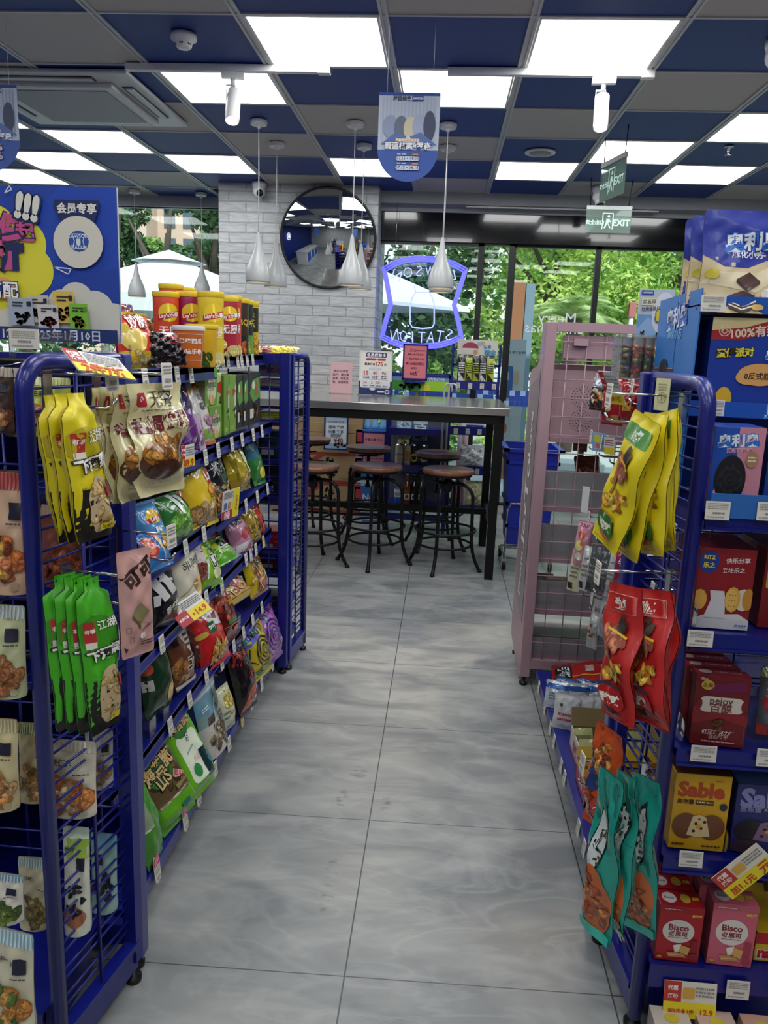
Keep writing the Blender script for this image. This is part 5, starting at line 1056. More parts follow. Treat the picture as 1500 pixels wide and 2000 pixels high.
# exit signs
EXG = glassmat('exit_acrylic', (.72, .86, .80), 1.0, .03, .25, (.55, .7, .62))
def exitsign(label, loc, rz, w=.29, h=.17, cordlen=None):
    r = empty('exit_sign', loc, label, 'exit sign', rz=rz); pt(MB().box((-w/2, -.003, 0), (w/2, .003, h)), 'panel', EXG, r); pt(MB().box((-w/2, -.008, h), (w/2, .008, h+.028)), 'lamp_bar', mat('exit_bar', '#c9cfcd', .4), r)
    m = MB(); layart(m, [('t', '安全出口', .2, .45, .105, '#cfe8dc', None, 0, False, .03), ('t', 'EXIT', .79, .45, .19, '#cfe8dc', None, 0, False, .03), ('r', .36, .15, .38, .85, '#bfe0d0'), ('r', .36, .83, .6, .87, '#bfe0d0'), ('r', .585, .15, .605, .85, '#bfe0d0'), ('e', .50, .72, .03, .06, '#e4f4ec'), ('p', [(.45, .62), (.52, .62), (.50, .40), (.44, .40)], '#e4f4ec'), ('p', [(.44, .40), (.48, .42), (.44, .2), (.40, .2)], '#e4f4ec'), ('p', [(.48, .42), (.51, .38), (.56, .22), (.53, .2)], '#e4f4ec'), ('p', [(.51, .6), (.56, .48), (.54, .45), (.49, .55)], '#e4f4ec')], w, h, flatmap(-.003), None)
    pt(m, 'exit_lettering', mat('exit_glow', (.62, .85, .74), .5, emit=.25), r)
    for s in (-1, 1): pt(MB().tube([(s*w*.42, 0, h+.02), (s*w*.46, 0, H-loc[2])], .0035, n=5), 'chain', DARKM, r)
p = aty(1186, 455, 6.3); exitsign('green glass exit sign with running figure over the entrance', (p.x, 6.3, p.z), 0, .335, .165)
p = aty(1183, 352, 5.2); exitsign('small exit sign seen nearly edge-on hanging from the ceiling', (.95, 5.05, 2.335), -1.33, .33, .20)
# window decal
r = empty('window_decal', aty(1075, 640, 7.19), 'white festive greeting lettering stuck on the entrance glass, read backwards', 'window sticker')
for s, dz, k in (('Merry', .07, .14), ('Christmas', 0, .12)):
    vs, fs, tw, th = textflat(s, .0); q = .3/2.2; m = MB().add([(-x*q+.05, 0, y*q+dz) for x, y in vs], fs); pt(m, 'lettering', mat('decal_white', '#e9eef0', .6), r)
# ================================================================ left side: board, cans, snacks
LX = lambda v=-.70: dict(x=v)
def Z(v): return dict(z=v)
LS = 'snack bag'
# big promotion board on top of the shelving end
xr, xl, zb, zt = -.630, -1.13, 1.384, 1.671
def U(px): return .53+.47*px/228
def V(py): return (671-py)/311
A = [('r', 0, 0, 1, 1, '#1b46b4'), ('p', [(0, 1), (.78, 1), (.5, .62), (0, .45)], '#1a42a8'), ('p', [(.62, .30), (1, .5), (1, .28), (.7, .1)], '#1a40a6')]
Y_ = '#e8df3c'
for cx, cy, r_ in ((-20, 470, 75), (45, 475, 50), (55, 528, 52), (10, 560, 60), (-50, 520, 90), (20, 610, 34), (-60, 600, 80)): A.append(('e', U(cx), V(cy), .47*r_/228*.92, r_/311, Y_))
Wc = '#d9d6ce'
for cx, cy, r_ in ((145, 580, 32), (115, 590, 26), (180, 600, 36), (215, 620, 32), (190, 640, 42), (240, 640, 36), (20, 640, 36), (-10, 650, 40), (60, 650, 30), (110, 640, 40)): A.append(('e', U(cx), V(cy), .47*r_/228, r_/311, Wc))
A += [('tw', '12件', U(5), V(443), .20, '#c9508c', '#16245c', .0, False, .035), ('t', '起', U(53), V(452), .075, '#c9508c', '#16245c', 0, False, .03), ('tw', '5折', U(-2), V(492), .20, '#c9508c', '#16245c', 0, False, .04), ('t', '!!!', U(60), V(402), .12, '#e4e2da', '#16245c', -.2, False, .06),
      ('p', [(U(112), V(387)), (U(198), V(387)), (U(196), V(402)), (U(186), V(430)), (U(124), V(430)), (U(110), V(402))], '#16245c'), ('tw', '会员专享', U(154), V(403), .155, '#e8e6de', None, 0, False, .035),
      ('e', U(155), V(469), .098, .166, '#ded8cc'), ('e', U(156), V(467), .040, .068, '#2450a8'), ('ln', [(U(144), V(453)), (U(168), V(453)), (U(164), V(467)), (U(168), V(481)), (U(144), V(481)), (U(148), V(467)), (U(144), V(453))], .003, '#dfe6f4'), ('t', 'LAWSON', U(156), V(457), .018, '#dfe6f4'), ('t', 'STATION', U(156), V(478), .015, '#dfe6f4'), ('rr', U(152), V(475), U(160), V(462), .004, '#dfe6f4'),
      ('ln', [(U(20), V(377)), (U(30), V(363)), (U(34), V(370)), (U(20), V(377))], .004, '#dfe6f4'), ('ln', [(U(108), V(520)), (U(140), V(522)), (U(134), V(533)), (U(108), V(520))], .004, '#dfe6f4'),
      ('e', U(5), V(565), .05, .07, '#e7a86a'), ('rr', U(-20), V(577), U(25), V(560), .01, '#223a7c'), ('t', '搭配', U(5), V(568), .065, '#fff', '#223a7c')]
def mini(cx, cy, w_, h_, c, c2, c3, ro=0):
    return [('p', [(U(cx-w_), V(cy+h_)), (U(cx+w_), V(cy+h_)), (U(cx+w_*.9), V(cy-h_)), (U(cx-w_*1.1), V(cy-h_))], c), ('cl', U(cx), V(cy+h_*.4), .47*w_*.7/228, h_*.4/311, 12, .012, [c2, shade(c2, .7)]), ('tx', U(cx-w_*.7), V(cy-h_*.3), U(cx+w_*.5), V(cy-h_*.75), 2, '#333'), ('rr', U(cx+w_*.45), V(cy-h_*.4), U(cx+w_*.8), V(cy-h_*.75), .003, c3)]
A += mini(75, 605, 20, 28, '#cfc5b8', '#4a3028', '#1c1c3a')+mini(125, 600, 20, 32, '#e0c25a', '#e09a3c', '#1c1c3a')+mini(42, 612, 24, 28, '#aab4c4', '#2d2122', '#1c1c3a')+mini(95, 620, 20, 24, '#d4cfd0', '#a02c34', '#1c1c3a')+mini(155, 618, 18, 26, '#7ec238', '#d8c84a', '#6a8a28')
A += [('r', 0, 0, 1, .088, '#16306e'), ('tw', '2024年12月12日~2025年1月10日', .62, .045, .62, '#dfe2ea', None, 0, False, .02)]
o = signmesh(xr-xl, zt-zb, A, .006, '#c3cad6').build('promotion_board', PAPER); o.location = ((xr+xl)/2, 1.505, zb); tag(o, 'large blue promotion board with a yellow cloud and dates, on the near left shelving', 'sign')
# small white price card and clear strip before it
o = board('price_card', 'white price card on a clear strip in front of the blue promotion board', 'price tag', (19,680), (76,682), (22,641), [('tx', .1, .5, .9, .9, 4, '#9a9894'), ('bc', .3, .3, .75, .42, '#666'), ('tx', .1, .08, .8, .2, 1, '#999')], '#dcd8d0', y=1.17)
pp = aty(100, 660, 1.2); o = MB().box((-.07, 0, -.009), (.035, .004, .009)).box((-.07, 0, -.035), (-.062, .004, -.009)).build('clear_card_strip', GREYA); o.location = pp; tag(o, 'clear plastic card strip running right from the white price card', 'card holder')
# ---- snack graphics
def lays(bg, flav, c2, pr='#c9202c'):
    return [('r', 0, 0, 1, .3, c2), ('e', .5, .72, .27, .13, '#f2c02c'), ('p', [(.16, .68), (.84, .74), (.84, .64), (.16, .6)], pr), ('t', "Lay's", .5, .67, .17, '#fff', None, .1, False, .03), ('t', flav, .5, .48, .16, '#fff', None, 0, False, .03), ('cl', .5, .2, .4, .14, 14, .14, ['#f0d468', '#e8c250'], .8)]
def canart(c, chip='#f0dd8a', txt='无限'):
    return [('e', .5, .74, .26, .13, '#f2d02c'), ('p', [(.22, .70), (.80, .78), (.80, .70), (.22, .62)], '#c22c28'), ('t', "Lay's乐事", .51, .70, .13, '#fff', None, .12, False, .03), ('t', txt, .5, .48, .25, '#fff', None, 0, False, .02), ('tx', .3, .39, .7, .42, 1, '#eee'), ('e', .3, .2, .13, .09, chip), ('e', .62, .12, .2, .08, shade(chip, .9)), ('cl', .5, .05, .4, .05, 8, .1, [chip])]
YL = mat('yellow_lid', '#e2c21e', .4)
def chipcan(label, px, y, z, top, col, art, r_=.037, lidc=None):
    p = aty(px, top, y); h = p.z-z; rt = empty('chip_can', (p.x, y+r_, z), label, 'snack can', rz=0)
    b = canmesh(r_, h-.008, art, col, 32, r_*1.02); bo = pt(b, 'can_body', CARD, rt, None, (0, 0, .55)); l = MB().lathe([(r_*1.05, h-.016), (r_*1.07, h-.012), (r_*1.07, h-.002), (r_*1.03, h), (r_*.95, h-.003), (0, h-.004)], 32, cap=False); smooth_sharp(pt(l, 'lid', lidc or YL, rt), 40)
chipcan('orange tall chip can in the front row on top of the left shelving', 315, 2.28, 1.326, 568, '#dd4a20', canart('o'))
chipcan('purple-red tall chip can between the orange and yellow cans', 361, 2.33, 1.326, 568, '#a01d58', canart('p'))
chipcan('yellow tall chip can right of the purple-red one', 404, 2.28, 1.326, 568, '#e3c522', canart('y', '#f4e8a0'))
chipcan('orange chip can standing behind the front row, only its rim showing', 326, 2.48, 1.326, 553, '#dd4a20', canart('o'))
chipcan('second orange chip can standing behind the purple-red one', 352, 2.60, 1.326, 560, '#dd4a20', canart('o'))
chipcan('dark red tall chip can behind the red one on the far top shelf', 436, 2.50, 1.353, 578, '#b01e3c', canart('r'))
chipcan('red tall chip can at the near end of the far top shelf', 444, 2.62, 1.353, 576, '#d0341f', canart('r'), .036)
chipcan('black chip can on the far top shelf', 462, 2.80, 1.353, 582, '#1c1c1a', [('p', [(.2, .9), (.8, .9), (.8, .4), (.2, .3)], '#3a2a14'), ('tw', 'BBQ', .5, .6, .5, '#d8c23a'), ('cl', .5, .15, .4, .12, 10, .12, ['#d8722a'])], .034)
chipcan('black and green chip can on the far top shelf', 472, 2.90, 1.353, 585, '#20261a', [('r', 0, 0, 1, .38, '#6aa02c'), ('tw', '青柠', .5, .6, .6, '#d8c23a'), ('cl', .5, .15, .4, .12, 10, .12, ['#b8c83a'])], .034)
chipcan('yellow box-like noodle can at the far end of the top shelf', 482, 2.98, 1.353, 588, '#d9b822', [('rr', .2, .45, .8, .92, .05, '#2a2418'), ('t', '东一燒', .5, .68, .2, '#e8c83a', None, 0, True), ('cl', .5, .2, .5, .16, 14, .1, ['#c8742a', '#e0a83a'])], .036)
# cups
def cup(label, px, y, z, top, col, art, r_, lid, lc):
    p = aty(px, top, y); h = p.z-z; rt = empty('snack_cup', (p.x, y+r_, z), label, 'snack cup'); pt(canmesh(r_*.8, h, art, col, 32, r_), 'cup_body', CARD, rt, None, (0, 0, .5)); smooth_sharp(pt(MB().lathe([(r_*1.03, h-.006), (r_*1.06, h), (r_*1.0, h+.006), (0, h+.006)], 32), 'lid', lid, rt), 40)
cup('orange paper snack cup with white print before the tall chip cans', 358, 2.0, 1.326, 640, '#cf6a22', [('ln', [(.2, .85), (.8, .85), (.8, .2), (.2, .2), (.2, .85)], .01, '#f4e8d8'), ('t', '口嗑西瓜', .5, .68, .13, '#fff', None, 0, False, .02), ('t', '小猫乐卷', .5, .42, .13, '#fff', None, 0, False, .02)], .041, WHITEP, '')
cup('yellow paper snack cup behind the orange one', 384, 2.12, 1.326, 637, '#dfb01e', [('cl', .5, .2, .4, .15, 10, .12, ['#3a5a20', '#e8c84a'])], .045, YL, '')
# top shelf bags
prod('snack_bag', 'red and yellow chip bag leaning back beside the blue promotion board', LS, 'pillow', (236,722), (304,716), (222,608), LX(-.74), 72, 12, .05, '#d23c1e', [('r', 0, 0, 1, .3, '#e3b42a'), ('e', .35, .5, .3, .22, '#e9cf6a'), ('cl', .55, .16, .36, .1, 8, .12, ['#efd67a', '#dcb84a']), ('t', '妙脆', .55, .84, .3, '#fff', '#9a1420', .1), ('e', .15, .7, .1, .08, '#f0d24a')], edge='#c8b42c')
prod('snack_bag', 'black and red crumpled snack bag lying on the near top shelf', LS, 'pillow', (292,712), (362,702), (284,648), LX(-.70), 62, 25, .05, '#171114', [('p', [(.5, 1), (1, 1), (1, .55), (.7, .6)], '#b8283a'), ('cl', .5, .4, .4, .3, 14, .05, ['#3a2024', '#5a1c28']), ('ln', [(.1, .8), (.9, .5)], .02, '#c04050')], crumple=.009, m=FOIL)
prod('snack_bag', 'small gold and brown snack bag on the near top shelf before the cups', LS, 'pillow', (338,718), (386,708), (338,666), LX(-.715), 75, 25, .05, '#8a6a2a', [('cl', .5, .5, .4, .35, 18, .1, ['#d8b84a', '#5a3a1c', '#e4d08a', '#2a2016'])], crumple=.006, m=FOIL)
prod('snack_bag', 'dark red small snack packet behind the red chip bag on the top shelf', LS, 'pillow', (236,640), (262,640), (236,594), LX(-.98), 80, 5, .04, '#6a1430', [('r', .5, 0, 1, 1, '#4a2a7a'), ('t', '糖', .3, .5, .5, '#d8c8d0')])
prod('snack_bag', 'small yellow snack packet poking up behind the black bag on the top shelf', LS, 'pillow', (262,650), (300,650), (262,620), LX(-.95), 80, 15, .04, '#d0a83a', [('cl', .5, .5, .4, .4, 8, .14, ['#efd67a', '#8a5a2a'])], m=FOIL)
for px, lab in ((237, 'left'), (287, 'right')):
    p = atx(px, 700, -.695); o = MB().box((-.002, -.028, 0), (.002, .028, .055)).build('shelf_divider', ACR); o.location = (p.x-.03, p.y, 1.326); tag(o, 'clear plastic divider on the near top shelf edge, '+lab+' one', 'divider')
# flexible clear bottle-shaped dividers and loose shelf talkers
def card(name, label, BL, BR, TL, plane, yaw, lean, art, col, t=.0012):
    w, h, loc, rot = fit(BL, BR, TL, yaw, lean, **plane); o = signmesh(w, h, art, t, col).build(name, PAPER); o.location = loc; o.rotation_euler = rot; return tag(o, label, 'price tag')
PROMO = lambda big: [('r', 0, .38, .27, 1, '#b8343c'), ('r', 0, 0, 1, .38, '#ecd92c'), ('t', '优惠', .135, .8, .11, '#fff', None, 0, False, .03), ('t', '活动', .135, .58, .11, '#fff', None, 0, False, .03), ('tx', .32, .5, .95, .92, 4, '#8a8c90'), ('tw', big, .5, .18, .78, '#c44a22', None, 0, False, .03)]
# second shelf
z2 = 1.091
prod('snack_bag', 'deep purple snack bag on the second shelf, behind the hanging chicken leg pouches', LS, 'pillow', (338,896), (388,872), (322,742), LX(-.72), 90, 14, .07, '#4a1a66', [('e', .5, .35, .35, .2, '#7a3a9a'), ('ln', [(.1, .3), (.4, .25), (.8, .4)], .015, '#c8a84a'), ('ln', [(.2, .5), (.5, .45)], .012, '#d86ab8'), ('e', .3, .8, .3, .1, '#5f8a3a'), ('ln', [(.3, .15), (.6, .2)], .02, '#b070d0')], m=FOIL, crumple=.004)
prod('snack_bag', 'lilac and white potato chip bag leaning on the second shelf', LS, 'pillow', (368,885), (400,868), (345,748), LX(-.705), 90, 15, .06, '#c8a8c8', [('r', 0, .5, 1, 1, '#d8d4d4'), ('p', [(0, 1), (.25, 1), (0, .4)], '#b8242c'), ('cl', .5, .25, .35, .18, 10, .16, ['#b888b8', '#d8b8d0']), ('e', .5, .82, .2, .07, '#e8c23a')])
prod('snack_bag', 'white and green potato chip bag with a red edge on the second shelf', LS, 'pillow', (392,872), (418,862), (352,742), LX(-.70), 90, 16, .06, '#dcd8d4', [('p', [(.75, 1), (1, 1), (1, 0), (.92, 0)], '#c23a2c'), ('e', .4, .88, .22, .07, '#c8242c'), ('e', .4, .80, .16, .05, '#f0b83a'), ('t', '花', .4, .68, .22, '#8a9aa0'), ('t', '薯片', .5, .55, .26, '#444a50'), ('r', 0, 0, 1, .22, '#8ab83a'), ('cl', .55, .28, .3, .12, 8, .16, ['#d8a8c0', '#c890b0'])], edge='#c84a3a')
o = card('shelf_talker', 'oval green shelf talker card hanging from the near top shelf', (338,829), (353,829), (334,752), LX(-.66), 80, 0, [], '#7c8c5a'); bpy.data.objects.remove(o)
w, h, loc, rot = fit((331,829), (357,829), (331,753), 62, 0, x=-.655); P = [(w/2*math.cos(t), h/2+h/2*math.sin(t)) for t in [2*PI*i/28 for i in range(28)]]
o = signmesh(w, h, [('e', .5, .5, .42, .46, '#2f6a44'), ('r', .15, .66, .85, .78, '#d8dcc8'), ('t', '买就送', .5, .72, .2, '#2f6a44'), ('tx', .2, .3, .8, .6, 5, '#7fb05a'), ('r', .2, .2, .8, .3, '#d8c23a')], .0015, '#4a8a5a', outline=P).build('shelf_talker', PAPER); o.location = loc; o.rotation_euler = rot; tag(o, 'oval green shelf talker card hanging below the near top shelf', 'price tag')
JA = [('e', .5, .42, .36, .36, '#d8d6b4'), ('e', .5, .8, .08, .1, '#d8d6b4'), ('t', 'Lay\'s', .5, .72, .18, '#c23a3a'), ('t', 'Jumbo', .5, .56, .26, '#3a5a34'), ('tx', .3, .4, .7, .48, 2, '#7a9a5a'), ('e', .5, .14, .18, .14, '#d8a86a'), ('e', .38, .2, .1, .12, '#e4c07a')]
prod('snack_box', 'upper green and cream snack box of the two stacked on the second shelf', 'snack box', 'box', (401,794), (425,791), (402,721), LX(-.70), 90, 0, .16, '#6fa034', JA, side='#8a7a70', top='#7fae48', lart=[('r', 0, .55, 1, 1, '#7f9a3a'), ('cl', .5, .7, .3, .15, 10, .07, ['#d88a3a', '#e0b85a']), ('tx', .1, .1, .9, .5, 8, '#c8c0c8')])
prod('snack_box', 'lower green and cream snack box of the two stacked on the second shelf', 'snack box', 'box', (410,861), (433,853), (410,795), LX(-.69), 90, 0, .16, '#6fa034', JA, side='#7f9a3a', top='#7fae48')
prod('snack_can', 'pale green round chip can next to the stacked green boxes', 'snack can', 'can', (426,856), (438,850), (426,729), LX(-.70), 90, 0, .06, '#b8cc8a', [('e', .5, .78, .3, .09, '#c8382c'), ('t', '美滋', .5, .5, .3, '#2a3a20', None, 0, True), ('e', .4, .2, .3, .12, '#e8c84a')])
for k, (a, b_, t_, c) in enumerate((((438,851), (448,846), (438,733), '#6f9a2c'), ((449,846), (461,840), (449,733), '#7aa634'))):
    prod('snack_box', 'tall slim green snack box on the second shelf, '+('left' if k == 0 else 'right')+' of the two', 'snack box', 'box', a, b_, t_, LX(-.69), 90, 0, .07, c, [('e', 1.0, .55, .3, .3, '#d8d8c0'), ('t', '青柠', .7, .7, .3, '#c8382c'), ('cl', .8, .35, .2, .15, 6, .1, ['#e09a3a', '#d8e08a']), ('tx', .2, .05, .6, .12, 2, '#c8e08a')])
BGA = [('p', [(.3, .85), (.9, .9), (1, .5), (.4, .42), (.1, .6)], '#5f9a34'), ('t', '8', .6, .68, .4, '#c82c2c'), ('e', .4, .75, .12, .08, '#e0e8c8'), ('cl', .5, .25, .2, .18, 8, .1, ['#e0b85a', '#c8843a']), ('rr', .1, .12, .4, .3, .02, '#d8d4c8')]
for k, (a, b_, t_) in enumerate((((462,838), (474,834), (462,733)), ((475,834), (484,831), (475,732)), ((485,831), (508,826), (485,728)))):
    prod('snack_box', 'black and green tall snack box on the second shelf, '+('nearest', 'middle', 'farthest')[k]+' of the three', 'snack box', 'box', a, b_, t_, LX(-.69), 90, 0, .07, '#141614', BGA)
# third shelf
z3 = .863
prod('snack_bag', 'light blue potato chip bag at the near end of the third shelf', LS, 'pillow', (285,1098), (330,1078), (262,985), LX(-.70), 88, 18, .08, '#5a9ad8', lays('b', '青柠', '#8ac0e8', '#a82430'), edge='#7ab4e4')
prod('snack_bag', 'blue summer chip bag in front of the light blue one on the third shelf', LS, 'pillow', (292,1120), (334,1090), (285,1040), LX(-.675), 88, 25, .06, '#2f78c4', [('e', .2, .6, .2, .3, '#b8423a'), ('e', .2, .6, .13, .22, '#e8886a'), ('p', [(.45, .9), (.62, .9), (.56, .1)], '#d8b07a'), ('e', .53, .9, .1, .12, '#c84a3a'), ('cl', .8, .4, .15, .3, 6, .1, ['#e0a84a'])], edge='#3a88d4')
prod('snack_bag', 'dark green cucumber chip bag on the third shelf', LS, 'pillow', (327,1062), (376,1042), (302,978), LX(-.70), 90, 18, .09, '#2f7a34', [('cl', .5, .3, .4, .26, 12, .16, ['#7ab84a', '#5f9e3c', '#9ccf6a'], .9), ('p', [(.78, 1), (.95, 1), (1, .1), (.9, .1)], '#a8242c'), ('p', [(.35, 1), (.5, 1), (.6, .5), (.5, .5)], '#d8e0dc'), ('p', [(.55, .95), (.72, .95), (.7, .6)], '#c8d4d0')], edge='#2a6a30')
prod('snack_bag', 'large yellow potato chip bag on the third shelf', LS, 'pillow', (372,1042), (424,1018), (352,898), LX(-.70), 90, 16, .10, '#e3c01e', [('e', .85, .66, .22, .14, '#b8262c'), ('t', 'Lay', .82, .66, .24, '#fff', None, .1, False, .03), ('e', .1, .82, .3, .1, '#9a8454'), ('cl', .4, .2, .36, .13, 9, .17, ['#b89460', '#d8bc82', '#a47e4c'], .8), ('e', .8, .48, .22, .08, '#e8a01e'), ('tx', .6, .36, .9, .42, 2, '#8a5a1c')], edge='#e8cc3a')
prod('snack_bag', 'clear pretzel snack bag behind the yellow chip bag', LS, 'pillow', (412,1012), (438,1000), (398,945), LX(-.71), 90, 12, .06, '#6a5a44', [('cl', .5, .5, .4, .4, 26, .1, ['#c8843a', '#e0a04a', '#8a5024'])])
prod('snack_bag', 'black snack bag with white strokes on the third shelf', LS, 'pillow', (420,985), (450,972), (392,888), LX(-.71), 90, 18, .07, '#15171a', [('t', '木沏', .45, .66, .42, '#c8ccd0', None, .3, False, .0), ('p', [(.6, 1), (1, .9), (1, .7)], '#c8a82c'), ('cl', .6, .2, .35, .16, 12, .12, ['#e0c07a', '#c89a4a', '#f0dca0'], .4), ('ln', [(.5, .95), (1, .5)], .02, '#d8dce0')], m=FOIL)
prod('snack_bag', 'glossy yellow snack bag on the third shelf, far half', LS, 'pillow', (455,965), (487,948), (430,868), LX(-.70), 90, 17, .09, '#b8a41e', [('r', 0, 0, 1, .25, '#a88a2a'), ('cl', .6, .15, .3, .12, 9, .13, ['#e0cc9a', '#c8a85a']), ('ln', [(.75, .9), (.8, .35)], .05, '#2a2418'), ('p', [(.5, 1), (.7, 1), (.8, .3), (.74, .3)], '#e8e4c0'), ('p', [(.1, .6), (.3, .65), (.2, .2)], '#8a7a14')], m=FOIL, crumple=.004)
prod('snack_bag', 'green and teal snack bag with a lemon, far end of third shelf', LS, 'pillow', (497,950), (517,938), (470,856), LX(-.71), 90, 17, .07, '#2f7a34', [('r', 0, .5, .7, 1, '#2a6a8a'), ('p', [(.7, 1), (1, .9), (1, .4), (.8, .4)], '#1c1f20'), ('ln', [(.2, .3), (.9, .6)], .04, '#a8c83a'), ('ln', [(.3, .8), (.5, .5), (.9, .5)], .03, '#8ab83a'), ('e', .6, .22, .25, .11, '#e0d83a'), ('r', 0, 0, 1, .1, '#4a9a3a')])
# fourth shelf
z4 = .662
prod('snack_bag', 'black snack bag with big white characters at the near end of the fourth shelf', LS, 'pillow', (300,1240), (350,1212), (284,1098), LX(-.70), 90, 12, .08, '#121214', [('r', 0, .8, .7, 1, '#b08a4a'), ('p', [(.25, .8), (.45, .84), (.8, .46), (.6, .42)], '#d4d4d2'), ('p', [(.05, .72), (.25, .72), (.5, .42), (.3, .38)], '#d4d4d2'), ('p', [(.1, .5), (.25, .5), (.2, .36), (.08, .36)], '#d4d4d2'), ('ln', [(.3, .68), (.75, .62)], .05, '#d4d4d2'), ('t', '香辣味', .6, .26, .17, '#d8d8d4', None, .2, False, .03), ('e', .85, .95, .1, .05, '#d8c8cc')])
prod('snack_bag', 'white honey butter chip bag with black Korean letters on the fourth shelf', LS, 'pillow', (345,1222), (392,1190), (329,1076), LX(-.695), 90, 8, .09, '#d4cfbc', [('r', .0, .93, 1, 1, '#c83a5a'), ('e', .38, .92, .14, .06, '#8a2430'), ('t', '허니버터', .62, .72, .2, '#241c1c', None, .1, False, -.0), ('e', .68, .38, .11, .16, '#e0c06a'), ('e', .58, .45, .08, .06, '#b08a4a'), ('ln', [(.1, .35), (.5, .46)], .02, '#a88a5a'), ('cl', .5, .1, .4, .07, 10, .07, ['#d8caa0', '#e4dcc0'])], edge='#d8d2bc')
prod('snack_bag', 'brown and clear nut bag behind the white Korean chip bag', LS, 'pillow', (384,1148), (406,1136), (378,1068), LX(-.70), 90, 12, .05, '#8a4a34', [('p', [(0, 1), (1, 1), (.7, .5), (0, .6)], '#d8cccc'), ('cl', .5, .3, .4, .2, 10, .14, ['#8a4028', '#a8583a'])])
prod('snack_bag', 'lime green snack bag with black lettering on the fourth shelf', LS, 'pillow', (398,1158), (430,1132), (376,1060), LX(-.69), 90, 20, .08, '#7cb82a', [('p', [(0, 1), (.6, 1), (.4, .6), (0, .8)], '#c8d84a'), ('t', '玉', .65, .72, .3, '#1a2014'), ('t', 'ŪD', .72, .5, .36, '#1a2014', '#e8ecd8'), ('e', .6, .25, .2, .1, '#d8d8a8'), ('p', [(.1, .5), (.4, .6), (.2, .2)], '#d8e4c8')], edge='#5fae2a')
prod('snack_bag', 'second lime green snack bag lying beside the first on the fourth shelf', LS, 'pillow', (428,1108), (465,1092), (404,1062), LX(-.70), 90, 45, .07, '#6ab82a', [('e', .7, .7, .25, .2, '#3a2044'), ('p', [(0, 1), (.5, 1), (.3, .3)], '#c8d84a'), ('tx', .3, .3, .7, .6, 3, '#e0ecd0')], edge='#58c020', crumple=.005)
prod('snack_bag', 'red and brown snack bag lying under the third shelf, behind the lime bags', LS, 'pillow', (398,1064), (436,1052), (384,1036), LX(-.78), 90, 60, .05, '#5a1f24', [('cl', .6, .4, .3, .3, 8, .13, ['#b84a24', '#8a2a2a'])])
prod('snack_bag', 'dusty pink snack bag with two red cherries and white bottom on the fourth shelf', LS, 'pillow', (462,1092), (492,1072), (424,1014), LX(-.70), 90, 24, .10, '#b8809a', [('r', 0, 0, 1, .26, '#d8d4d8'), ('e', .45, .42, .13, .1, '#b8323c'), ('e', .68, .48, .13, .1, '#c23a44'), ('t', 'SIMI', .4, .8, .26, '#1a1418', None, .1), ('tx', .3, .66, .7, .72, 1, '#3a2a30'), ('cl', .6, .1, .3, .08, 8, .1, ['#c86a80', '#e8e0e4']), ('p', [(0, 1), (.3, .4), (0, .3)], '#a06a84')], edge='#a8748e')
prod('snack_bag', 'gold clear nut snack bag on the fourth shelf', LS, 'pillow', (487,1066), (508,1050), (458,990), LX(-.70), 90, 20, .08, '#b89a3a', [('cl', .5, .5, .42, .42, 46, .09, ['#dcc468', '#c8a03a', '#efe0a0', '#8a6a24'], .4), ('rr', .6, .25, .9, .38, .03, '#23304a')], m=FOIL)
prod('snack_bag', 'bright red snack bag at the far end of the fourth shelf', LS, 'pillow', (502,1052), (516,1040), (476,984), LX(-.70), 90, 20, .08, '#b8301e', [('e', .7, .42, .22, .1, '#1a1614'), ('t', '★', .7, .42, .2, '#d8b83a'), ('cl', .6, .2, .3, .12, 8, .13, ['#d8622a', '#c8401e']), ('tx', .5, .6, .9, .7, 2, '#e8c05a')])
# fifth shelf
prod('snack_bag', 'dark green snack bag with a chip picture, near end of fifth shelf', LS, 'pillow', (284,1410), (336,1372), (276,1262), LX(-.70), 88, 8, .10, '#16341a', [('p', [(.62, .36), (.95, .44), (1, .1), (.7, .0), (.55, .2)], '#d8b04a'), ('p', [(.7, .3), (.95, .34), (.9, .12)], '#e4c468'), ('e', .1, .7, .14, .08, '#a8442a'), ('rr', 0, .4, .16, .55, .02, '#c8c4bc')], edge='#14301a')
prod('snack_bag', 'brown snack bag with one big black character on the fifth shelf', LS, 'pillow', (345,1352), (380,1325), (330,1232), LX(-.70), 90, 12, .07, '#6a3c24', [('p', [(.3, 1), (.9, 1), (1, .4), (.7, .5)], '#c8bcb4'), ('cl', .3, .35, .28, .25, 9, .2, ['#a8703a', '#8a5428', '#c08a4a']), ('t', '土', .72, .4, .5, '#171210', '#d8c8b8'), ('r', 0, 0, 1, .08, '#d8cfc4'), ('tx', .6, .6, .9, .85, 3, '#3a3030'), ('r', 0, .7, .3, 1, '#2a1418')], edge='#8a8480')
prod('snack_bag', 'dark brown patterned bag behind the red bag on the fifth shelf', LS, 'pillow', (386,1312), (405,1298), (362,1232), LX(-.71), 90, 14, .05, '#5a2a24', [('cl', .5, .5, .4, .4, 16, .1, ['#8a4a34', '#c8a88a', '#4a6a2a'])])
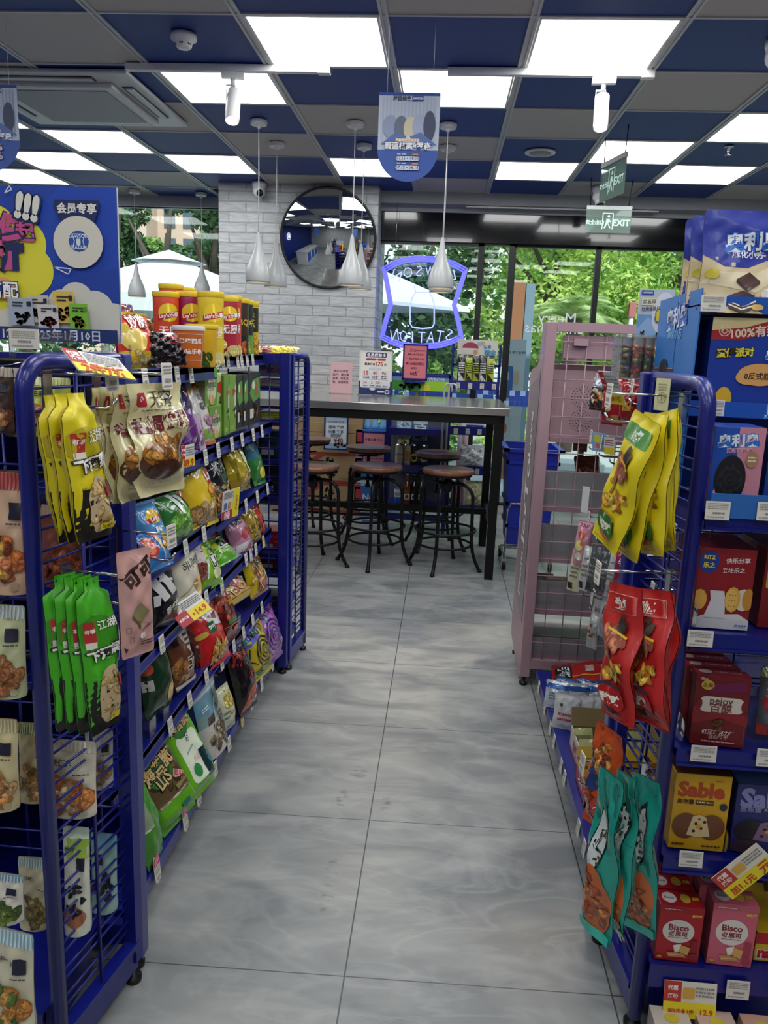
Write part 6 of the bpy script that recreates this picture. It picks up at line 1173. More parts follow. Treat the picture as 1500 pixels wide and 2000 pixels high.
prod('snack_bag', 'red shrimp cracker bag with a white flame and fries picture on the fifth shelf', LS, 'pillow', (400,1318), (446,1276), (360,1212), LX(-.69), 90, 20, .09, '#b81f1c', [('p', [(.35, .9), (.75, .98), (.98, .72), (.8, .62), (.5, .68)], '#dcd8d8'), ('p', [(.5, .82), (.85, .86), (.75, .72)], '#8a1a2a'), ('rr', .38, .56, .6, .74, .04, '#1f5a34'), ('t', '辛味', .49, .65, .1, '#fff'), ('cl', .55, .22, .35, .16, 22, .13, ['#e0b85a', '#c8943a', '#efd488'], .2), ('rr', .88, .3, 1, .5, .02, '#3a6ab8'), ('e', .15, .6, .14, .05, '#c8a84a')], edge='#c8283a')
prod('snack_bag', 'deep red spicy snack bag with a food picture on the fifth shelf', LS, 'pillow', (425,1268), (462,1235), (406,1158), LX(-.70), 90, 14, .10, '#5f1512', [('cl', .5, .62, .36, .22, 26, .1, ['#a83a24', '#c8604a', '#7a2018']), ('rr', .35, .32, .75, .4, .02, '#3f7a44'), ('r', .5, .85, .9, .97, '#2a4a34'), ('e', .75, .2, .18, .05, '#c8502a'), ('ln', [(.1, .3), (.9, .28)], .015, '#c86a3a')], edge='#6a1f1c')
prod('snack_bag', 'brown and yellow noodle snack bag lying flat on the fifth shelf', LS, 'brick', (444,1192), (494,1170), (432,1136), LX(-.69), 90, 48, .07, '#8a4a1e', [('cl', .5, .6, .4, .3, 30, .12, ['#d8a04a', '#c07a2c', '#e4c06a'], .3), ('e', .6, .6, .16, .16, '#a82c3a'), ('r', 0, 0, 1, .22, '#c8a81e'), ('r', 0, 0, 1, .08, '#6a1c18')])
prod('snack_bag', 'gold noodle snack bag with black lettering at the far end of the fifth shelf', LS, 'pillow', (492,1172), (520,1146), (468,1090), LX(-.69), 90, 18, .08, '#a87a2c', [('r', 0, 0, .25, 1, '#c8b01e'), ('cl', .5, .4, .36, .34, 34, .12, ['#dcb468', '#c08a3a', '#e8d090'], .35), ('t', '點心麵', .7, .75, .2, '#17120e', None, .3, False, .03), ('e', .85, .4, .14, .12, '#dcd8cc'), ('ln', [(.3, 1), (.35, .1)], .04, '#8a1f1c'), ('e', .6, .25, .14, .08, '#b84a6a')], edge='#8a5a34')
# bottom shelf
zb_ = .118
prod('snack_bag', 'green snack pack partly hidden by the end post on the bottom shelf', LS, 'flat', (290,1705), (322,1668), (274,1530), Z(zb_), 90, 14, .05, '#3f8a22', [('r', 0, .5, .4, 1, '#8a9a7a')])
prod('snack_bag', 'green seaweed snack pack with a brown window lying against the bottom shelf', LS, 'brick', (322,1635), (377,1565), (282,1470), Z(zb_), 90, 32, .07, '#5a9e1c', [('rr', .05, .3, .9, .96, .04, '#5c4a2c'), ('cl', .5, .62, .38, .3, 24, .1, ['#4a3a22', '#6f5c38', '#3a3220']), ('e', .4, .68, .32, .2, '#3a7a2c'), ('e', .4, .68, .26, .16, '#2a5a3a'), ('t', '海苔脆', .42, .74, .26, '#d8b87a', '#241a12', .15, False, .03), ('t', '山S', .4, .58, .26, '#d8b87a', '#241a12', .15, False, .03), ('t', '原味', .75, .5, .13, '#d84a4a', '#f0e0d8', -.6), ('p', [(.55, .42), (.9, .42), (.95, .40), (.55, .36)], '#8a7a50'), ('rr', .5, .12, .7, .2, .02, '#2a6a5a')], edge='#4c9418')
prod('snack_bag', 'green and white seaweed snack pack leaning on the bottom shelf', LS, 'brick', (376,1568), (408,1500), (334,1395), Z(zb_), 90, 30, .07, '#6ab01e', [('rr', .15, .15, .85, .72, .1, '#dfe8d0'), ('e', .42, .82, .27, .14, '#3a7a34'), ('t', '海苔脆', .45, .84, .24, '#d8b090', '#2a2014', .1, False, .03), ('tw', '5', .5, .66, .08, '#e8e8e8', '#222'), ('rr', .62, .12, .84, .46, .02, '#16323a'), ('e', .9, .3, .12, .08, '#2a7a7a'), ('e', .36, .28, .12, .08, '#2f8a4a'), ('ln', [(.3, .5), (.55, .55)], .03, '#7aa8a0'), ('t', '소금', .5, .4, .12, '#e0b0b0')], edge='#5aa01c')
prod('snack_bag', 'blue-grey seafood snack pouch with black brush characters on the bottom shelf', LS, 'stand', (398,1492), (440,1452), (388,1326), Z(zb_), 85, 10, .06, '#5f93a8', [('r', 0, .78, 1, 1, '#a8bcc8'), ('r', 0, .8, 1, .815, '#d8e0e4'), ('r', 0, 0, 1, .42, '#b8b4ac'), ('p', [(0, .42), (1, .42), (1, .55), (.5, .48), (0, .6)], '#7a9494'), ('p', [(.3, .5), (.55, .5), (.5, .4), (.25, .4)], '#3a3230'), ('cl', .55, .2, .34, .15, 26, .1, ['#6a5638', '#8a744c', '#4a3c28'], .5), ('t', '御屋味鱼', .62, .48, .24, '#14110f', '#d8d4cc', 0, True, .01), ('tx', .15, .6, .4, .66, 2, '#dfe8ec')])
prod('snack_bag', 'cream and yellow snack bag behind the seafood pouch on the bottom shelf', LS, 'pillow', (434,1436), (458,1408), (424,1352), Z(zb_), 90, 12, .07, '#c8c8a8', [('cl', .6, .6, .3, .3, 14, .12, ['#d8c048', '#c8a83a', '#e8dc8a'], .5), ('tx', .1, .3, .4, .5, 2, '#4a6a5a')])
prod('snack_bag', 'black and red spicy snack bag with an orange bottom on the bottom shelf', LS, 'pillow', (470,1402), (498,1366), (438,1272), Z(zb_), 90, 14, .11, '#140d0e', [('p', [(0, 0), (1, 0), (1, .38), (.45, .34), (.2, .2)], '#b8481c'), ('cl', .7, .22, .24, .14, 12, .1, ['#d8702a', '#3a2a20', '#c8b49a']), ('t', '麻辣', .5, .76, .42, '#8a2024', None, -.2, False, .03), ('t', '火米', .68, .5, .26, '#8a2024', None, -.2, False, .02), ('r', 0, .94, 1, 1, '#5a2a34')], edge='#1f1416')
SPI = lambda c, c2: [('o', .52, .45, .3, .86, c2), ('o', .52, .45, .22, .84, c2), ('o', .52, .45, .14, .8, c2), ('o', .52, .45, .07, .7, c2), ('ln', [(.25, .25), (.3, .15), (.7, .15), (.75, .25)], .015, c2), ('t', 'NATTY', .5, .82, .2, c2, None, .1), ('o', .78, .2, .1, .8, c2), ('ln', [(.1, .6), (.05, .4), (.2, .3)], .015, c2)]
prod('snack_bag', 'shiny yellow snack bag with a black spiral drawing on the bottom shelf', LS, 'pillow', (492,1340), (528,1298), (470,1228), Z(zb_), 90, 16, .12, '#c8b42a', [('p', [(.0, 1), (.7, 1), (.5, .7), (0, .6)], '#6a74d8'), ('cl', .25, .8, .22, .14, 14, .07, ['#58d88a', '#7ab8e8', '#9a6ae0', '#d8e05a'], .4), ('p', [(.1, .2), (.4, .25), (.3, .05)], '#2f7a34')]+SPI('y', '#2a2414'), m=FOIL, crumple=.004, edge='#c8b83a')
prod('snack_bag', 'shiny purple snack bag with a dark spiral drawing on the bottom shelf', LS, 'pillow', (512,1312), (548,1268), (494,1188), Z(zb_), 90, 16, .12, '#b86ac8', [('r', 0, .8, 1, 1, '#5a2a6a'), ('cl', .3, .6, .2, .16, 8, .07, ['#a8b8f0', '#d8a8f0', '#8ae0d0'], .4), ('p', [(.6, .3), (.9, .4), (.8, .2)], '#d890e0')]+SPI('p', '#4a1f78'), m=FOIL, crumple=.004, edge='#8a4aa0')
# promo cards on the left shelves
card('promotion_card', 'yellow and white promotion card standing upright below the second shelf', (355,915), (380,915), (350,872), LX(-.655), 78, 0, PROMO('¥9.9'), '#dedcd8')
card('promotion_card', 'white and yellow sale card with two prices beside the pink cherry bag', (432,1018), (464,1012), (433,962), LX(-.65), 75, -5, [('r', .62, 0, 1, 1, '#ecd92c'), ('r', 0, 0, .62, .3, '#b8343c'), ('t', '会员', .3, .19, .17, '#fff'), ('t', '优惠', .3, .09, .17, '#fff'), ('tx', .06, .72, .56, .95, 5, '#5a5c60'), ('r', .1, .36, .24, .6, '#3a6ab8'), ('r', .34, .36, .5, .6, '#d8903a'), ('t', '17.6▸12.9', .82, .5, .13, '#8a2a1a', None, PI/2, False, .03)], '#dedcd8')
o = signmesh(.11, .065, [('r', 0, .0, .38, .6, '#b8343c'), ('r', .38, 0, 1, .5, '#ecd92c'), ('tw', '会员优惠', .19, .3, .3, '#fff'), ('tw', '▸14.9', .7, .25, .45, '#c23a22', None, 0, False, .03), ('tx', .3, .6, .95, .92, 4, '#66686c')], .0012, '#dedcd8').build('promotion_card', PAPER); o.location = atx(386, 1208, -.63); o.rotation_euler = (-.75, -.25, 1.1); tag(o, 'tilted yellow sale card on the fourth shelf edge above the red shrimp cracker bag', 'price tag')
# clear dividers standing on the lower shelves
DV = None
for k, (px, py, zz, lab) in enumerate(((410,1060,.863,'third shelf beside the green cucumber bag'), (448,1130,.662,'fourth shelf beside the lime bags'), (412,1400,.412,'fifth shelf beside the brown bag'), (330,1430,.412,'fifth shelf beside the dark green bag'), (462,1290,.387,'fifth shelf beside the deep red bag'), (487,1225,.387,'fifth shelf beside the noodle bag'), (362,1600,.118,'bottom shelf before the seaweed packs'), (456,1432,.118,'bottom shelf beside the cream bag'), (500,740,1.353,'far top shelf'), (430,735,1.353,'top shelf between the two bays'))):
    p = atz(px, py, zz) if zz < 1.2 else atx(px, py, -.72)
    P = rrect(-.075, 0, 0, .055, .02, 4); n = len(P); m = MB(); m.add([(a, -.001, b) for a, b in P]+[(a, .001, b) for a, b in P], [tuple(range(n)), tuple(range(2*n-1, n-1, -1))]+[(i, n+i, n+(i+1) % n, (i+1) % n) for i in range(n)]); m.box((-.003, -.04, 0), (-.001, .001, .045))
    o = m.build('shelf_divider', ACR); o.location = (-.687 if zz < 1.2 else -.735, p.y, zz+.001); tag(o, 'clear plastic divider on the '+lab, 'divider')
# small yellow wrapped cakes on top of the far rack and goods on the shelves behind its grid
for k, (px, c, lab) in enumerate(((498, '#d8c878', 'leftmost'), (517, '#8a4a4a', 'second from left'), (536, '#d8c23a', 'third from left'), (553, '#d8c23a', 'rightmost'), (568, '#dcd08a', 'pale one at the right end'))):
    p = aty(px, 680, 3.3); o = bagmesh(.075 if k < 4 else .05, .05, .035, [('r', .3, 0, .7, 1, shade(c, 1.15)), ('tx', .32, .3, .68, .7, 2, '#8a5a1a')], c, 'pillow', seed=k+60).build('wrapped_cake', FOIL); o.location = (p.x, 3.27+.01*k, 1.362); o.rotation_euler = (-1.1, 0, .2*math.sin(k)); tag(o, 'small wrapped cake on top of the far left rack, '+lab, 'cake')
GD = [(1.225, '#d8d4cc', .03, 'white and yellow flat carton'), (1.085, '#8a8a2c', .035, 'olive green flat pack'), (.926, '#23304a', .11, 'dark blue bottle carton'), (.769, '#1a1c24', .12, 'dark tall pouch'), (.525, '#a8202c', .08, 'red box of round sweets'), (.435, '#6a2a34', .07, 'dark red round cake pack'), (.271, '#2a2c34', .04, 'black and red low box'), (.12, '#2f6aa0', .12, 'blue and white low carton')]
for k, (z, c, hh, lab) in enumerate(GD):
    for j, xx in enumerate((-.70, -.86)):
        o = boxmesh(.13, hh, .12, [('tx', .1, .3, .9, .8, 2, shade(c, 1.6) if c != '#d8d4cc' else '#a8323c'), ('rr', .1, .1, .5, .3, .02, '#d8d4cc')]*1, c, lart=None).build('snack_carton', CARD); o.location = (xx, 3.28, z+.001); tag(o, lab+' behind the left end grid, '+('nearer the aisle' if j == 0 else 'farther from the aisle'), 'carton')
o = board('price_sign', 'white sign with a large red price behind the left end grid', 'sign', (505,735), (552,735), (505,705), [('r', 0, 0, 1, 1, '#d4d0cc'), ('tw', '加2元', .62, .45, .6, '#a83038', None, 0, False, .03), ('tx', .05, .8, .95, .95, 1, '#333'), ('e', .2, .6, .14, .2, '#8a8088')], '#d4d0cc', y=3.40)
# ---- hooks on the near left panel
YP = '#dccb12'
def jiang(c, dk):
    return [('r', 0, 0, 1, .36, '#17150f'), ('p', [(.0, .36), (0, .42), (.6, .36), (1, .5), (1, .36)], c), ('e', .6, .24, .36, .2, '#c8b088'), ('cl', .6, .24, .3, .16, 16, .17, ['#d8b878', '#e4cc98', '#c09a58'], .35), ('e', .35, .66, .42, .12, shade(c, .82)), ('rr', .04, .58, .27, .74, .03, '#b02c28'), ('t', '有嚼', .155, .68, .11, '#f0d8d0', None, 0, False, .03), ('r', .04, .57, .27, .61, '#d8d0c8'), ('t', '江湖', .58, .71, .25, '#e8e4dc', shade(c, .62), .08, False, .02),
            ('t', '下酒菜', .47, .53, .285, '#e4e2dc', '#13110e', .12, False, .05), ('rr', .86, .44, .99, .68, .01, '#dcd8cc'), ('t', '泡椒', .925, .6, .1, '#221c14', None, 0, True), ('rr', .8, .28, .98, .36, .03, '#a8242c'), ('rr', .55, .06, .85, .105, .02, '#d8c41e'), ('t', '旺辣', .7, .082, .09, '#3a2a10')]
for k, (BL, BR, TL, xx, lab) in enumerate((((152,1064), (214,1040), (112,770), -.53, 'front one'), ((130,1062), (196,1042), (84,772), -.56, 'second from the front'), ((112,1062), (170,1045), (66,774), -.59, 'rearmost, mostly hidden'))):
    prod('snack_pouch', 'yellow pouch of spiced snack hanging from the near left panel, '+lab, 'snack pouch', 'flat', BL, BR, TL, dict(x=xx), 78-2*k, 6, .035, YP, jiang(YP, ''), neck=(.86, .915, .48), roll=.7, m=MATT, crumple=.004, wave=.004, back='#b8a810')
for k in range(4):
    dx = -22*k; xx = -.535-.022*k
    prod('snack_pouch', 'green pouch of spiced snack on the lower left hook, '+('front one', 'second from the front', 'third from the front', 'rearmost')[k], 'snack pouch', 'flat', (176+dx, 1440-3*k), (238+dx*.6, 1408), (152+dx*1.0, 1135-2*k), dict(x=xx), 66-3*k, 5, .035, '#43ac1e', jiang('#43ac1e', ''), neck=(.88, .925, .46), m=MATT, crumple=.004, wave=.004, back='#1a4a12')
CK = [('r', 0, 0, 1, 1, '#d9d0a0'), ('rr', .12, .80, .27, .92, .01, '#b02a38'), ('e', .195, .865, .03, .025, '#e8d8c8'), ('t', '无穷', .55, .865, .24, '#221d1a', None, 0, False, .0), ('tx', .2, .755, .8, .775, 1, '#7a7464'), ('t', '盐焗鸡腿', .5, .65, .225, '#6a1f24', '#e0d8b4', .12, False, .05), ('rr', .12, .57, .3, .61, .01, '#6a1f24'),
      ('e', .42, .32, .42, .18, '#5a3518'), ('e', .42, .39, .40, .14, '#9a6420'), ('cl', .42, .43, .33, .10, 26, .12, ['#b0742a', '#c88c3c', '#8a5418'], .5), ('e', .38, .25, .28, .08, '#4f2e18'), ('tx', .2, .10, .6, .13, 1, '#a89c74')]
CK = CK[1:]
for k, (BL, BR, TL, xx) in enumerate((((264,975), (362,962), (250,750), -.515), ((232,985), (300,968), (212,752), -.54), ((212,985), (262,968), (188,756), -.562), ((196,982), (236,968), (172,758), -.585))):
    prod('snack_pouch', 'cream vacuum pouch with a chicken leg hanging over the aisle, '+('front one', 'second from the front', 'third from the front', 'rearmost')[k], 'snack pouch', 'vac', BL, BR, TL, dict(x=xx), 70-2*k, 3, .05, '#d9d0a0', CK, m=FILM, crumple=.003, wave=.014, back='#c8bf8c')
prod('snack_pouch', 'dusty pink snack pouch with brown lettering on the lower left hook', 'snack pouch', 'flat', (238,1290), (300,1250), (206,1085), dict(x=-.50), 58, 2, .02, '#c99a94', [('t', '可可', .55, .78, .5, '#3a231c', None, .5, False, .05), ('p', [(.25, .42), (.5, .52), (.75, .42), (.5, .3)], '#8a8458'), ('p', [(.25, .42), (.5, .3), (.5, .26), (.25, .38)], '#5a5432'), ('ln', [(.4, .35), (.75, .3)], .01, '#5a3a34'), ('t', '可可爱爱小饼', .7, .28, .07, '#5a3a34', None, .5), ('e', .55, .2, .1, .03, '#d8d4d0'), ('ln', [(.1, .3), (.2, .3), (.2, .25), (.1, .25), (.1, .3)], .01, '#5a3a34'), ('ln', [(.2, .2), (.3, .2), (.3, .15), (.2, .15), (.2, .2)], .01, '#5a3a34'), ('tx', .5, .1, .9, .15, 2, '#4a302c'), ('p', [(.02, .12), (.14, .1), (.08, .06)], '#3a2420'), ('ln', [(.3, .95), (.5, .88)], .008, '#5a3a34'), ('ln', [(.45, .96), (.65, .88)], .008, '#5a3a34')], m=MATT, crumple=.003, back='#b88a84')
o = signmesh(.105, .06, PROMO('2件7折'), .0015, '#dddbd6').build('promotion_card', PAPER); o.location = atx(212, 733, -.52); o.rotation_euler = (-1.0, .15, 1.05); tag(o, 'slanting red, white and yellow promotion card on the upper left hook', 'price tag')
# ---- near-left end display: fruit and nut pouches hanging towards the camera
DKL_ = '#1d1c34'
def fruit(bg, top, stripe, food, pics, txt='', dk=True):
    return [('r', 0, .86, 1, 1, top)]+[('r', .08*i, .86, .08*i+.035, 1, stripe) for i in range(13)]+([('rr', .66, .62, .9, .76, .01, DKL_)] if dk else [])+([('t', txt, .35, .72, .13, '#2a2724')] if txt else [])+[('cl', .5, .28, .42, .2, 26, .17, pics, .55), ('e', .85, .08, .07, .04, shade(bg, .85)), ('tx', .64, .57, .92, .6, 1, '#4a4844')]
FP = [('brown and white date pouch at the left edge, on the top row', (-60,842), (30,846), (-60,715), 1.24, '#4a342c', fruit('#4a342c', '#c8bcb0', '#b0a498', 0, ['#c8843a', '#e0a85a', '#8a4c28']), 0),
      ('grey pouch of dark fruit on the top row, seen between the left hooks', (14,850), (62,850), (14,718), 1.27, '#6f747c', fruit('#6f747c', '#c8c0bc', '#b4aca8', 0, ['#2a2024', '#4a3030', '#3a2a30']), 0),
      ('yellow pouch behind the wire panel, on the top row', (52,850), (140,850), (52,735), 1.36, '#cfd46a', fruit('#cfd46a', '#dde0a8', '#c8ce84', 0, ['#e0a868', '#d8844a', '#e8c08a'], '芒果', False), 0),
      ('sweet potato pouch on the second row at the left edge', (-30,1150), (60,1175), (-16,920), 1.20, '#c8a488', fruit('#c8a488', '#a84a4a', '#b85a58', 0, ['#b8582a', '#d0743a', '#8a3c20', '#d8a84a']), -6),
      ('orange dried fruit pouch behind the wire panel on the second row', (84,1140), (170,1142), (84,985), 1.34, '#7a4030', fruit('#7a4030', '#c8a898', '#b89888', 0, ['#b8522c', '#8a3c24', '#c86c3c']), 0),
      ('pale green pouch of mushroom biscuits on the third row at the left edge', (-40,1352), (54,1345), (-36,1178), 1.18, '#c3c79a', fruit('#c3c79a', '#a8b4b8', '#c8cfc8', 0, ['#a8683a', '#8a5028', '#b87c4a']), 0),
      ('cream peanut pouch on the fourth row at the left edge', (-45,1570), (40,1572), (-40,1400), 1.19, '#d2c494', fruit('#d2c494', '#c8bc90', '#d8cea8', 0, ['#c88a4a', '#a8683a', '#e0b478'], '花生'), 0),
      ('cream almond pouch just left of the wire panel on the fourth row', (40,1555), (100,1560), (38,1410), 1.27, '#ccbd94', fruit('#ccbd94', '#8a9468', '#b8c090', 0, ['#b8884a', '#c89a64', '#8a6a3a']), 0),
      ('white almond strip pouch seen through the wire panel on the fourth row', (84,1582), (190,1566), (66,1440), 1.30, '#d6cfbc', fruit('#d6cfbc', '#d0cab8', '#d8d2c4', 0, ['#b8602c', '#d88a4a', '#c87438', '#e4c8a0'], '米花仁条', False), 0),
      ('grey-white pouch of nut strips deeper behind the wire panel', (168,1530), (222,1520), (168,1420), 1.40, '#a8a49c', fruit('#a8a49c', '#b8b4ac', '#a8a49c', 0, ['#a87c54', '#8a6a4c']), 0),
      ('blue and white striped prune pouch on the fifth row', (-30,1785), (48,1790), (-30,1700), 1.17, '#cfccc0', fruit('#cfccc0', '#7aa0b0', '#b8ccd0', 0, ['#5f7a34', '#8a9a4a', '#48602a']), -4),
      ('cream and yellow olive pouch behind the striped one on the fifth row', (40,1800), (104,1800), (-8,1668), 1.25, '#c8c0a0', fruit('#c8c0a0', '#9ab4b8', '#c8d4d0', 0, ['#8a7a44', '#6a5a30', '#a89458'], '沙味', False), 0),
      ('white and lime prune pouch with a bowl picture seen through the wires', (128,1812), (178,1800), (116,1612), 1.27, '#d4d6c4', [('r', 0, .72, 1, .9, '#a8cc4a'), ('r', 0, .9, 1, 1, '#b8c8b8'), ('rr', .55, .6, .85, .72, .01, DKL_), ('e', .5, .18, .44, .1, '#a8684a'), ('cl', .5, .34, .36, .16, 18, .12, ['#23202a', '#3a323c', '#141218']), ('t', '秋梅', .3, .8, .2, '#2a3a20')], 0),
      ('dark plum pouch deeper behind the wire panel on the fifth row', (180,1770), (230,1750), (176,1625), 1.38, '#8fb0a8', [('r', 0, .8, 1, 1, '#7ab0c0'), ('rr', .2, .6, .5, .74, .01, DKL_), ('cl', .5, .32, .4, .22, 18, .14, ['#23202a', '#3a323c', '#4a3038'])], 0),
      ('green lime flavour dried fruit pouch slanting at the bottom left edge', (-20,1990), (70,2025), (-40,1800), 1.10, '#cfc9ae', fruit('#cfc9ae', '#9cc0cc', '#c8dce0', 0, ['#6f8a34', '#c8843a', '#55702c', '#e0a450'], '条(青柠味)', True), -10)]
for lab, BL, BR, TL, yy, c, art, sl in FP:
    o = prod('fruit_pouch', lab, 'snack pouch', 'stand', BL, BR, TL, dict(y=yy), sl, 3, .045, c, art, m=MATT, crumple=.003)
# long chrome hooks of that display
r = empty('hook_bar', (-.90, 1.44, 0), 'chrome hooks holding the fruit and nut pouches at the left edge', 'hook rack')
for zz in (1.345, 1.13, .93, .75, .55):
    pt(MB().tube([(-.2, 0, zz), (.19, 0, zz)], .006, n=8), 'cross_bar', DARKM, r)
    for xx in (-.08, .02, .12): pt(MB().tube([(xx, 0, zz), (xx, -.27, zz-.02), (xx, -.285, zz-.005)], .0026, n=6), 'hook', CHROME, r)
    for xx in (.02, .12):
        addtag(r, (xx, -.29, zz-.045), 0, TG, 0, 1.15)
sp = MB()
for i in range(26): a = i*1.2; sp.tube([(i*.006, .004*math.cos(a), 1.352+.006*math.sin(a)), ((i+.5)*.006, .004*math.cos(a+.6), 1.352+.006*math.sin(a+.6))], .0012, n=4)
pt(sp, 'coil_spring', WHITEP, r, (-.02, -.12, -.01))
# ================================================================ right side
# end display: biscuit boxes on the shelves, facing the camera
F = lambda y=1.445: dict(y=y)
def ebox(label, BL, BR, TL, d, col, art, yaw=0, y=1.445, zs=None, **kw):
    w, h, loc, rot = fit(BL, BR, TL, yaw, 0, y=y)
    mb = boxmesh(w, h, d, art, col, **kw); a = rot[2]; loc = loc+Vector((-math.sin(a), math.cos(a), 0))*d/2
    if zs: loc.z = zs
    o = mb.build('biscuit_box', CARD); o.location = loc; o.rotation_euler = rot; return tag(o, label, 'biscuit box')
OB = '#1440a8'
def oreo(cx, cy, k, c='#e8eef6', oc='#2f6fd0', bo=.035): return [('tw', '奥利奥', cx, cy, k, c, oc, .08, False, bo)]
# cardboard display stand (a blue tray tower) on the upper part
r = empty('cardboard_display', (.80, 1.56, 1.128), 'blue cardboard biscuit display standing on the top steel shelf of the right end rack', 'display stand')
bx0, bx1, by0, by1, bz = -.285, .33, -.135, .10, 0
bx0 = -.322; by0 = 0.0; by1 = .135
s = MB(); zT = aty(1357, 562, 1.56).z-1.128; P = [(by0, 0), (by0, zT), (by1+.15, zT-.006), (by1+.15, .25), (by1, .25), (by1, 0)]; n = len(P)
sw = MB(); sw.add([(bx0, a, b) for a, b in P]+[(bx0+.003, a, b) for a, b in P], [tuple(range(n)), tuple(range(2*n-1, n-1, -1))]+[(i, n+i, n+(i+1) % n, (i+1) % n) for i in range(n)], '#2a78c8')
layart(sw, [('r', 0, .3, 1, .6, '#2a74c8'), ('r', 0, 0, 1, .3, '#3a94dc')]+oreo(.5, .88, .5, bo=.02)+[('tw', '威化小方', .5, .80, .34, '#7ac0f0'), ('e', .3, .62, .1, .05, '#1c2430')], by1+.15-by0, zT, lambda x, y, z: (bx0-z, -x+(by0+by1+.15)/2, y), None)
pt(sw, 'side_panel', CARD, r)
pt(MB().box((bx1, by0, 0), (bx1+.003, by1, .36), '#2a78c8').box((bx0, by1-.003, 0), (bx1, by1, .36), '#1a4fae'), 'back_panel', CARD, r)
zf = lambda py: aty(1400, py, 1.56).z-1.128
for z in (zf(800), zf(595)): pt(MB().box((bx0, by0, z-.003), (bx1, by1, z), '#1a4fae'), 'tray_floor', CARD, r)
def lip(z0, z1, arts): m = MB(); m.box((bx0, by0-.003, z0), (bx1, by0, z1), '#1a55b4'); layart(m, arts, bx1-bx0, z1-z0, lambda x, y, z: (x+(bx0+bx1)/2, by0-.003-z, z0+y), None, .0004, .0001); pt(m, 'tray_lip', CARD, r)
LT = [('tw', '奥利奥', .31, .5, .18, '#d8e6f4', '#3f8ad8', .06, False, .03), ('tw', '奥利奥', .75, .5, .2, '#d8e6f4', '#3f8ad8', .06, False, .03)]

lip(zf(814), zf(784), LT); lip(zf(611), zf(578), LT)
# items in it
OW = [('r', 0, 0, 1, .62, '#d2bf98'), ('p', [(0, .62), (.0, .57), (.25, .45), (.5, .44), (.8, .55), (1, .64), (1, .7), (0, .66)], '#1c2f9a'), ('p', [(0, .3), (.6, .2), (1, .45), (1, .55), (.6, .4), (.2, .4)], '#e0d2b0')]+oreo(.55, .70, .62)+[('tw', '威化小方', .5, .575, .36, '#dfe4f0', None, 0, False, .02), ('e', .12, .38, .08, .05, '#c8b83a'),
    ('p', [(.38, .33), (.52, .40), (.64, .32), (.5, .24)], '#4a2a24'), ('p', [(.38, .33), (.5, .24), (.5, .21), (.38, .30)], '#2a1614'), ('p', [(.5, .24), (.64, .32), (.64, .29), (.5, .21)], '#38201c'), ('p', [(.3, .17), (.45, .22), (.6, .17), (.45, .11)], '#4a2a24'), ('r', .3, .10, .6, .13, '#e4dcd0'), ('p', [(.3, .15), (.45, .10), (.6, .15), (.6, .05), (.45, .0), (.3, .05)], '#38201c'), ('ln', [(.3, .12), (.45, .07), (.6, .12)], .02, '#dcd4c8'), ('ln', [(.3, .085), (.45, .035), (.6, .085)], .015, '#dcd4c8'), ('e', .75, .18, .1, .07, '#c8c4c0'), ('e', .62, .06, .07, .03, '#e0b86a'), ('e', .1, .13, .06, .03, '#e0b86a'), ('e', .9, .28, .04, .03, '#e0b86a')]
for k, (BL, BR, TL, yy, lab) in enumerate((((1358,612), (1530,625), (1358,408), 1.60, 'front one'), ((1336,604), (1480,612), (1336,420), 1.66, 'middle one'), ((1324,600), (1450,606), (1326,428), 1.72, 'rear one'))):
    prod('wafer_pouch', 'blue and cream wafer pouch in the upper tray of the cardboard display, '+lab, 'snack pouch', 'stand', BL, BR, TL, dict(y=yy-.02), 2, 3, .05, '#1c2f9a', OW, m=MATT, crumple=.002, wave=.004, back='#9a8a60')
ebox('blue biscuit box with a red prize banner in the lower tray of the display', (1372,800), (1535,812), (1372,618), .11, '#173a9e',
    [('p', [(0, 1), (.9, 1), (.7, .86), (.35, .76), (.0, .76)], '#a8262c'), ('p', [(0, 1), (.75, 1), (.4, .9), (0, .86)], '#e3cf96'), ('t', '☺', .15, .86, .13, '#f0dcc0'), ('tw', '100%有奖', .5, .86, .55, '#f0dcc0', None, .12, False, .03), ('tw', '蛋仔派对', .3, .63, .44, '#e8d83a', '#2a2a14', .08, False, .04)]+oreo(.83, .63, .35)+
    [('e', .62, .4, .26, .12, '#e0a860'), ('e', .48, .37, .14, .08, '#e0a860'), ('e', .78, .37, .14, .08, '#e0a860'), ('tw', '0反式脂肪', .64, .385, .4, '#3a2416', None, 0, False, .02), ('o', 1.0, .2, .16, .85, '#8a7a3a'), ('e', 1.0, .2, .13, .11, '#b89a4a'), ('e', .22, .13, .10, .13, '#dcb030')], y=1.568, top='#1a4fae', side='#12307e')
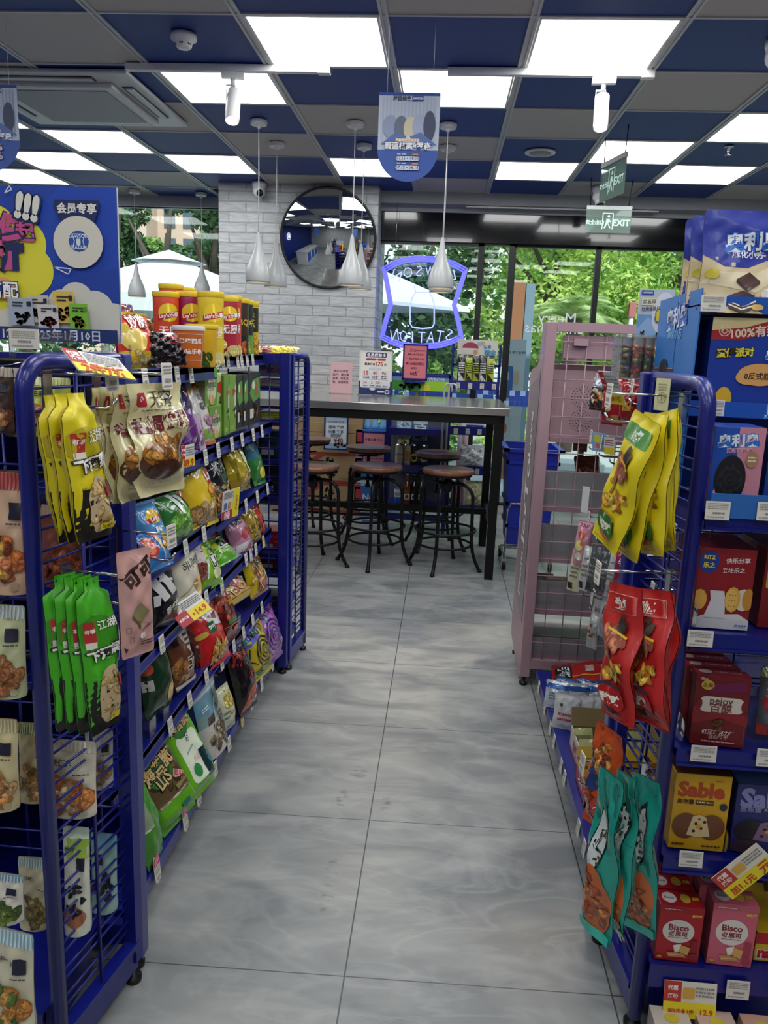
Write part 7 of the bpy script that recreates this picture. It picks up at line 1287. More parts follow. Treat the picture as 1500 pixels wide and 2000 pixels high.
# third: pink and blue sandwich biscuit box
OPK = [('r', .48, 0, 1, 1, '#cf8a9c')]+oreo(.48, .84, .82)+[('tw', '清新草莓味', .52, .72, .5, '#c2567a', '#e8d4dc', .05, False, .0), ('e', .33, .15, .26, .16, '#e0a0ac'), ('e', .40, .36, .31, .3, '#17161c'), ('o', .40, .36, .25, .9, '#2c2a34'), ('o', .40, .36, .12, .8, '#2c2a34'), ('tw', 'OREO', .40, .36, .16, '#2f2d38')]+[('e', .40+.19*math.cos(t), .36+.17*math.sin(t), .03, .024, '#2c2a34') for t in [k*.7 for k in range(9)]]+[('e', .78, .62, .12, .1, '#a8845c'), ('tx', .7, .58, .86, .66, 2, '#e8d8c0'), ('e', .72, .08, .1, .06, '#c83a44'), ('e', .88, .12, .07, .1, '#d88a94')]
ebox('blue and pink strawberry sandwich biscuit box on the right end rack', (1376,1012), (1474,1012), (1380,853), .095, '#1c50b4', OPK, y=1.45, top='#1a3f9e', side='#7a3f5a', yaw=-3, zs=1.128)
ebox('blue sandwich biscuit box at the right edge beside the pink one', (1484,1014), (1600,1020), (1484,870), .08, '#16449e', oreo(.4, .8, .8)+[('e', .4, .35, .3, .26, '#17161c')], y=1.47, zs=1.128)
m = MB(); m.box((.49, 1.408, 1.118), (1.12, 1.412, 1.162), '#2a6ab8'); layart(m, [('tw', '奥利奥', .30, .5, .14, '#d8e6f4', '#3f8ad8', .06, False, .03), ('tw', '奥利奥', .7, .5, .14, '#d8e6f4', '#3f8ad8', .06, False, .03)], .63, .044, lambda x, y, z: (.805+x, 1.408-z, 1.118+y), None); o = m.build('shelf_strip', CARD); tag(o, 'blue printed strip along the shelf edge below the pink and blue biscuit box', 'shelf strip')
# fourth: red cracker box
ebox('red cracker box with two round crackers and a milk jug', (1350,1222), (1460,1224), (1360,1066), .13, '#8f1a22', [('r', 0, 0, 1, .12, '#cfd0d4'), ('p', [(0, .12), (1, .12), (.8, .2), (.2, .17)], '#d8d8da'), ('e', .18, .83, .18, .14, '#1b3f98'), ('tw', 'RITZ', .18, .885, .2, '#e8d83a', None, 0, False, .03), ('tw', '乐之', .18, .79, .22, '#e8d83a', None, 0, False, .03), ('tw', '快乐分享', .68, .86, .42, '#e8e0e0', None, .05), ('tw', '来块乐之', .62, .74, .4, '#e8e0e0', None, .05),
    ('e', .08, .36, .13, .13, '#dca84a'), ('p', [(.25, .48), (.5, .48), (.54, .36), (.56, .14), (.18, .14), (.28, .36)], '#d4d4d8'), ('e', .85, .38, .15, .14, '#d8d0c4'), ('e', .93, .39, .1, .14, '#c88a3a'), ('e', .66, .38, .14, .16, '#dca84a'), ('e', .64, .38, .11, .13, '#e8bc60')]+[('e', .6+.05*(k % 3), .3+.07*(k//3), .01, .009, '#b07a2c') for k in range(9)]+[('tx', .75, .04, .95, .08, 1, '#3a6ab8')], y=1.45, top='#6a1218', side='#6a1218', yaw=-2, zs=.895)
ebox('dark red cracker box at the right edge beside the round cracker box', (1478,1225), (1590,1230), (1482,1070), .13, '#7a161c', [('rr', .05, .5, .5, .8, .05, '#c8a83a')], y=1.47, top='#5a1014', zs=.895)
# fifth: row of dark red chocolate stick boxes
PJ = [('p', [(0, .55), (.4, .62), (1, .45), (1, .3), (.5, .4), (0, .3)], '#8a2024'), ('p', [(.1, .85), (.9, .95), (.95, .8), (.3, .74)], '#6a1a44'), ('rr', .1, .48, .92, .70, .12, '#d4ccc0'), ('e', .1, .59, .06, .08, '#7a1a1e'), ('e', .92, .59, .06, .08, '#7a1a1e'), ('tw', 'pejoy', .5, .63, .42, '#6a3a3a'), ('tw', '百醇', .5, .54, .4, '#7a3f3c'), ('e', .22, .86, .12, .07, '#c8a83a'), ('t', '全美', .22, .86, .1, '#5a3a10'), ('tw', '红酒巧克力味', .5, .2, .6, '#e8d8d0'), ('tw', '注心饼干', .5, .14, .35, '#c8a8a0'), ('cl', .48, .31, .1, .05, 4, .09, ['#6a4020', '#8a5a2c']), ('tx', .2, .05, .8, .09, 1, '#c8a0a0'), ('tw', 'Glico', .14, .95, .14, '#e8d0d0')]
for k in range(5):
    w, h, loc, rot = fit((1346,1452), (1450,1462), (1352,1318), 0, 0, y=1.44)
    o = boxmesh(w, h, .036, PJ, '#6f1519', top='#a82426', side='#4a0f12', topart=[('e', .2, .5, .12, .3, '#dcd4c8'), ('tw', '开启醇心乐享', .62, .5, .5, '#e8d0c8')]).build('biscuit_box', CARD); o.location = (loc.x-.003*k-.004*(k > 0), 1.452+.0385*k, .6585); o.rotation_euler = (-.05 if k == 0 else -.05, 0, math.radians(-4)); tag(o, 'dark red chocolate stick box with a cream name plate, '+('front one of the row', 'second of the row', 'third of the row', 'fourth of the row', 'rearmost of the row')[k], 'biscuit box')
prod('snack_bag', 'grey and red tomato snack pack at the right edge beside the dark red boxes', LS, 'flat', (1474,1432), (1580,1440), (1480,1300), dict(y=1.47), -4, 6, .04, '#5a5c62', [('e', .25, .5, .2, .16, '#a82a34'), ('tw', '方油', .3, .75, .4, '#d8d8d8'), ('r', 0, 0, 1, .16, '#b83a2c'), ('r', 0, .86, 1, 1, '#8a9a3a')])
# sixth: soft cookie boxes
def sable(c, tc, pc):
    return [('tw', 'Sable', .48, .80, .84, tc, None, 0, False, .05), ('ln', [(.72, .93), (.84, .93)], .02, tc), ('tw', '思布蕾', .22, .64, .3, '#4a2a1a' if pc else '#8a8ab0', None, 0, False, .03), ('rr', .4, .61, .72, .67, .01, '#5a3a1a' if pc else '#5a5a80'), ('tx', .42, .625, .7, .66, 1, '#e8d8a8'), ('e', .9, .6, .07, .05, '#2a3440'), ('e', .27, .32, .24, .17, '#7a4a2c' if pc else '#2a2428'), ('e', .73, .32, .24, .17, '#7a4a2c' if pc else '#2a2428'), ('p', [(.38, .45), (.5, .48), (.62, .45), (.72, .2), (.5, .18), (.3, .2)], '#e4cc9a' if pc else '#8a6a8a'), ('e', .45, .36, .03, .02, '#3a2016'), ('e', .55, .3, .03, .02, '#3a2016'), ('e', .5, .42, .02, .015, '#3a2016'), ('e', .42, .26, .03, .02, '#3a2016'), ('e', .6, .39, .03, .02, '#3a2016'), ('e', .5, .33, .05, .03, '#e8a42c'), ('tx', .06, .05, .3, .1, 1, '#5a3a1a'), ('tx', .6, .05, .92, .09, 1, '#5a3a1a')]
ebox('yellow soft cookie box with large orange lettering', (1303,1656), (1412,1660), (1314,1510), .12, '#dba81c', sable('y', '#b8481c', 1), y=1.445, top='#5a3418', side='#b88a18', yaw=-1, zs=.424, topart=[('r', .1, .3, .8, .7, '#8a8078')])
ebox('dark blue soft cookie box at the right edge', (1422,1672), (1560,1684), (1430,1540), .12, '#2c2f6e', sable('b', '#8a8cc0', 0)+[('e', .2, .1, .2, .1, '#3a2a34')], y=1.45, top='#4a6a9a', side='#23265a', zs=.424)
# seventh: red and pink baby biscuit boxes, in rows
def bisco(c, c2, nm):
    return [('r', 0, .9, 1, 1, shade(c, .92)), ('e', .47, .55, .36, .21, '#e4dcd4'), ('tw', 'Bisco', .47, .62, .46, '#8a1a2a', None, 0, False, .035), ('tw', '必思可', .47, .51, .44, '#8a1a2a', None, 0, False, .03), ('tx', .25, .43, .7, .45, 1, '#8a3a44'), ('tw', '益生菌', .84, .86, .22, '#e8c83a', None, 0, False, .04), ('tx', .1, .93, .5, .96, 1, '#e8c8c8'), ('p', [(.38, .30), (.56, .34), (.62, .22), (.44, .17)], '#e8dcc4'), ('e', .48, .27, .07, .05, '#f0ece4'), ('p', [(.56, .32), (.78, .28), (.72, .14), (.52, .2)], '#d8a860'), ('p', [(.25, .17), (.6, .18), (.72, .10), (.3, .09)], '#c88a4a'), ('ln', [(.3, .13), (.66, .14)], .012, '#f0e0c4'), ('rr', .78, .2, .93, .42, .01, c2), ('e', .1, .08, .06, .03, '#b89a3a'), ('e', .86, .12, .1, .07, c2)]
for col, c2, BL, BR, TL, nm, n_, zz in (('#b01c26', '#8a1420', (1272,1905), (1356,1912), (1280,1800), 'red', 4, .174), ('#cf6478', '#a83a50', (1372,1918), (1458,1922), (1374,1800), 'pink', 4, .174)):
    w, h, loc, rot = fit(BL, BR, TL, 0, 0, y=1.435)
    for k in range(n_):
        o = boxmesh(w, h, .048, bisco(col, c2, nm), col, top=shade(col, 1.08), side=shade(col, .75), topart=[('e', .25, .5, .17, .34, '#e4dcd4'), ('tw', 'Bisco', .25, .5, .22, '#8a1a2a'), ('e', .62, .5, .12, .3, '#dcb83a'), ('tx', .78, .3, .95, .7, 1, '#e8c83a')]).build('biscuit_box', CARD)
        o.location = (loc.x-(.004*k if nm == 'red' else .012*k), 1.452+.053*k+.006*(k == 0)*0, zz); o.rotation_euler = (0, 0, math.radians(-2+(k % 2))); tag(o, nm+' biscuit box with a round white name spot, '+('front one', 'second of its row', 'third of its row', 'rearmost of its row')[k], 'biscuit box')
ebox('yellow and red wafer box at the right edge beside the pink biscuit boxes', (1466,1905), (1580,1912), (1478,1850), .16, '#d8b81e', [('tw', 'nabati', .4, .3, .7, '#c8202c', '#f0e8e0', 0, False, .05), ('r', 0, .6, 1, 1, '#b81c24')], y=1.45, top='#c8a41c', side='#a81c24', zs=.174)
p = aty(1490, 1740, 1.6); o = boxmesh(.09, .14, .03, [('tw', 'nabati', .5, .5, .8, '#e8e0dc', None, PI/2)], '#3a3414').build('biscuit_box', CARD); o.location = (p.x+.03, 1.56, .26); o.rotation_euler = (0, 0, -.3); tag(o, 'dark upright wafer box behind the yellow one at the right edge', 'biscuit box')
for k, (px, c, lab) in enumerate(((1300, '#cfc4b8', 'left'), (1385, '#d0b0a4', 'middle'), (1470, '#cfa08c', 'right'))):
    p = atz(px, 1960, .10); o = boxmesh(.075, .05, .10, [('tx', .1, .3, .9, .7, 2, '#a83a3a')], c, topart=[('tw', '番茄味', .5, .35, .5, '#a8343a'), ('e', .5, .7, .2, .12, '#c8b83a')]).build('biscuit_box', CARD); o.location = (p.x+.01, 1.36, .03); o.rotation_euler = (0, 0, 0); tag(o, 'pale biscuit box lying under the low promotion card, '+lab+' one', 'biscuit box')
# shelf edge cards
CD = [('tx', .08, .55, .92, .92, 4, '#8f8d88'), ('bc', .3, .3, .8, .42, '#555'), ('tx', .08, .08, .8, .2, 1, '#999')]
for k, (BL, BR, TL, lab) in enumerate((((1368,608), (1416,612), (1372,576), 'below the wafer pouches'), ((1392,812), (1413,815), (1392,780), 'on the lower cardboard lip'), ((1376,1014), (1424,1016), (1378,978), 'below the pink and blue biscuit box'), ((1477,1016), (1530,1018), (1477,980), 'below the blue sandwich biscuit box, right edge,'), ((1341,1262), (1391,1268), (1342,1230), 'below the round cracker box'), ((1348,1486), (1398,1490), (1350,1455), 'below the dark red stick boxes'), ((1476,1496), (1530,1500), (1478,1462), 'below the tomato snack'), ((1325,1692), (1371,1697), (1326,1661), 'below the yellow cookie box'), ((1417,1950), (1462,1952), (1419,1914), 'below the pink biscuit box'))):
    card('price_card', 'white price card '+lab+' on the right end rack', BL, BR, TL, dict(y=1.402 if k > 1 else 1.554), 0, 4, CD, '#dedad2')
PR = lambda a, b: [('r', 0, .44, .33, 1, '#c03a2c'), ('r', 0, 0, 1, .44, '#ecd92c'), ('tw', '优惠', .165, .82, .2, '#f4e8e0', None, 0, False, .03), ('tw', '活动', .165, .6, .2, '#f4e8e0', None, 0, False, .03), ('rr', .36, .55, .58, .85, .02, '#d8a84a'), ('tx', .6, .6, .95, .9, 3, '#8a8c90'), ('tw', a, .33, .2, .5, '#c8401c', None, 0, False, .03), ('tw', b, .82, .22, .24, '#c8401c', None, 0, False, .02)]
card('promotion_card', 'large red, white and yellow promotion card low on the right end rack', (1294,1985), (1396,2002), (1280,1912), dict(y=1.395), 0, 10, PR('加3元多1件', '12.9'), '#e4dccc', t=.0015)
w, h, loc, rot = fit((1440,1730), (1560,1735), (1440,1660), 0, 5, y=1.39); o = signmesh(.115, .062, PR('加1.1元', '元'), .0015, '#e4dccc').build('promotion_card', PAPER); o.location = aty(1475, 1722, 1.39); o.rotation_euler = (0, -.85, 0); tag(o, 'tilted red and yellow promotion card at the right edge below the cookie boxes', 'price tag')
for k, (px, zz, lab) in enumerate(((1352, .895, 'beside the round cracker box'), (1350, .6585, 'before the dark red stick boxes'), (1452, .6585, 'right of the dark red stick boxes'), (1412, .424, 'between the two cookie boxes'), (1455, .174, 'right of the pink biscuit boxes'))):
    q = atz(px, 1000, zz) if False else aty(px, aty(1400, 1000, 1.41) and 1000, 1.412); q = Vector((q.x, 1.412, zz)); dv = [v for v in [0]]
    rr_ = ray(px, 1000); P = rrect(0, 0, .09, .05, .018, 4); n = len(P); m = MB(); m.add([(-.001, a, b) for a, b in P]+[(.001, a, b) for a, b in P], [tuple(range(n)), tuple(range(2*n-1, n-1, -1))]+[(i, n+i, n+(i+1) % n, (i+1) % n) for i in range(n)]); o = m.build('shelf_divider', ACR); sx_ = {.895: .505, .6585: .508, .424: .62, .174: .70}[zz] if k != 2 else .62; o.location = (sx_-.006, 1.43, zz+.001); tag(o, 'clear plastic divider on the right end rack, '+lab, 'divider')
# ---- pouches on the near right panel
def jin(c, gr, band):
    return [('r', 0, 0, 1, 1, c)][1:]+[('rr', .1, .80, .92, .925, .02, gr), ('tw', '劲卤', .5, .865, .36, '#dfe8d8', None, 0, False, .04), ('tx', .35, .815, .65, .83, 1, '#cfe0c8'), ('cl', .5, .40, .36, .10, 16, .12, ['#d88a1e', '#e8a83a', '#b8601c', '#e8c04a'], .45), ('cl', .55, .60, .26, .09, 9, .15, ['#b8604a', '#c87a5a', '#8a3f2c'], .6), ('cl', .6, .72, .2, .04, 6, .12, ['#3a2e2c', '#4a3c34'], .5), ('ln', [(.4, .68), (.85, .63)], .04, '#d8b02c'),
            ('e', .5, .165, .36, .095, band), ('ln', [(.2, .235), (.35, .262), (.65, .262), (.8, .235)], .03, '#c87a3a'), ('tw', '柠檬味' if gr != '#a81c1c' else '香辣味', .5, .165, .5, '#f0ead8', None, 0, False, .05), ('e', .5, .085, .22, .022, '#b8603a' if gr != '#a81c1c' else '#23181a'), ('tx', .15, .025, .85, .045, 2, shade(c, .6))]
YJ = '#dcc916'
for k, (BL, BR, TL, xx, lab) in enumerate((((1158,1040), (1206,1076), (1240,798), .29, 'front one'), ((1204,1075), (1250,1092), (1258,804), .335, 'second'), ((1250,1080), (1296,1094), (1276,810), .37, 'third'), ((1280,1078), (1314,1092), (1290,814), .40, 'rearmost'))):
    prod('snack_pouch', 'yellow braised snack pouch on the upper hook of the near right panel, '+lab, 'snack pouch', 'flat', BL, BR, TL, dict(x=xx), (-76, -80, -82, -83)[k], (8, 6, 4, 3)[k], .03, YJ, jin(YJ, '#3f7f2e', '#2f6e26'), m=MATT, crumple=.003, wave=.005, back='#b8a810', roll=1)
RJ = '#b01f1d'
for k, (BL, BR, TL, xx, lab) in enumerate((((1172,1390), (1236,1426), (1190,1135), .30, 'front one'), ((1234,1400), (1302,1425), (1246,1148), .345, 'second'), ((1250,1405), (1312,1420), (1262,1152), .39, 'rearmost'))):
    prod('snack_pouch', 'red braised snack pouch on the middle hook of the near right panel, '+lab, 'snack pouch', 'flat', BL, BR, TL, dict(x=xx), (-72, -77, -80)[k], (4, 4, 3)[k], .03, RJ, [('ln', [(.08, .93), (.92, .93), (.92, .8), (.08, .8), (.08, .93)], .008, '#e0b8a8')]+jin(RJ, '#a81c1c', '#a8181c')+[('ln', [(.18, .24), (.35, .27), (.65, .27), (.82, .24)], .05, '#2a2a4a')], m=MATT, crumple=.003, wave=.008, back='#8a1816', roll=1)
prod('snack_pouch', 'orange dried snack pouch behind the teal ones on the near right panel', 'snack pouch', 'flat', (1140,1595), (1190,1612), (1168,1405), dict(x=.32), -66, 3, .03, '#b84a1e', [('e', .4, .5, .26, .12, '#2a3a6a'), ('cl', .5, .75, .4, .16, 18, .13, ['#c8762c', '#8a3a1c', '#d89a4a', '#4a2a3a']), ('cl', .5, .22, .4, .16, 18, .14, ['#b8582a', '#7a2c1c', '#c8743a']), ('e', .8, .3, .16, .09, '#b83a34'), ('t', '力', .8, .3, .2, '#e8e0d8')], m=FILM, crumple=.005, wave=.008)
TL_ = '#1f8f80'
TJ = [('p', [(.18, .56), (.32, .78), (.62, .86), (.8, .72), (.72, .5), (.5, .38), (.26, .42)], '#1a2422'), ('p', [(.22, .57), (.35, .76), (.61, .83), (.76, .71), (.68, .52), (.5, .41), (.3, .44)], '#c8cecb'), ('t', '大鸭爪', .48, .62, .21, '#1c2422', None, -.35, True, .02), ('tx', .55, .45, .66, .56, 3, '#4a5452'), ('ln', [(.05, .9), (.25, .88)], .012, '#14564c'), ('ln', [(.04, .8), (.14, .79)], .012, '#14564c'), ('ln', [(.8, .9), (.95, .93)], .012, '#14564c'), ('ln', [(.85, .6), (.97, .58)], .012, '#14564c'), ('e', .5, .23, .47, .22, '#b8602c'), ('cl', .48, .24, .40, .18, 18, .22, ['#d07a3a', '#c8643a', '#e0a060', '#b04a24'], .5), ('e', .4, .32, .1, .04, '#b8242c'), ('e', .68, .16, .06, .025, '#6a7a2c'), ('r', 0, 0, 1, .05, '#3aa898')]
for k, (BL, BR, TL, xx, lab) in enumerate((((1140,1796), (1190,1832), (1170,1492), .30, 'front one'), ((1192,1805), (1228,1840), (1206,1500), .345, 'middle one'), ((1222,1800), (1276,1835), (1236,1505), .385, 'rear one'))):
    prod('snack_pouch', 'teal duck snack pouch on the lowest hook of the near right panel, '+lab, 'snack pouch', 'vac', BL, BR, TL, dict(x=xx), (-68, -70, -56)[k], (2, 2, 2)[k], .03, TL_, TJ, m=FILM, crumple=.004, wave=.009, back='#177064', roll=1)
o = card('hang_tag', 'pale yellow paper tag with a round mark tied to the right end frame', (1276,800), (1303,805), (1283,738), dict(x=.415), -60, 0, [('o', .5, .4, .3, .85, '#a8a888'), ('tx', .2, .6, .8, .85, 3, '#a8a888'), ('ln', [(.5, .3), (.5, .55)], .03, '#8a8a70')], '#d8d4a4')
# ---- right shelving: goods on pegs and the low shelf
prod('snack_bag', 'dark chocolate snack pack hanging beside the red bag over the right shelving', LS, 'flat', (1150,800), (1182,806), (1168,738), dict(x=.50), -50, 8, .04, '#2c2a30', [('r', 0, .7, 1, 1, '#7a7c84'), ('e', .5, .85, .2, .1, '#c8ccd4'), ('cl', .5, .35, .36, .25, 9, .2, ['#c89a64', '#6a2c24', '#e0c8a4'])])
prod('snack_bag', 'red gift-like snack bag with gold print hanging over the right shelving', LS, 'flat', (1174,828), (1216,832), (1180,736), dict(x=.49), -42, 2, .05, '#a8141c', [('rr', .35, .8, .65, .9, .01, '#c8a83a'), ('t', '熟香', .55, .6, .26, '#c89a3a', None, 0, True), ('cl', .4, .3, .24, .08, 7, .14, ['#2a1614', '#c8503a', '#dcc8a8']), ('rr', .55, .1, .9, .22, .01, '#b08a3a')])
prod('snack_bag', 'second red snack bag behind the first over the right shelving', LS, 'flat', (1206,826), (1248,826), (1214,742), dict(x=.52), -35, 2, .05, '#8a1018', [('rr', .3, .3, .7, .5, .01, '#b08a3a')])
card('promotion_card', 'slanting white, red and yellow promotion card before the red bags on the right', (1188,788), (1222,790), (1226,728), dict(x=.44), -55, -30, PROMO('2件7折'), '#dddbd6', t=.0015)
card('promotion_card', 'small blue promotion card with cartoonish print on a middle peg', (1157,880), (1184,890), (1170,846), dict(x=.52), -40, -10, [('r', 0, 0, 1, 1, '#7fa8d8'), ('rr', .1, .5, .6, .9, .04, '#c8c84a'), ('tx', .2, .1, .9, .4, 3, '#f0f0f0'), ('e', .4, .3, .2, .15, '#c86a5a')], '#8fb0d8')
card('promotion_card', 'small white and yellow promotion card next to the blue one on a middle peg', (1180,886), (1200,890), (1190,855), dict(x=.515), -40, -10, [('r', 0, 0, 1, .4, '#e0cc2c'), ('tx', .1, .5, .9, .9, 3, '#a8545a')], '#dddbd6')
card('bent_card', 'plain white bent card on a peg below the promotion cards', (1134,1000), (1148,998), (1142,950), dict(x=.52), -40, 0, [], '#d4d6d8')
prod('snack_sachet', 'pink squid snack pouch with round pictures on a middle peg', 'snack pouch', 'flat', (1118,1100), (1146,1108), (1128,1014), dict(x=.50), -45, 6, .03, '#c88aa0', [('tw', 'SQUI', .5, .9, .6, '#6a2a4a'), ('e', .5, .7, .24, .09, '#c85a3a'), ('e', .45, .45, .26, .12, '#d8d88a'), ('e', .6, .5, .12, .06, '#d8643a'), ('e', .5, .2, .24, .09, '#dcd4c8')])
for k, (BL, BR, TL, c, lab) in enumerate((((1106,1150), (1130,1158), (1128,1072), '#d8d4b0', 'cream sachet with a green leaf'), ((1128,1150), (1146,1160), (1146,1065), '#c8cac8', 'pale grey sachet'), ((1142,1152), (1166,1160), (1158,1062), '#5a5c60', 'dark grey sachet'), ((1160,1152), (1186,1160), (1172,1070), '#54565c', 'second dark grey sachet'), ((1180,1158), (1198,1162), (1186,1070), '#c4c8ca', 'pale silver sachet'))):
    prod('snack_sachet', lab+' hanging on the pegs of the right shelving', 'snack pouch', 'flat', BL, BR, TL, dict(x=.49+.01*k), -48, 8, .02, c, [('rr', .1, .05, .5, .2, .02, '#3a2c24' if k == 0 else '#3a3c40'), ('tx', .2, .3, .8, .6, 3, '#8a8a84'), ('cl', .6, .75, .2, .1, 4, .12, ['#6a8a3a', '#d8903a']) if k == 0 else ('r', .3, .7, .7, .74, '#8a8c90')], m=FOIL)
prod('snack_sachet', 'silver-grey drumstick snack pack hanging lower on the right shelving', 'snack pouch', 'vac', (1144,1262), (1164,1270), (1160,1168), dict(x=.50), -48, 8, .03, '#a8aaac', [('tw', '手撕', .5, .8, .6, '#23262a'), ('cl', .5, .35, .26, .14, 6, .16, ['#a8602c', '#c8803a', '#a83a24'])], m=FOIL)
prod('snack_sachet', 'silver-grey snack pack with dark lettering behind the drumstick pack', 'snack pouch', 'vac', (1166,1240), (1190,1246), (1178,1140), dict(x=.51), -48, 6, .03, '#9c9ea2', [('t', '手撕肉', .5, .6, .4, '#23262a', None, 0, True), ('e', .5, .88, .2, .06, '#a83a3a')], m=FOIL)
prod('snack_sachet', 'magenta and navy snack packs just behind the hanging yellow pouches', 'snack pouch', 'flat', (1196,1140), (1232,1146), (1200,1062), dict(x=.47), -48, 6, .03, '#8a1a4a', [('p', [(.5, 1), (1, 1), (1, .4)], '#2a2a5a'), ('tw', '牛奶', .6, .6, .5, '#e8d8e0')], m=FILM)
prod('snack_bag', 'green and yellow printed snack pack on a peg of the right shelving', LS, 'flat', (1118,880), (1146,884), (1124,850), dict(x=.58), -30, 0, .02, '#8a5a3a', [('cl', .5, .5, .4, .4, 9, .15, ['#c8843a', '#e0a85a', '#8a4a2a'])])
# clear jars on top
for k, (px0, px1, c, lab) in enumerate(((1212, 1233, ['#4a4a2a', '#8a7a4a', '#3a2a1a'], 'leftmost, dark contents'), (1233, 1256, ['#b8302a', '#c86a3a', '#d8a84a'], 'second from the left, red contents'), (1257, 1275, ['#4a7a2a', '#c83a4a', '#d8b04a'], 'third from the left, mixed contents'), (1275, 1296, ['#d0782a', '#e09a3a', '#c8621c'], 'rightmost, orange contents'))):
    p0 = aty(px0, 715, 1.86); p1 = aty(px1, 715, 1.86); w_ = p1.x-p0.x; r = empty('clear_jar', ((p0.x+p1.x)/2, 1.92, 1.346), 'clear snack box on top of the right shelving, '+lab, 'box')
    m = MB(); a = w_/2-.001; hh = .095; m.box((-a, -.05, 0), (a, -.048, hh)); m.box((-a, .048, 0), (a, .05, hh)); m.box((-a, -.05, 0), (-a+.002, .05, hh)); m.box((a-.002, -.05, 0), (a, .05, hh)); pt(m, 'clear_wall', ACR, r); pt(MB().box((-a-.001, -.052, hh), (a+.001, .052, hh+.006)), 'lid', ACR, r)
    m = MB(); rg = random.Random(k)
    for i in range(60): m.ell((rg.uniform(-a+.006, a-.006), rg.uniform(-.042, .042), rg.uniform(.006, hh*.8)), rg.uniform(.004, .008), rg.uniform(.005, .01), .005, shade(rg.choice(c), 1.5), 7, 5)
    pt(m, 'snack_contents', CARD, r); o = r.children[-1]; o['kind'] = 'stuff'
# 8-off poster
w, h, loc, rot = fit((1256,660), (1312,668), (1256,560), 0, 0, y=2.02)
E8 = [('r', 0, .0, 1, .5, '#6f9ac8'), ('p', [(0, .2), (.3, .45), (.6, .3), (1, .5), (1, 0), (0, 0)], '#8fb4dc'), ('e', .74, .52, .34, .42, '#d8dce4'), ('rr', .05, .88, .4, .97, .02, '#2a4a9a'), ('t', 'LAWSON', .22, .925, .07, '#fff'), ('rr', .08, .68, .5, .82, .01, '#dcd8b8'), ('tw', '周五日', .29, .75, .36, '#3a3a3a', None, .08, False, .02), ('tw', '咖啡会员日', .35, .62, .5, '#23356a', '#dcd8c8', .08, False, .02), ('tw', '8', .64, .48, .26, '#dcc82c', '#2a4a8a', 0, False, .08), ('tw', '折', .86, .5, .14, '#2a4a8a'), ('cl', .4, .1, .4, .08, 14, .04, ['#a8303a', '#23262a', '#d8d8d8'], .8)]
o = signmesh(w*1.2, h, E8, .003, '#b8c4d0').build('promotion_board', PAPER); o.location = (loc.x-.012, 2.02, 1.44); tag(o, 'pale blue promotion board with a big yellow 8 above the clear snack boxes', 'sign')
pt(MB().box((-.01, .002, -.095), (.01, .006, .04)), 'stand_leg', ACR, o)
# low shelf goods
zb2 = .118
o = bagmesh(.20, .27, .03, [('r', 0, 0, 1, .12, '#8a1416'), ('ln', [(.72, .1), (.72, .9)], .03, '#d8c03a'), ('rr', .2, .05, .8, .3, .02, '#1c1c1e'), ('tw', '手撕', .5, .18, .5, '#e8e8e8'), ('rr', .3, .5, .6, .62, .01, '#c8a8a8'), ('t', '肉脯', .5, .8, .2, '#e8d8c8')], '#a81a1a', 'flat', seed=3, crumple=.004).build('snack_bag', FILM); p = atz(1072, 1300, .16); o.location = (.50, 2.98, .125); o.rotation_euler = (-1.35, .05, -PI/2-.1); tag(o, 'large red snack pack lying flat at the far end of the low right shelf', LS)
rg = random.Random(8)
for k in range(7):
    p = atz(1080+k*15, 1372-k*2, .125); c = ('#c8d0d8', '#2f62b0', '#d4d8dc', '#2a4a90', '#ccd2d8', '#2f62b0', '#c8ccd0')[k]
    o = bagmesh(.09, .10, .025, [('r', 0, .72, 1, .9, '#2c5fb0' if c[1] in 'cd' else '#d0d6dc'), ('tx', .2, .3, .8, .6, 3, '#6a7a9a')], c, 'pillow', seed=k+80).build('snack_sachet', FOIL); o.location = (.475+.036*k, 2.70+.035*(k % 2), .119); o.rotation_euler = (-.25+.08*(k % 3), .12*(k % 2), -.35+.12*(k % 3)); tag(o, 'blue and white snack packet standing on the low right shelf, '+('nearest the aisle', 'second from the aisle', 'third from the aisle', 'fourth from the aisle', 'fifth from the aisle', 'sixth from the aisle', 'farthest from the aisle')[k], 'snack pouch')
for k in range(4):
    o = bagmesh(.09, .12, .02, [('tx', .2, .2, .8, .5, 2, '#a84a4a'), ('e', .3, .7, .06, .05, '#2a2a2a')], '#c8cacc', 'pillow', seed=k+90).build('snack_sachet', MATT); o.location = (.485+.05*k, 2.54, .119); o.rotation_euler = (-.2, 0, -.3+.1*k); tag(o, 'white snack packet in front of the blue and white ones, '+('nearest the aisle', 'second', 'third', 'farthest from the aisle')[k], 'snack pouch')
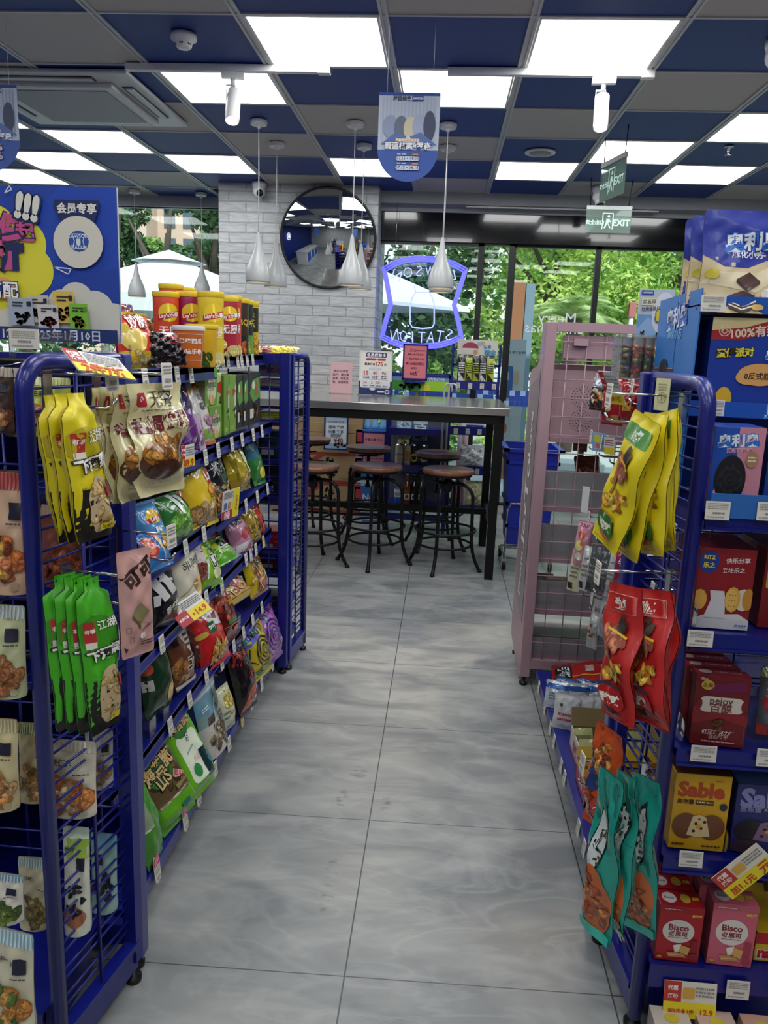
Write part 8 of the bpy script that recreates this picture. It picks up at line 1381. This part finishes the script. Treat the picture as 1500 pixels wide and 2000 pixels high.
def tray(label, x0, y0, y1, h0, h1, w_, col, ins, lart, cont):
    r = empty('open_carton', (x0+w_/2, (y0+y1)/2, .1165), label, 'carton'); cx, cy_ = x0+w_/2, (y0+y1)/2; a, b = w_/2, (y1-y0)/2
    m = MB(); m.box((-a, -b, 0), (a, b, .003), ins); m.box((-a, -b, 0), (-a+.003, b, h0), col); m.box((a-.003, -b, 0), (a, b, h1), ins); m.box((-a, -b, 0), (a, -b+.003, h0), col); m.box((-a, b-.003, 0), (a, b, h0), ins); m.add([(-a, b-.001, h0), (a, b-.001, h0), (a, b+.02, h1), (-a, b+.02, h1)], [(0,1,2,3)], ins); m.add([(-a, b+.001, h0), (a, b+.001, h0), (a, b+.022, h1), (-a, b+.022, h1)], [(3,2,1,0)], '#c8c8c6')
    layart(m, lart, 2*b, h0, lambda x, y, z: (-a-z, -x, y), None); layart(m, lart, 2*a, h0, lambda x, y, z: (x, -b-z, y), None); pt(m, 'carton_body', CARD, r)
    rg = random.Random(int(y0*100)); n = len(cont)
    for i in range(n):
        o = bagmesh(.06, .10, .012, [('r', .1, .5, .9, .8, shade(cont[i], .7)), ('e', .5, .3, .2, .1, shade(cont[i], 1.15))], cont[i], 'pillow', seed=i, nu=8, nv=10).build('snack_sachet', FOIL); o.location = (cx-a+.035+(2*a-.07)*(i % 4)/3.2, cy_-b+.02+(2*b-.04)*(i//4)/(max(1, n//4)), .121); o.rotation_euler = (-.2, .15*rg.uniform(-1, 1), rg.uniform(-.3, .3)); tag(o, 'small sachet in '+label.split(' on the')[0].split(' with')[0].split(' nearest')[0]+', '+('near', 'far')[i//4]+' row, '+('first', 'second', 'third', 'fourth')[i % 4]+' from the aisle', 'snack pouch', 'sachets in '+label.split(' on the')[0])
    return r
tray('the white and brown open carton with red lettering on the low right shelf', .485, 2.24, 2.43, .075, .13, .24, '#d0ccc4', '#8a7850', [('tw', '香辣', .5, .5, .4, '#a8242c'), ('r', 0, 0, 1, .15, '#a8242c')], ['#d8d89a', '#cfd4a0', '#e0dca8', '#c8cc90', '#d8d89a', '#cfd4a0', '#e0dca8', '#c8cc90'])
tray('the carton of gold sachets on the low right shelf', .470, 2.06, 2.22, .075, .10, .24, '#a82a3c', '#b8962c', [('tw', '乳脂', .5, .5, .4, '#e8c8b8'), ('r', 0, .8, 1, 1, '#d8a82c')], ['#d8a01e', '#c88a1c', '#e0b02c', '#b8761c', '#d8a01e', '#c88a1c', '#e0b02c', '#b8761c'])
tray('the empty white carton on the low right shelf', .50, 1.88, 2.03, .07, .12, .24, '#c4c0b8', '#c4bcb4', [('tx', .1, .2, .9, .8, 3, '#a8705a')], [])
tray('the grey carton nearest the end frame on the low right shelf', .52, 1.77, 1.865, .065, .09, .22, '#8a8680', '#a8a49c', [('tx', .1, .2, .9, .8, 3, '#8a4a3a')], ['#a88a5a', '#8a6a44', '#a89a7a', '#8a6a44'])
for k, (px, py) in enumerate(((1050,1343), (1061,1392), (1072,1425), (1078,1465), (1091,1517), (1098,1537), (1124,1640), (1135,1680))):
    p = atx(px, py, .44); addtag(GR, (.441-GR.location.x, p.y-GR.location.y, .08-.008), -PI/2, TG, -.1, 1.0)
# ---- part of the shop behind the camera (seen in the round mirror)
r = empty('checkout_counter', (-3.6, .6, 0), 'white checkout counter with blue front panels behind the camera, left', 'counter')
pt(MB().box((-.5, -1.5, 0), (.35, 1.5, .9), 0, None, .02), 'counter_body', mat('counter_white', '#d0d2d4', .4), r); pt(MB().box((-.55, -1.55, .9), (.4, 1.55, .94), 0, None, .01), 'worktop', mat('counter_top', '#b4b6b8', .3), r)
for k in range(3): pt(MB().box((.352, -1.3+.95*k, .15), (.358, -.6+.95*k, .8)), 'front_panel', mat('counter_blue', '#1f4fae', .4), r)
r = empty('round_shop_sign', (-5.17, 1.4, 1.9), 'lit round blue and white sign on the left wall behind the camera', 'sign'); pt(MB().lathe([(0, 0), (.28, 0), (.28, .04), (0, .04)], 40, 0, (0, 0, 0), rotm(0, PI/2, 0)), 'disc', mat('lit_white', (.8, .88, 1), .4, emit=1.5), r); pt(MB().lathe([(.17, .042), (.24, .042)], 40, 0, (0, 0, 0), rotm(0, PI/2, 0), cap=False), 'ring', mat('counter_blue', '#1f4fae', .4), r)
cols = ['#c8342c', '#e0b82a', '#3f8a3a', '#2f62b0', '#d8d4c8', '#8a4a2a', '#c86a8a', '#4a2a5a']
rg = random.Random(21); proto = None
for (x0, y0, n_) in ((-1.5, -2.9, 2), (1.35, -2.6, 2), (2.35, .5, 2)):
    for j in range(n_):
        yy = y0+j*1.05; r = empty('shelving_unit', (x0, yy, 0), 'stocked blue shelving unit behind the camera, '+{-1.5: 'left row', 1.35: 'right row', 2.35: 'by the fridges'}[x0]+(', rear' if j == 0 else ', front'), 'shelving unit', 'shelving behind the camera'); m = MB(); m.box((-.3, -.5, 0), (.3, .5, .12)); m.box((-.015, -.5, .12), (.015, .5, 1.4))
        for z in (.42, .72, 1.02, 1.3): m.box((-.26, -.5, z-.02), (.26, .5, z))
        pt(m, 'rack', BLUE, r); g = MB()
        for z in (.12, .42, .72, 1.02, 1.3):
            for s in (-1, 1):
                y = -.47
                while y < .42: w_ = rg.uniform(.07, .13); hh = rg.uniform(.14, .24) if z < 1.2 else .2; g.box((min(s*.06, s*.22), y, z+.001), (max(s*.06, s*.22), y+w_-.01, z+hh), rg.choice(cols)); y += w_
        pt(g, 'packaged_goods', CARD, r)
for k in range(4):
    o = MB().box((XR-.62, -3.9+k*1.0, 0), (XR-.02, -2.95+k*1.0, 2.05), 0, None, .01).build('drinks_fridge', mat('fridge_white', '#c8cccf', .35)); tag(o, 'white drinks fridge on the right wall behind the camera, '+('farthest', 'second farthest', 'second nearest', 'nearest')[k], 'fridge', 'fridges behind the camera')
for o in sc.objects:
    if 'label' in o and len(str(o['label']).split()) > 16: print('LONG', o['label'])
